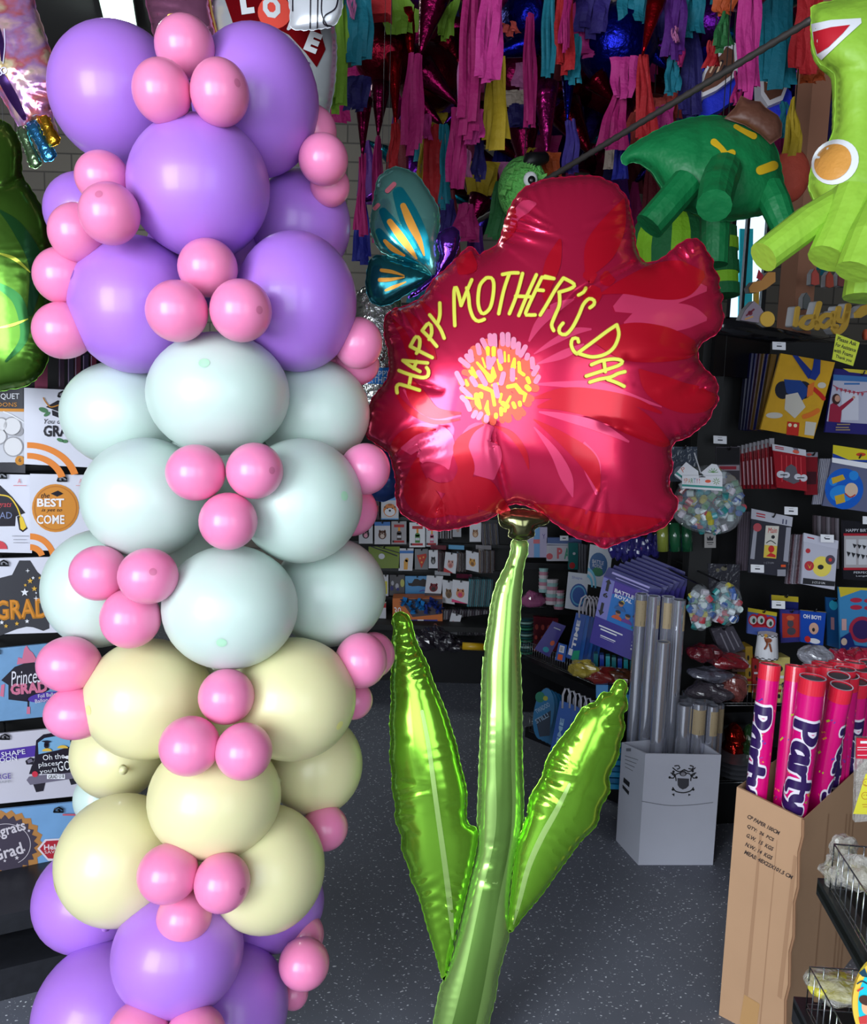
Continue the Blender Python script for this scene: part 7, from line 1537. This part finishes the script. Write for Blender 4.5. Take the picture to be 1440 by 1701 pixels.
# red napkins
R1, R2 = mat((150, 22, 36), 0.2, coat=0.8), mat((120, 16, 30), 0.2, coat=0.8)
for k in range(9):
    q = [(1278 - k * 6.6, 736 + k * 1.6), (1286 - k * 6.6, 736 + k * 1.6), (1290 - k * 6.6, 812), (1281 - k * 6.6, 812)]
    o = gp_('red napkin pack seen edge on behind the foremost red napkin pack', q, R1 if k % 2 else R2, [(mat((190, 150, 160), 0.2), [rect(0.1, 0.3, 0.35, 0.9)])], off=0.10 - 0.018 * k, th=0.016, group='edge-on red napkin packs', hang=None)
    Multi().block(mat((150, 148, 156), 0.4), [(q[0][0], q[0][1] - 8), (q[1][0], q[1][1] - 8), (q[1][0], q[1][1] + 6), (q[0][0], q[0][1] + 6)], GR, 0.102 - 0.018 * k, 0.004).build('header_card', o)
gp_('foremost red napkin pack with a grey and white cloud print and white header', [(1283, 738), (1338, 748), (1340, 816), (1290, 810)], R1, [
    (mat((200, 60, 70), 0.2, coat=0.6), [stroke([(1298 + 8 * k, 756 + k), (1299 + 8 * k, 800)], 1.6, 6, 1) for k in range(5)]), (mat((90, 86, 96), 0.3), [poly((1306, 776), (1314, 771), (1322, 776), (1328, 800), (1318, 804), (1300, 796))]), (mat((196, 196, 206), 0.3), [circ(1297, 788, 7, 6), circ(1306, 789, 6, 5), circ(1325, 792, 6, 5), circ(1335, 794, 6, 6)]), (BK, [rect(1296, 788, 1308, 789.5), rect(1324, 793, 1336, 794.5)])], off=0.125, unit=False, header=(mat((196, 196, 206), 0.3, coat=0.5), 0.14, [(mat((170, 40, 60), 0.4), [rect(0.08, 0.25, 0.34, 0.4), rect(0.08, 0.5, 0.34, 0.65)]), (mat((110, 106, 120), 0.4), [poly((0.6, 0), (0.76, 0), (0.8, 0.6), (0.66, 0.4))]), (mat((210, 90, 70), 0.4), [circ(0.7, 0.6, 0.1, 0.3, 10)])]), hang=None)
gp_('second red napkin pack partly hidden at the right of the foremost one', Q(1338, 752, 1358, 822), R2, [(mat((60, 20, 30), 0.3), [rect(0.1, 0.45, 0.9, 0.75)])], off=0.07, header=(mat((130, 128, 140), 0.3), 0.1, [(mat((170, 60, 60), 0.4), [circ(0.3, 0.5, 0.2, 0.3)])]))
# blue round pack
brp = gp_('clear pack with a blue round print and two yellow squares, right edge', [(1383, 762), (1462, 774), (1450, 852), (1366, 840)], mat((96, 100, 130), 0.15, coat=1.0), [
    (mat((20, 90, 190), 0.3, coat=0.3), [circ(1402, 812, 32, 34, 30)]), (mat((40, 130, 210), 0.3), [circ(1398, 820, 20, 14), circ(1418, 790, 8), circ(1384, 800, 7)]), (mat((196, 160, 50), 0.35), [poly((1381, 794), (1400, 788), (1404, 796), (1383, 804)), poly((1386, 824), (1402, 820), (1404, 834), (1389, 838))]), (mat((206, 180, 160), 0.4), [circ(1414, 814, 11, 12)]), (mat((170, 40, 40), 0.4), [stroke([(1404, 820), (1412, 826), (1420, 822)], 2, 3, 1)])], off=0.09, unit=False, hang=(0.5, -0.1))
Multi().block(mat((206, 190, 40), 0.35, coat=0.4), [(1384, 739), (1470, 752), (1470, 784), (1383, 762)], GR, 0.10, 0.002).print(mat((24, 60, 150), 0.35), GR, 0.101, poly((1383, 753), (1410, 764), (1470, 764), (1470, 772), (1383, 762))).print(WHT, GR, 0.1015, poly((1382, 760), (1470, 774), (1470, 784), (1382, 768))).print(mat((190, 60, 40), 0.4), GR, 0.102, circ(1430, 755, 8, 3)).build('header_card', brp)
for k in range(8): gp_('clear pack edge left of the blue round print pack', Q(1362 + k * 3, 762, 1364.5 + k * 3, 838, 0, -0.15), CLP, off=0.02 + 0.008 * k, th=0.01, group='clear pack edges', hang=None)
# grey framed pack
gp_('charcoal framed banner pack with a cream and yellow centre panel', [(1249, 846), (1316, 860), (1306, 958), (1243, 951)], mat((52, 52, 62), 0.2, coat=0.8), [
    (mat((150, 150, 162), 0.3), [poly((1252, 876), (1258, 877), (1253, 929), (1246, 928)), poly((1306, 876), (1314, 876), (1309, 934), (1301, 932))]), (mat((200, 196, 186), 0.4), [poly((1272, 873), (1294, 874), (1289, 928), (1268, 926))]), (mat((206, 180, 70), 0.4), [poly((1270, 905), (1291, 907), (1289, 928), (1268, 926))]),
    (mat((190, 40, 40), 0.4), [text('Main', 1283, 881, 15, 9, 0, slant=0.2), circ(1281, 912, 5, 6), poly((1272, 924), (1280, 918), (1288, 922), (1288, 926))]), (BK, [circ(1284, 892, 3), stroke([(1273, 902), (1280, 898), (1288, 903)], 1.4, 3, 1)]), (mat((170, 70, 80), 0.4), [circ(1258, 876, 7, 7)]), (mat((210, 80, 40), 0.4), [rect(1297, 938, 1305, 942)]), (mat((140, 140, 150), 0.4), [rect(1291, 946, 1305, 957), text('1 CT/UN', 1277, 935, 16, 3)])],
    off=0.08, unit=False, header=(mat((180, 180, 192), 0.3, coat=0.5), 0.15, [(mat((170, 40, 60), 0.4), [rect(0.12, 0.3, 0.34, 0.42), rect(0.12, 0.55, 0.34, 0.67)]), (mat((60, 60, 90), 0.4), [rect(0.76, 0.4, 0.79, 0.9), rect(0.84, 0.4, 0.87, 0.9)])]))
for k in range(5): gp_('clear pack edge left of the charcoal framed pack', Q(1229 + k * 4, 850, 1232 + k * 4, 948, 0, -0.05), mat((90, 80, 92), 0.15, coat=0.9), off=0.0 + 0.012 * k, th=0.012, group='clear edges beside the framed pack', hang=None)
gp_('white pack with a yellow rosette between a red and a grey disc', [(1336, 886), (1392, 899), (1386, 980), (1331, 970)], mat((184, 184, 200), 0.25, coat=0.6), [
    (mat((226, 206, 90), 0.4), [circ(1365, 941, 16, 17, 18)]), (mat((180, 50, 60), 0.4), [circ(1344, 940, 8, 8), circ(1342, 915, 4)]), (mat((80, 70, 86), 0.4), [circ(1379, 930, 8, 8)]), (BK, [circ(1363, 942, 5, 4), poly((1334, 960), (1387, 966), (1386, 974), (1333, 970))]), (WHT, [text('3 CT./3 UN.', 1360, 968, 22, 3.4, 4)]), (mat((200, 60, 60), 0.4), [circ(1379, 930, 3), ]), (mat((230, 190, 70), 0.4), [poly((1341, 936), (1345, 942), (1348, 936), (1345, 945))])], off=0.11, unit=False, header=(mat((190, 190, 206), 0.3, coat=0.5), 0.16, [(mat((170, 40, 60), 0.4), [rect(0.1, 0.35, 0.3, 0.5)])]))
for k in range(6): gp_('crinkled clear pack edge left of the rosette pack', Q(1314 + k * 4.5, 888, 1318 + k * 4.5, 970, 0, -0.1), mat([(120, 112, 122), (96, 60, 70), (150, 146, 160)][k % 3], 0.12, coat=1.0, bump=0.8, bscale=70), off=0.03 + 0.012 * k, th=0.012, group='crinkled edges beside the rosette pack', hang=None)
gp_('black and white Happy Birthday bunting pack cut by the right edge', [(1399, 864), (1480, 870), (1478, 968), (1401, 962)], mat((24, 24, 32), 0.25, coat=0.6), [
    (mat((160, 156, 160), 0.35), [poly((1402, 890), (1480, 890), (1480, 946), (1402, 946))]), (mat((190, 190, 196), 0.35), [rect(1405, 896, 1422, 938), rect(1426, 896, 1440, 938)]), (mat((160, 30, 46), 0.35), [rect(1401, 886, 1480, 890), rect(1401, 943, 1480, 947)]), (mat((200, 200, 210), 0.4), [text('HAPPY BIRTHDAY', 1434, 881, 58, 5), text('PERFECT FOR', 1440, 951, 44, 3.5), text('Length', 1432, 957, 20, 3)]),
    (BK, [poly((1416 + 8 * k, 903 + k), (1423 + 8 * k, 905 + k), (1419 + 8 * k, 911 + k)) for k in range(6)] + [poly((1406 + 8 * k, 916 + 1.5 * k), (1413 + 8 * k, 918 + 1.5 * k), (1409 + 8 * k, 925 + 1.5 * k)) for k in range(7)])], off=0.08, unit=False, hang=None)
for k in range(6): gp_('dark clear pack edge left of the bunting pack', Q(1352 + k * 7.5, 856 + k, 1356 + k * 7.5, 900 + k * 9), mat([(70, 60, 66), (110, 104, 112)][k % 2], 0.15, coat=0.9), off=0.0 + 0.012 * k, th=0.01, group='dark edges beside the bunting pack', hang=None)
# row at y 1000
gp_('pack with three white rounds on a red print under a yellow header', [(1243, 1010), (1290, 1018), (1288, 1060), (1241, 1052)], mat((70, 90, 160), 0.25, coat=0.6), [(mat((180, 30, 46), 0.35), [circ(1252, 1030, 9, 10), circ(1265, 1029, 10, 11), circ(1279, 1034, 9, 10), rect(1250, 1036, 1282, 1042)]), (mat((190, 190, 190), 0.35), [circ(1251, 1030, 6, 7), circ(1264, 1030, 6, 7), circ(1279, 1035, 6, 7)]), (mat((40, 70, 60), 0.35), [circ(1252, 1031, 2.5, 4), circ(1265, 1031, 2.5, 4), circ(1280, 1036, 2.5, 4)])], off=0.07, unit=False, header=(mat((190, 170, 40), 0.35), 0.14, []))
gp_('yellow headed blue pack behind the price tag in the middle row', Q(1281, 988, 1326, 1010, 0.08), mat((30, 36, 100), 0.3), [(mat((180, 160, 40), 0.35), [rect(0, 0, 1, 0.4)])], off=0.02)
gp_('red pack with a grey figure print left of the OH BOY pack', [(1296, 1012), (1329, 1014), (1330, 1066), (1297, 1068)], mat((50, 50, 120), 0.25, coat=0.5), [(mat((170, 50, 40), 0.35), [rect(0.08, 0.12, 1, 0.85)]), (mat((70, 66, 76), 0.4), [circ(0.5, 0.42, 0.16, 0.12), circ(0.54, 0.66, 0.22, 0.12)]), (mat((200, 90, 50), 0.4), [circ(0.5, 0.25, 0.2, 0.08)])], off=0.06)
gp_('blue OH BOY! pack', [(1330, 1014), (1372, 1018), (1367, 1073), (1330, 1066)], mat((20, 70, 170), 0.3, coat=0.5), [(WHT, [text('OH BOY!', 0.46, 0.17, 0.72, 0.13, bold=0.03), circ(0.6, 0.9, 0.26, 0.08)]), (mat((206, 160, 140), 0.4), [circ(0.55, 0.52, 0.2, 0.18)]), (BK, [circ(0.54, 0.56, 0.06, 0.06)]), (mat((200, 40, 40), 0.4), [circ(0.3, 0.88, 0.13, 0.1)])], off=0.075, header=(mat((170, 150, 90), 0.4), -0.02, []), hang=(0.5, -0.03))
gp_('light blue blister pack with a red hoop at the right edge', [(1393, 975), (1480, 978), (1478, 1088), (1396, 1082)], mat((60, 130, 180), 0.25, coat=0.6), [(mat((196, 176, 50), 0.35), [poly((1393, 975), (1480, 978), (1480, 984), (1430, 980), (1396, 992))]), (mat((170, 40, 66), 0.35), [circ(1422, 997, 10, 4), circ(1422, 1009, 10, 4), circ(1445, 998, 10, 4), circ(1445, 1010, 10, 4)]), (mat((50, 34, 90), 0.35), [circ(1432, 1046, 17, 22)]), (mat((160, 40, 66), 0.3), [ring(1432, 1046, 16, 22, 24)]), (mat((24, 40, 110), 0.35), [poly((1396, 1060), (1412, 1050), (1420, 1072), (1478, 1078), (1478, 1086), (1396, 1082))]), (mat((190, 150, 150), 0.35), [rect(1398, 1028, 1406, 1047)]), (mat((206, 180, 160), 0.4), [circ(1402, 1066, 5, 6)])], off=0.09, unit=False, hang=None)
gp_('dim blue blister pack behind the light blue one', [(1372, 992), (1396, 994), (1396, 1078), (1374, 1072)], mat((24, 70, 120), 0.25, coat=0.5), [(mat((40, 140, 170), 0.3), [circ(0.5, 0.15, 0.3, 0.1)]), (mat((150, 110, 120), 0.35), [rect(0.3, 0.4, 0.55, 0.65)])], off=0.03)
# candy bags
rc = random.Random(11)
def candy_bag(label, c, r, n, seed, cardq=None):
    t = thing('candy_bag', label, 'candy bag', Vector(c) - Vector((0, 0, r[2])), 'bags of wrapped candy')
    rr = random.Random(seed); cols = [(40, 130, 130), (190, 200, 206), (60, 90, 150), (180, 170, 60), (170, 60, 70), (196, 190, 200), (70, 150, 160), (110, 150, 120), (190, 206, 206)]
    mm = Multi()
    for i in range(n):
        for _ in range(20):
            q = Vector((rr.uniform(-1, 1), rr.uniform(-1, 0.35), rr.uniform(-1, 1)))
            if 0.35 < q.length < 0.98: break
        p = Vector(c) + Vector((q.x * r[0], q.y * r[1], q.z * r[2])); d = Vector((rr.gauss(0, 1), rr.gauss(0, 0.5), rr.gauss(0, 1))).normalized()
        mm.mb(mat(rr.choice(cols), 0.25, coat=0.6), MB().tube([p - d * 0.010, p + d * 0.010], 0.0105, 9))
    o = mm.build('candy_pieces', t); o['kind'] = 'stuff'
    tp_ = Vector(c) + Vector((0, 0, r[2])); bk_ = GR.o + GR.n * -0.17; dd_ = (tp_ - bk_).dot(GR.n)
    MB().tube([tp_, tp_ - GR.n * dd_], 0.003, 6).build('peg', M_black, t)
    crumple('clear_wrap', c, [x * 1.04 for x in r], seed, mat((200, 206, 214), 0.06, alpha=0.22, coat=1.0, bump=1.0, bscale=60, bw=1.5), t, 28, 18, 0.10)
    return t
cbp = at(1178, 834, 2.72)
cb = candy_bag('big clear bag of wrapped candies with a white and teal PARTY header card', cbp, (0.108, 0.07, 0.098), 150, 3)
cpl = Pl(at(1166, 802, 2.62), 4)
e9 = lambda P: cv(P, 1090, 740, 8.47)
Multi().block(WHT, e9([(420, 232), (590, 360), (600, 450), (360, 500), (255, 410)]), cpl, -0.01, 0.001).print(mat((20, 140, 130), 0.4), cpl, -0.009, poly(*e9([(290, 370), (365, 430), (360, 460), (270, 395)]))).print(mat((210, 130, 110), 0.5), cpl, -0.009, text('P', 1135, 780, 6, 8, -30)).build('header_card', cb)
Multi().block(WHT, e9([(630, 380), (780, 258), (850, 268), (930, 400), (925, 450), (700, 460)]), cpl, -0.012, 0.001).print(mat((90, 150, 70), 0.5), cpl, -0.0112, *[stroke(e9([(800, 380), (800 + 70 * math.cos(a), 380 - 60 * math.sin(a))]), 1, 2, 1) for a in (0.1, 0.7, 1.3, 1.9, 2.5, 3.0)]).build('header_card', cb)
card = Multi().block(WHT, e9([(365, 420), (930, 430), (930, 640), (362, 600)]), cpl, 0.0, 0.001)
card.print(mat((16, 140, 130), 0.4), cpl, 0.001, poly(*e9([(362, 545), (930, 580), (930, 608), (362, 575)])))
for s_, x, c in (('!', 393, (206, 110, 90)), ('P', 427, (206, 130, 90)), ('A', 465, (200, 150, 90)), ('R', 503, (90, 150, 90)), ('T', 540, (90, 140, 170)), ('Y', 575, (190, 110, 140)), ('!', 608, (200, 90, 90))): card.print(mat(c, 0.5), cpl, 0.0012, text(s_, *e9([(x, 497)])[0], 3.6 if s_ != '!' else 1.2, 8))
card.print(mat((226, 84, 40), 0.4), cpl, 0.0012, circ(*e9([(728, 503)])[0], 5, 2.6)).print(mat((110, 150, 70), 0.5), cpl, 0.0012, *[stroke([(1090 + (845 + 18 * math.cos(a)) / 8.47, 740 + (505 + 18 * math.sin(a)) / 8.47), (1090 + (845 + 50 * math.cos(a)) / 8.47, 740 + (505 + 50 * math.sin(a)) / 8.47)], 1, 2, 1) for a in [k * 0.785 for k in range(8)]]).print(BK, cpl, 0.0013, poly(*e9([(598, 438), (645, 430), (695, 440), (690, 448), (600, 448)])))
card.build('header_card', cb)
MB().tube([cpl.hit(1153, 752, -0.02), cpl.hit(1164, 786, 0.0)], 0.002, 6).build('hanging_pin', mat((200, 200, 206), 0.4), cb)
candy_bag('narrow candy bag with a yellow sweet on top, left one of the lower pair', at(1164, 1010, 2.78), (0.036, 0.05, 0.072), 40, 4)
candy_bag('wider candy bag, right one of the lower pair beside the red circle pack', at(1204, 1004, 2.80), (0.05, 0.05, 0.066), 55, 5)
gp_('dark clear pouch with grey streaks under the candy bags', [(1180, 1044), (1218, 1040), (1238, 1078), (1200, 1092)], mat((64, 60, 70), 0.12, coat=1.0, bump=0.6, bscale=60), [(mat((120, 116, 126), 0.2), [rect(0.3, 0.2, 0.36, 0.9), rect(0.55, 0.15, 0.6, 0.9), rect(0.78, 0.2, 0.83, 0.85)])], off=0.16, th=0.02, name='pouch', cat='pouch')
gp_('dark pouch hanging behind the wider candy bag', [(1176, 936), (1229, 938), (1228, 1010), (1178, 1010)], mat((50, 50, 58), 0.12, coat=1.0, bump=0.6, bscale=60), [(mat((100, 96, 80), 0.3), [circ(0.5, 0.1, 0.1, 0.05), circ(0.3, 0.14, 0.06, 0.04)])], off=0.05, name='pouch', cat='pouch')
gp_('dark pack with a red title band left of the red napkins', Q(1189, 742, 1229, 832), mat((70, 66, 74), 0.2, coat=0.8), [(mat((20, 18, 24), 0.3), [rect(0.02, 0.02, 0.98, 0.32)]), (mat((150, 140, 150), 0.3), [rect(0.02, 0.34, 0.98, 0.44)]), (mat((150, 40, 56), 0.3), [rect(0.15, 0.36, 0.85, 0.42)]), (mat((120, 104, 80), 0.4), [circ(0.6, 0.62, 0.25, 0.1), circ(0.5, 0.8, 0.2, 0.08)])], off=0.05)
gp_('clear pouch behind the flower edge, above the candy bag', Q(1112, 742, 1158, 800), mat((70, 78, 92), 0.1, coat=1.0, bump=0.5, bscale=50), [(mat((130, 136, 150), 0.2), [circ(0.4, 0.75, 0.25, 0.2)])], off=0.06, name='pouch', cat='pouch')
for k in range(3):
    o = MB().tube([GR.hit(1100 + k * 20, 868, 0.12), GR.hit(1101 + k * 20, 915, 0.12)], 0.019, 12).build('green_tube', mat([(120, 130, 50), (24, 80, 50), (20, 70, 44)][k], 0.2, coat=0.6), smooth=True); finish(o, ['yellow green', 'dark green middle', 'dark green right hand'][k] + ' tube pack hanging under the lower right petal', 'tube pack', 'green tube packs')
for k in range(8):
    p = at(1018 + k * 10, 905 + (k % 3) * 4, 3.1); o = crumple('glass_bead_pack', p, (0.018, 0.02, 0.045), 60 + k, mat((44, 40, 110), 0.1, coat=1.0)); finish(o, 'dark indigo glossy teardrop pack hanging below the flower, above the purple packs', 'pack', 'indigo teardrop packs')
# cup, boxes, lower goods
ca_, cb_ = GR.hit(1273, 1092, 0.1), GR.hit(1275, 1052, 0.1); s_ = 3.0 / F; mm = Multi()
mm.mb(WHT, MB().tube([ca_, cb_], [19 * s_, 15.5 * s_], 24)); 
for (za, zb2, rr_) in ((0.0, 0.08, 19.3), (0.92, 1.0, 16.2)):
    for j in range(24):
        for i2 in (0, 1):
            if (j + i2) % 2: continue
            a0_, a1_ = 2 * math.pi * j / 24, 2 * math.pi * (j + 1) / 24; h0, h1 = za + (zb2 - za) * i2 / 2, za + (zb2 - za) * (i2 + 1) / 2; c0, c1 = ca_.lerp(cb_, h0), ca_.lerp(cb_, h1); r_ = rr_ * s_
            mm.add(BK, [c0 + Vector((math.cos(a0_), math.sin(a0_), 0)) * r_, c0 + Vector((math.cos(a1_), math.sin(a1_), 0)) * r_, c1 + Vector((math.cos(a1_), math.sin(a1_), 0)) * r_, c1 + Vector((math.cos(a0_), math.sin(a0_), 0)) * r_], [(0, 1, 2, 3)])
cf = Pl(ca_ + GR.n * 0.0405, 8)
mm.print(mat((150, 80, 50), 0.5), cf, 0, circ(1276, 1064, 6, 4), stroke([(1270, 1060), (1274, 1070), (1270, 1078)], 3, 3, 1), stroke([(1278, 1070), (1281, 1082)], 3, 3, 1)).print(mat((200, 150, 60), 0.5), cf, 0.0005, circ(1272, 1056, 3))
o = mm.build('popcorn_cup'); finish(o, 'white paper cup with checkered rims on the shelf behind the confetti cannons', 'cup')
for i, (x0, y0, x1, y1, c, lb) in enumerate(((1238, 1074, 1250, 1150, (190, 150, 50), 'yellow box standing left of the checkered cup'), (1250, 1094, 1262, 1150, (170, 40, 40), 'red narrow box below the checkered cup'), (1262, 1096, 1286, 1168, (150, 110, 60), 'tan printed box behind the lone cannon'), (1286, 1092, 1312, 1168, (206, 190, 110), 'cream yellow box with black spots behind the cannons'), (1216, 1084, 1238, 1116, (110, 80, 70), 'brown small box right of the dark pouch'))):
    pack('party_box', lb, Q(x0, y0, x1, y1), GR, 0.06 + 0.01 * i, mat(c, 0.4), [(BK, [circ(0.4, 0.25, 0.15, 0.06), circ(0.6, 0.6, 0.15, 0.06), circ(0.3, 0.85, 0.1, 0.05)]), (WHT, [rect(0.2, 0.4, 0.7, 0.46)]), (RB, [rect(0.1, 0.7, 0.9, 0.76)])], 0.06, 'box', 'boxes on the right gondola shelf')
for i, (x, y, rx, rz, c, lb) in enumerate(((1170, 1084, 0.06, 0.028, (90, 20, 30), 'crinkled dark red pack under the left candy bag'), (1212, 1098, 0.06, 0.022, (120, 24, 34), 'crinkled dark red pack right under the dark pouch'), (1180, 1120, 0.075, 0.022, (90, 90, 104), 'clear grey pack lying on the shelf left of the post'), (1185, 1148, 0.08, 0.03, (70, 64, 72), 'crinkled grey pack on the shelf above the short film rolls'), (1218, 1142, 0.045, 0.045, (120, 60, 56), 'clear pouch of red toys on the shelf behind the wire fence'))):
    o = crumple('crinkled_pack', at(x, y, 2.88), (rx, 0.05, rz), 80 + i, mat(c, 0.12, coat=1.0, bump=0.8, bscale=60)); finish(o, lb, 'pack', 'crinkled packs on the gondola shelf')
for k in range(4):
    p = at(1222, 1286 - k * 8, 2.95); o = MB().tube([p, p + Vector((0, 0, 0.012))], [0.055, 0.075], 28).build('party_plate', mat((110, 112, 120), 0.25, coat=0.6), smooth=False); finish(o, 'silver grey plate in the pile on the bottom deck of the gondola', 'plate', 'silver plates')
o = crumple('foil_pack', at(1220, 1232, 3.0), (0.035, 0.04, 0.06), 91, foil((150, 24, 16), 0.15, 0.5, 40)); finish(o, 'glinting red foil pack in the dark lower shelf above the silver plates', 'pack')
o = crumple('foil_pack', at(1245, 1240, 3.0), (0.04, 0.04, 0.08), 92, mat((30, 60, 30), 0.25, coat=0.6)); finish(o, 'dim green pack beside the red foil one, left of the lone cannon', 'pack')
for i, (x, y, c, lb) in enumerate(((1352, 1088, (150, 150, 160), 'clear pack with a gold ring roll above the cannons'), (1392, 1094, (170, 30, 60), 'crimson wrapped pack above the rear cannons'), (1430, 1092, (180, 30, 60), 'crimson wrapped pack at the right edge above the cannons'))):
    o = crumple('wrapped_pack', at(x, y, 2.75), (0.05, 0.05, 0.03), 95 + i, mat(c, 0.12, coat=1.0, bump=0.8, bscale=60)); finish(o, lb, 'pack', 'wrapped packs above the cannons')
# ------------------------------------------------------------------ foam cut-outs on top of the gondola
FO, FOs = mat((222, 176, 70), 0.7), mat((190, 188, 192), 0.8)
def foam(name, label, shapes, pl, th=0.035, m=FO, prints=()):
    mm = Multi()
    for s_ in shapes: extr(mm, m, s_, pl, 0, 0.006); extr(mm, FOs, s_, pl, -0.0065, th)
    for k, (pm, ps) in enumerate(prints): mm.print(pm, pl, 0.001 * (k + 1), *ps)
    o = mm.build(name); finish(o, label, 'foam cut-out', 'foam cut-outs on the gondola'); return o
dp = Pl(at(1375, 540, 3.25), 35)
foam('foam_sign', 'big yellow script foam sign ending in day on the gondola top', [stroke([(1352, 526), (1338, 528), (1332, 540), (1342, 545), (1352, 536), (1362, 504)], 8, 3, 1), stroke([(1356, 536), (1358, 545)], 8, 3, 1), stroke([(1382, 524), (1370, 524), (1361, 536), (1370, 543), (1380, 534)], 8, 3, 1), stroke([(1386, 520), (1384, 540), (1390, 542)], 8, 3, 1), stroke([(1394, 512), (1392, 530), (1402, 532), (1410, 508)], 8, 3, 1), stroke([(1410, 508), (1404, 540), (1392, 552), (1386, 546)], 9, 3, 1), stroke([(1322, 540), (1326, 512)], 7, 3, 1)], dp)
foam('foam_cutout', 'yellow leaf shaped foam cut-out at the right edge beside the day sign', [poly((1420, 520), (1432, 508), (1446, 504), (1444, 520), (1430, 528), (1421, 528))], dp)
foam('foam_cutout', 'yellow foam circle leaning left of the wooden post', [circ(1275, 530, 12, 13)], Pl(at(1275, 530, 3.0), 10))
foam('foam_cutout', 'orange beige bone shaped foam cut-out hanging by the bright window', [poly((1244, 478), (1252, 468), (1264, 466), (1276, 452), (1288, 452), (1288, 468), (1272, 480), (1258, 486), (1246, 486))], Pl(at(1265, 468, 3.1), 10), m=mat((214, 150, 80), 0.7), prints=[(mat((190, 40, 60), 0.6), [poly((1256, 462), (1260, 447), (1268, 458), (1264, 466))])])
foam('foam_cutout', 'pale purple printed foam cut-out standing near the post foot', [poly((1230, 532), (1238, 515), (1252, 500), (1262, 508), (1268, 518), (1260, 536))], Pl(at(1250, 520, 3.0), 10), m=mat((150, 136, 150), 0.7), prints=[(mat((120, 40, 60), 0.6), [circ(1246, 520, 4), stroke([(1240, 524), (1252, 514)], 3, 3, 1)]), (mat((206, 150, 90), 0.6), [stroke([(1238, 530), (1250, 526)], 2.5, 3, 1)])])
for i, (x, y, c) in enumerate(((1354, 460, (190, 80, 70)), (1378, 464, (170, 70, 50)), (1398, 462, (120, 60, 60)), (1340, 500, (96, 100, 100)))):
    foam('foam_cutout', ['coral', 'red', 'dim red', 'grey'][i] + ' little foam figure with pale edge in the dark behind the lime pinata legs', [poly((x - 6, y + 12), (x - 5, y - 6), (x, y - 14), (x + 6, y - 5), (x + 7, y + 12), (x, y + 14))], Pl(at(x, y, 3.4), 10), m=mat(c, 0.7))
o = MB().tube([at(1436, 556, 3.2), at(1448, 556, 3.2)], 0.02, 14).build('foam_cutout', mat((200, 90, 60), 0.7), smooth=True); finish(o, 'coral round cut-out at the right picture edge above the note', 'foam cut-out', 'foam cut-outs on the gondola')
bpn = Pl(Vector((0, 6.95, 2)), 0); slab('hanging_banner', [(1229, 380), (1251, 380), (1248, 560), (1226, 560)], bpn, 0, 0.02, mat((0, 206, 222), 0.6)); finish(COL.objects[-1], 'bright cyan sign standing outdoors behind the far window', 'banner')
slab('hanging_banner', [(1252, 470), (1261, 470), (1260, 560), (1250, 560)], bpn, 0, 0.01, mat((226, 170, 50), 0.6)); finish(COL.objects[-1], 'small golden sign beside the cyan one behind the far window', 'banner')
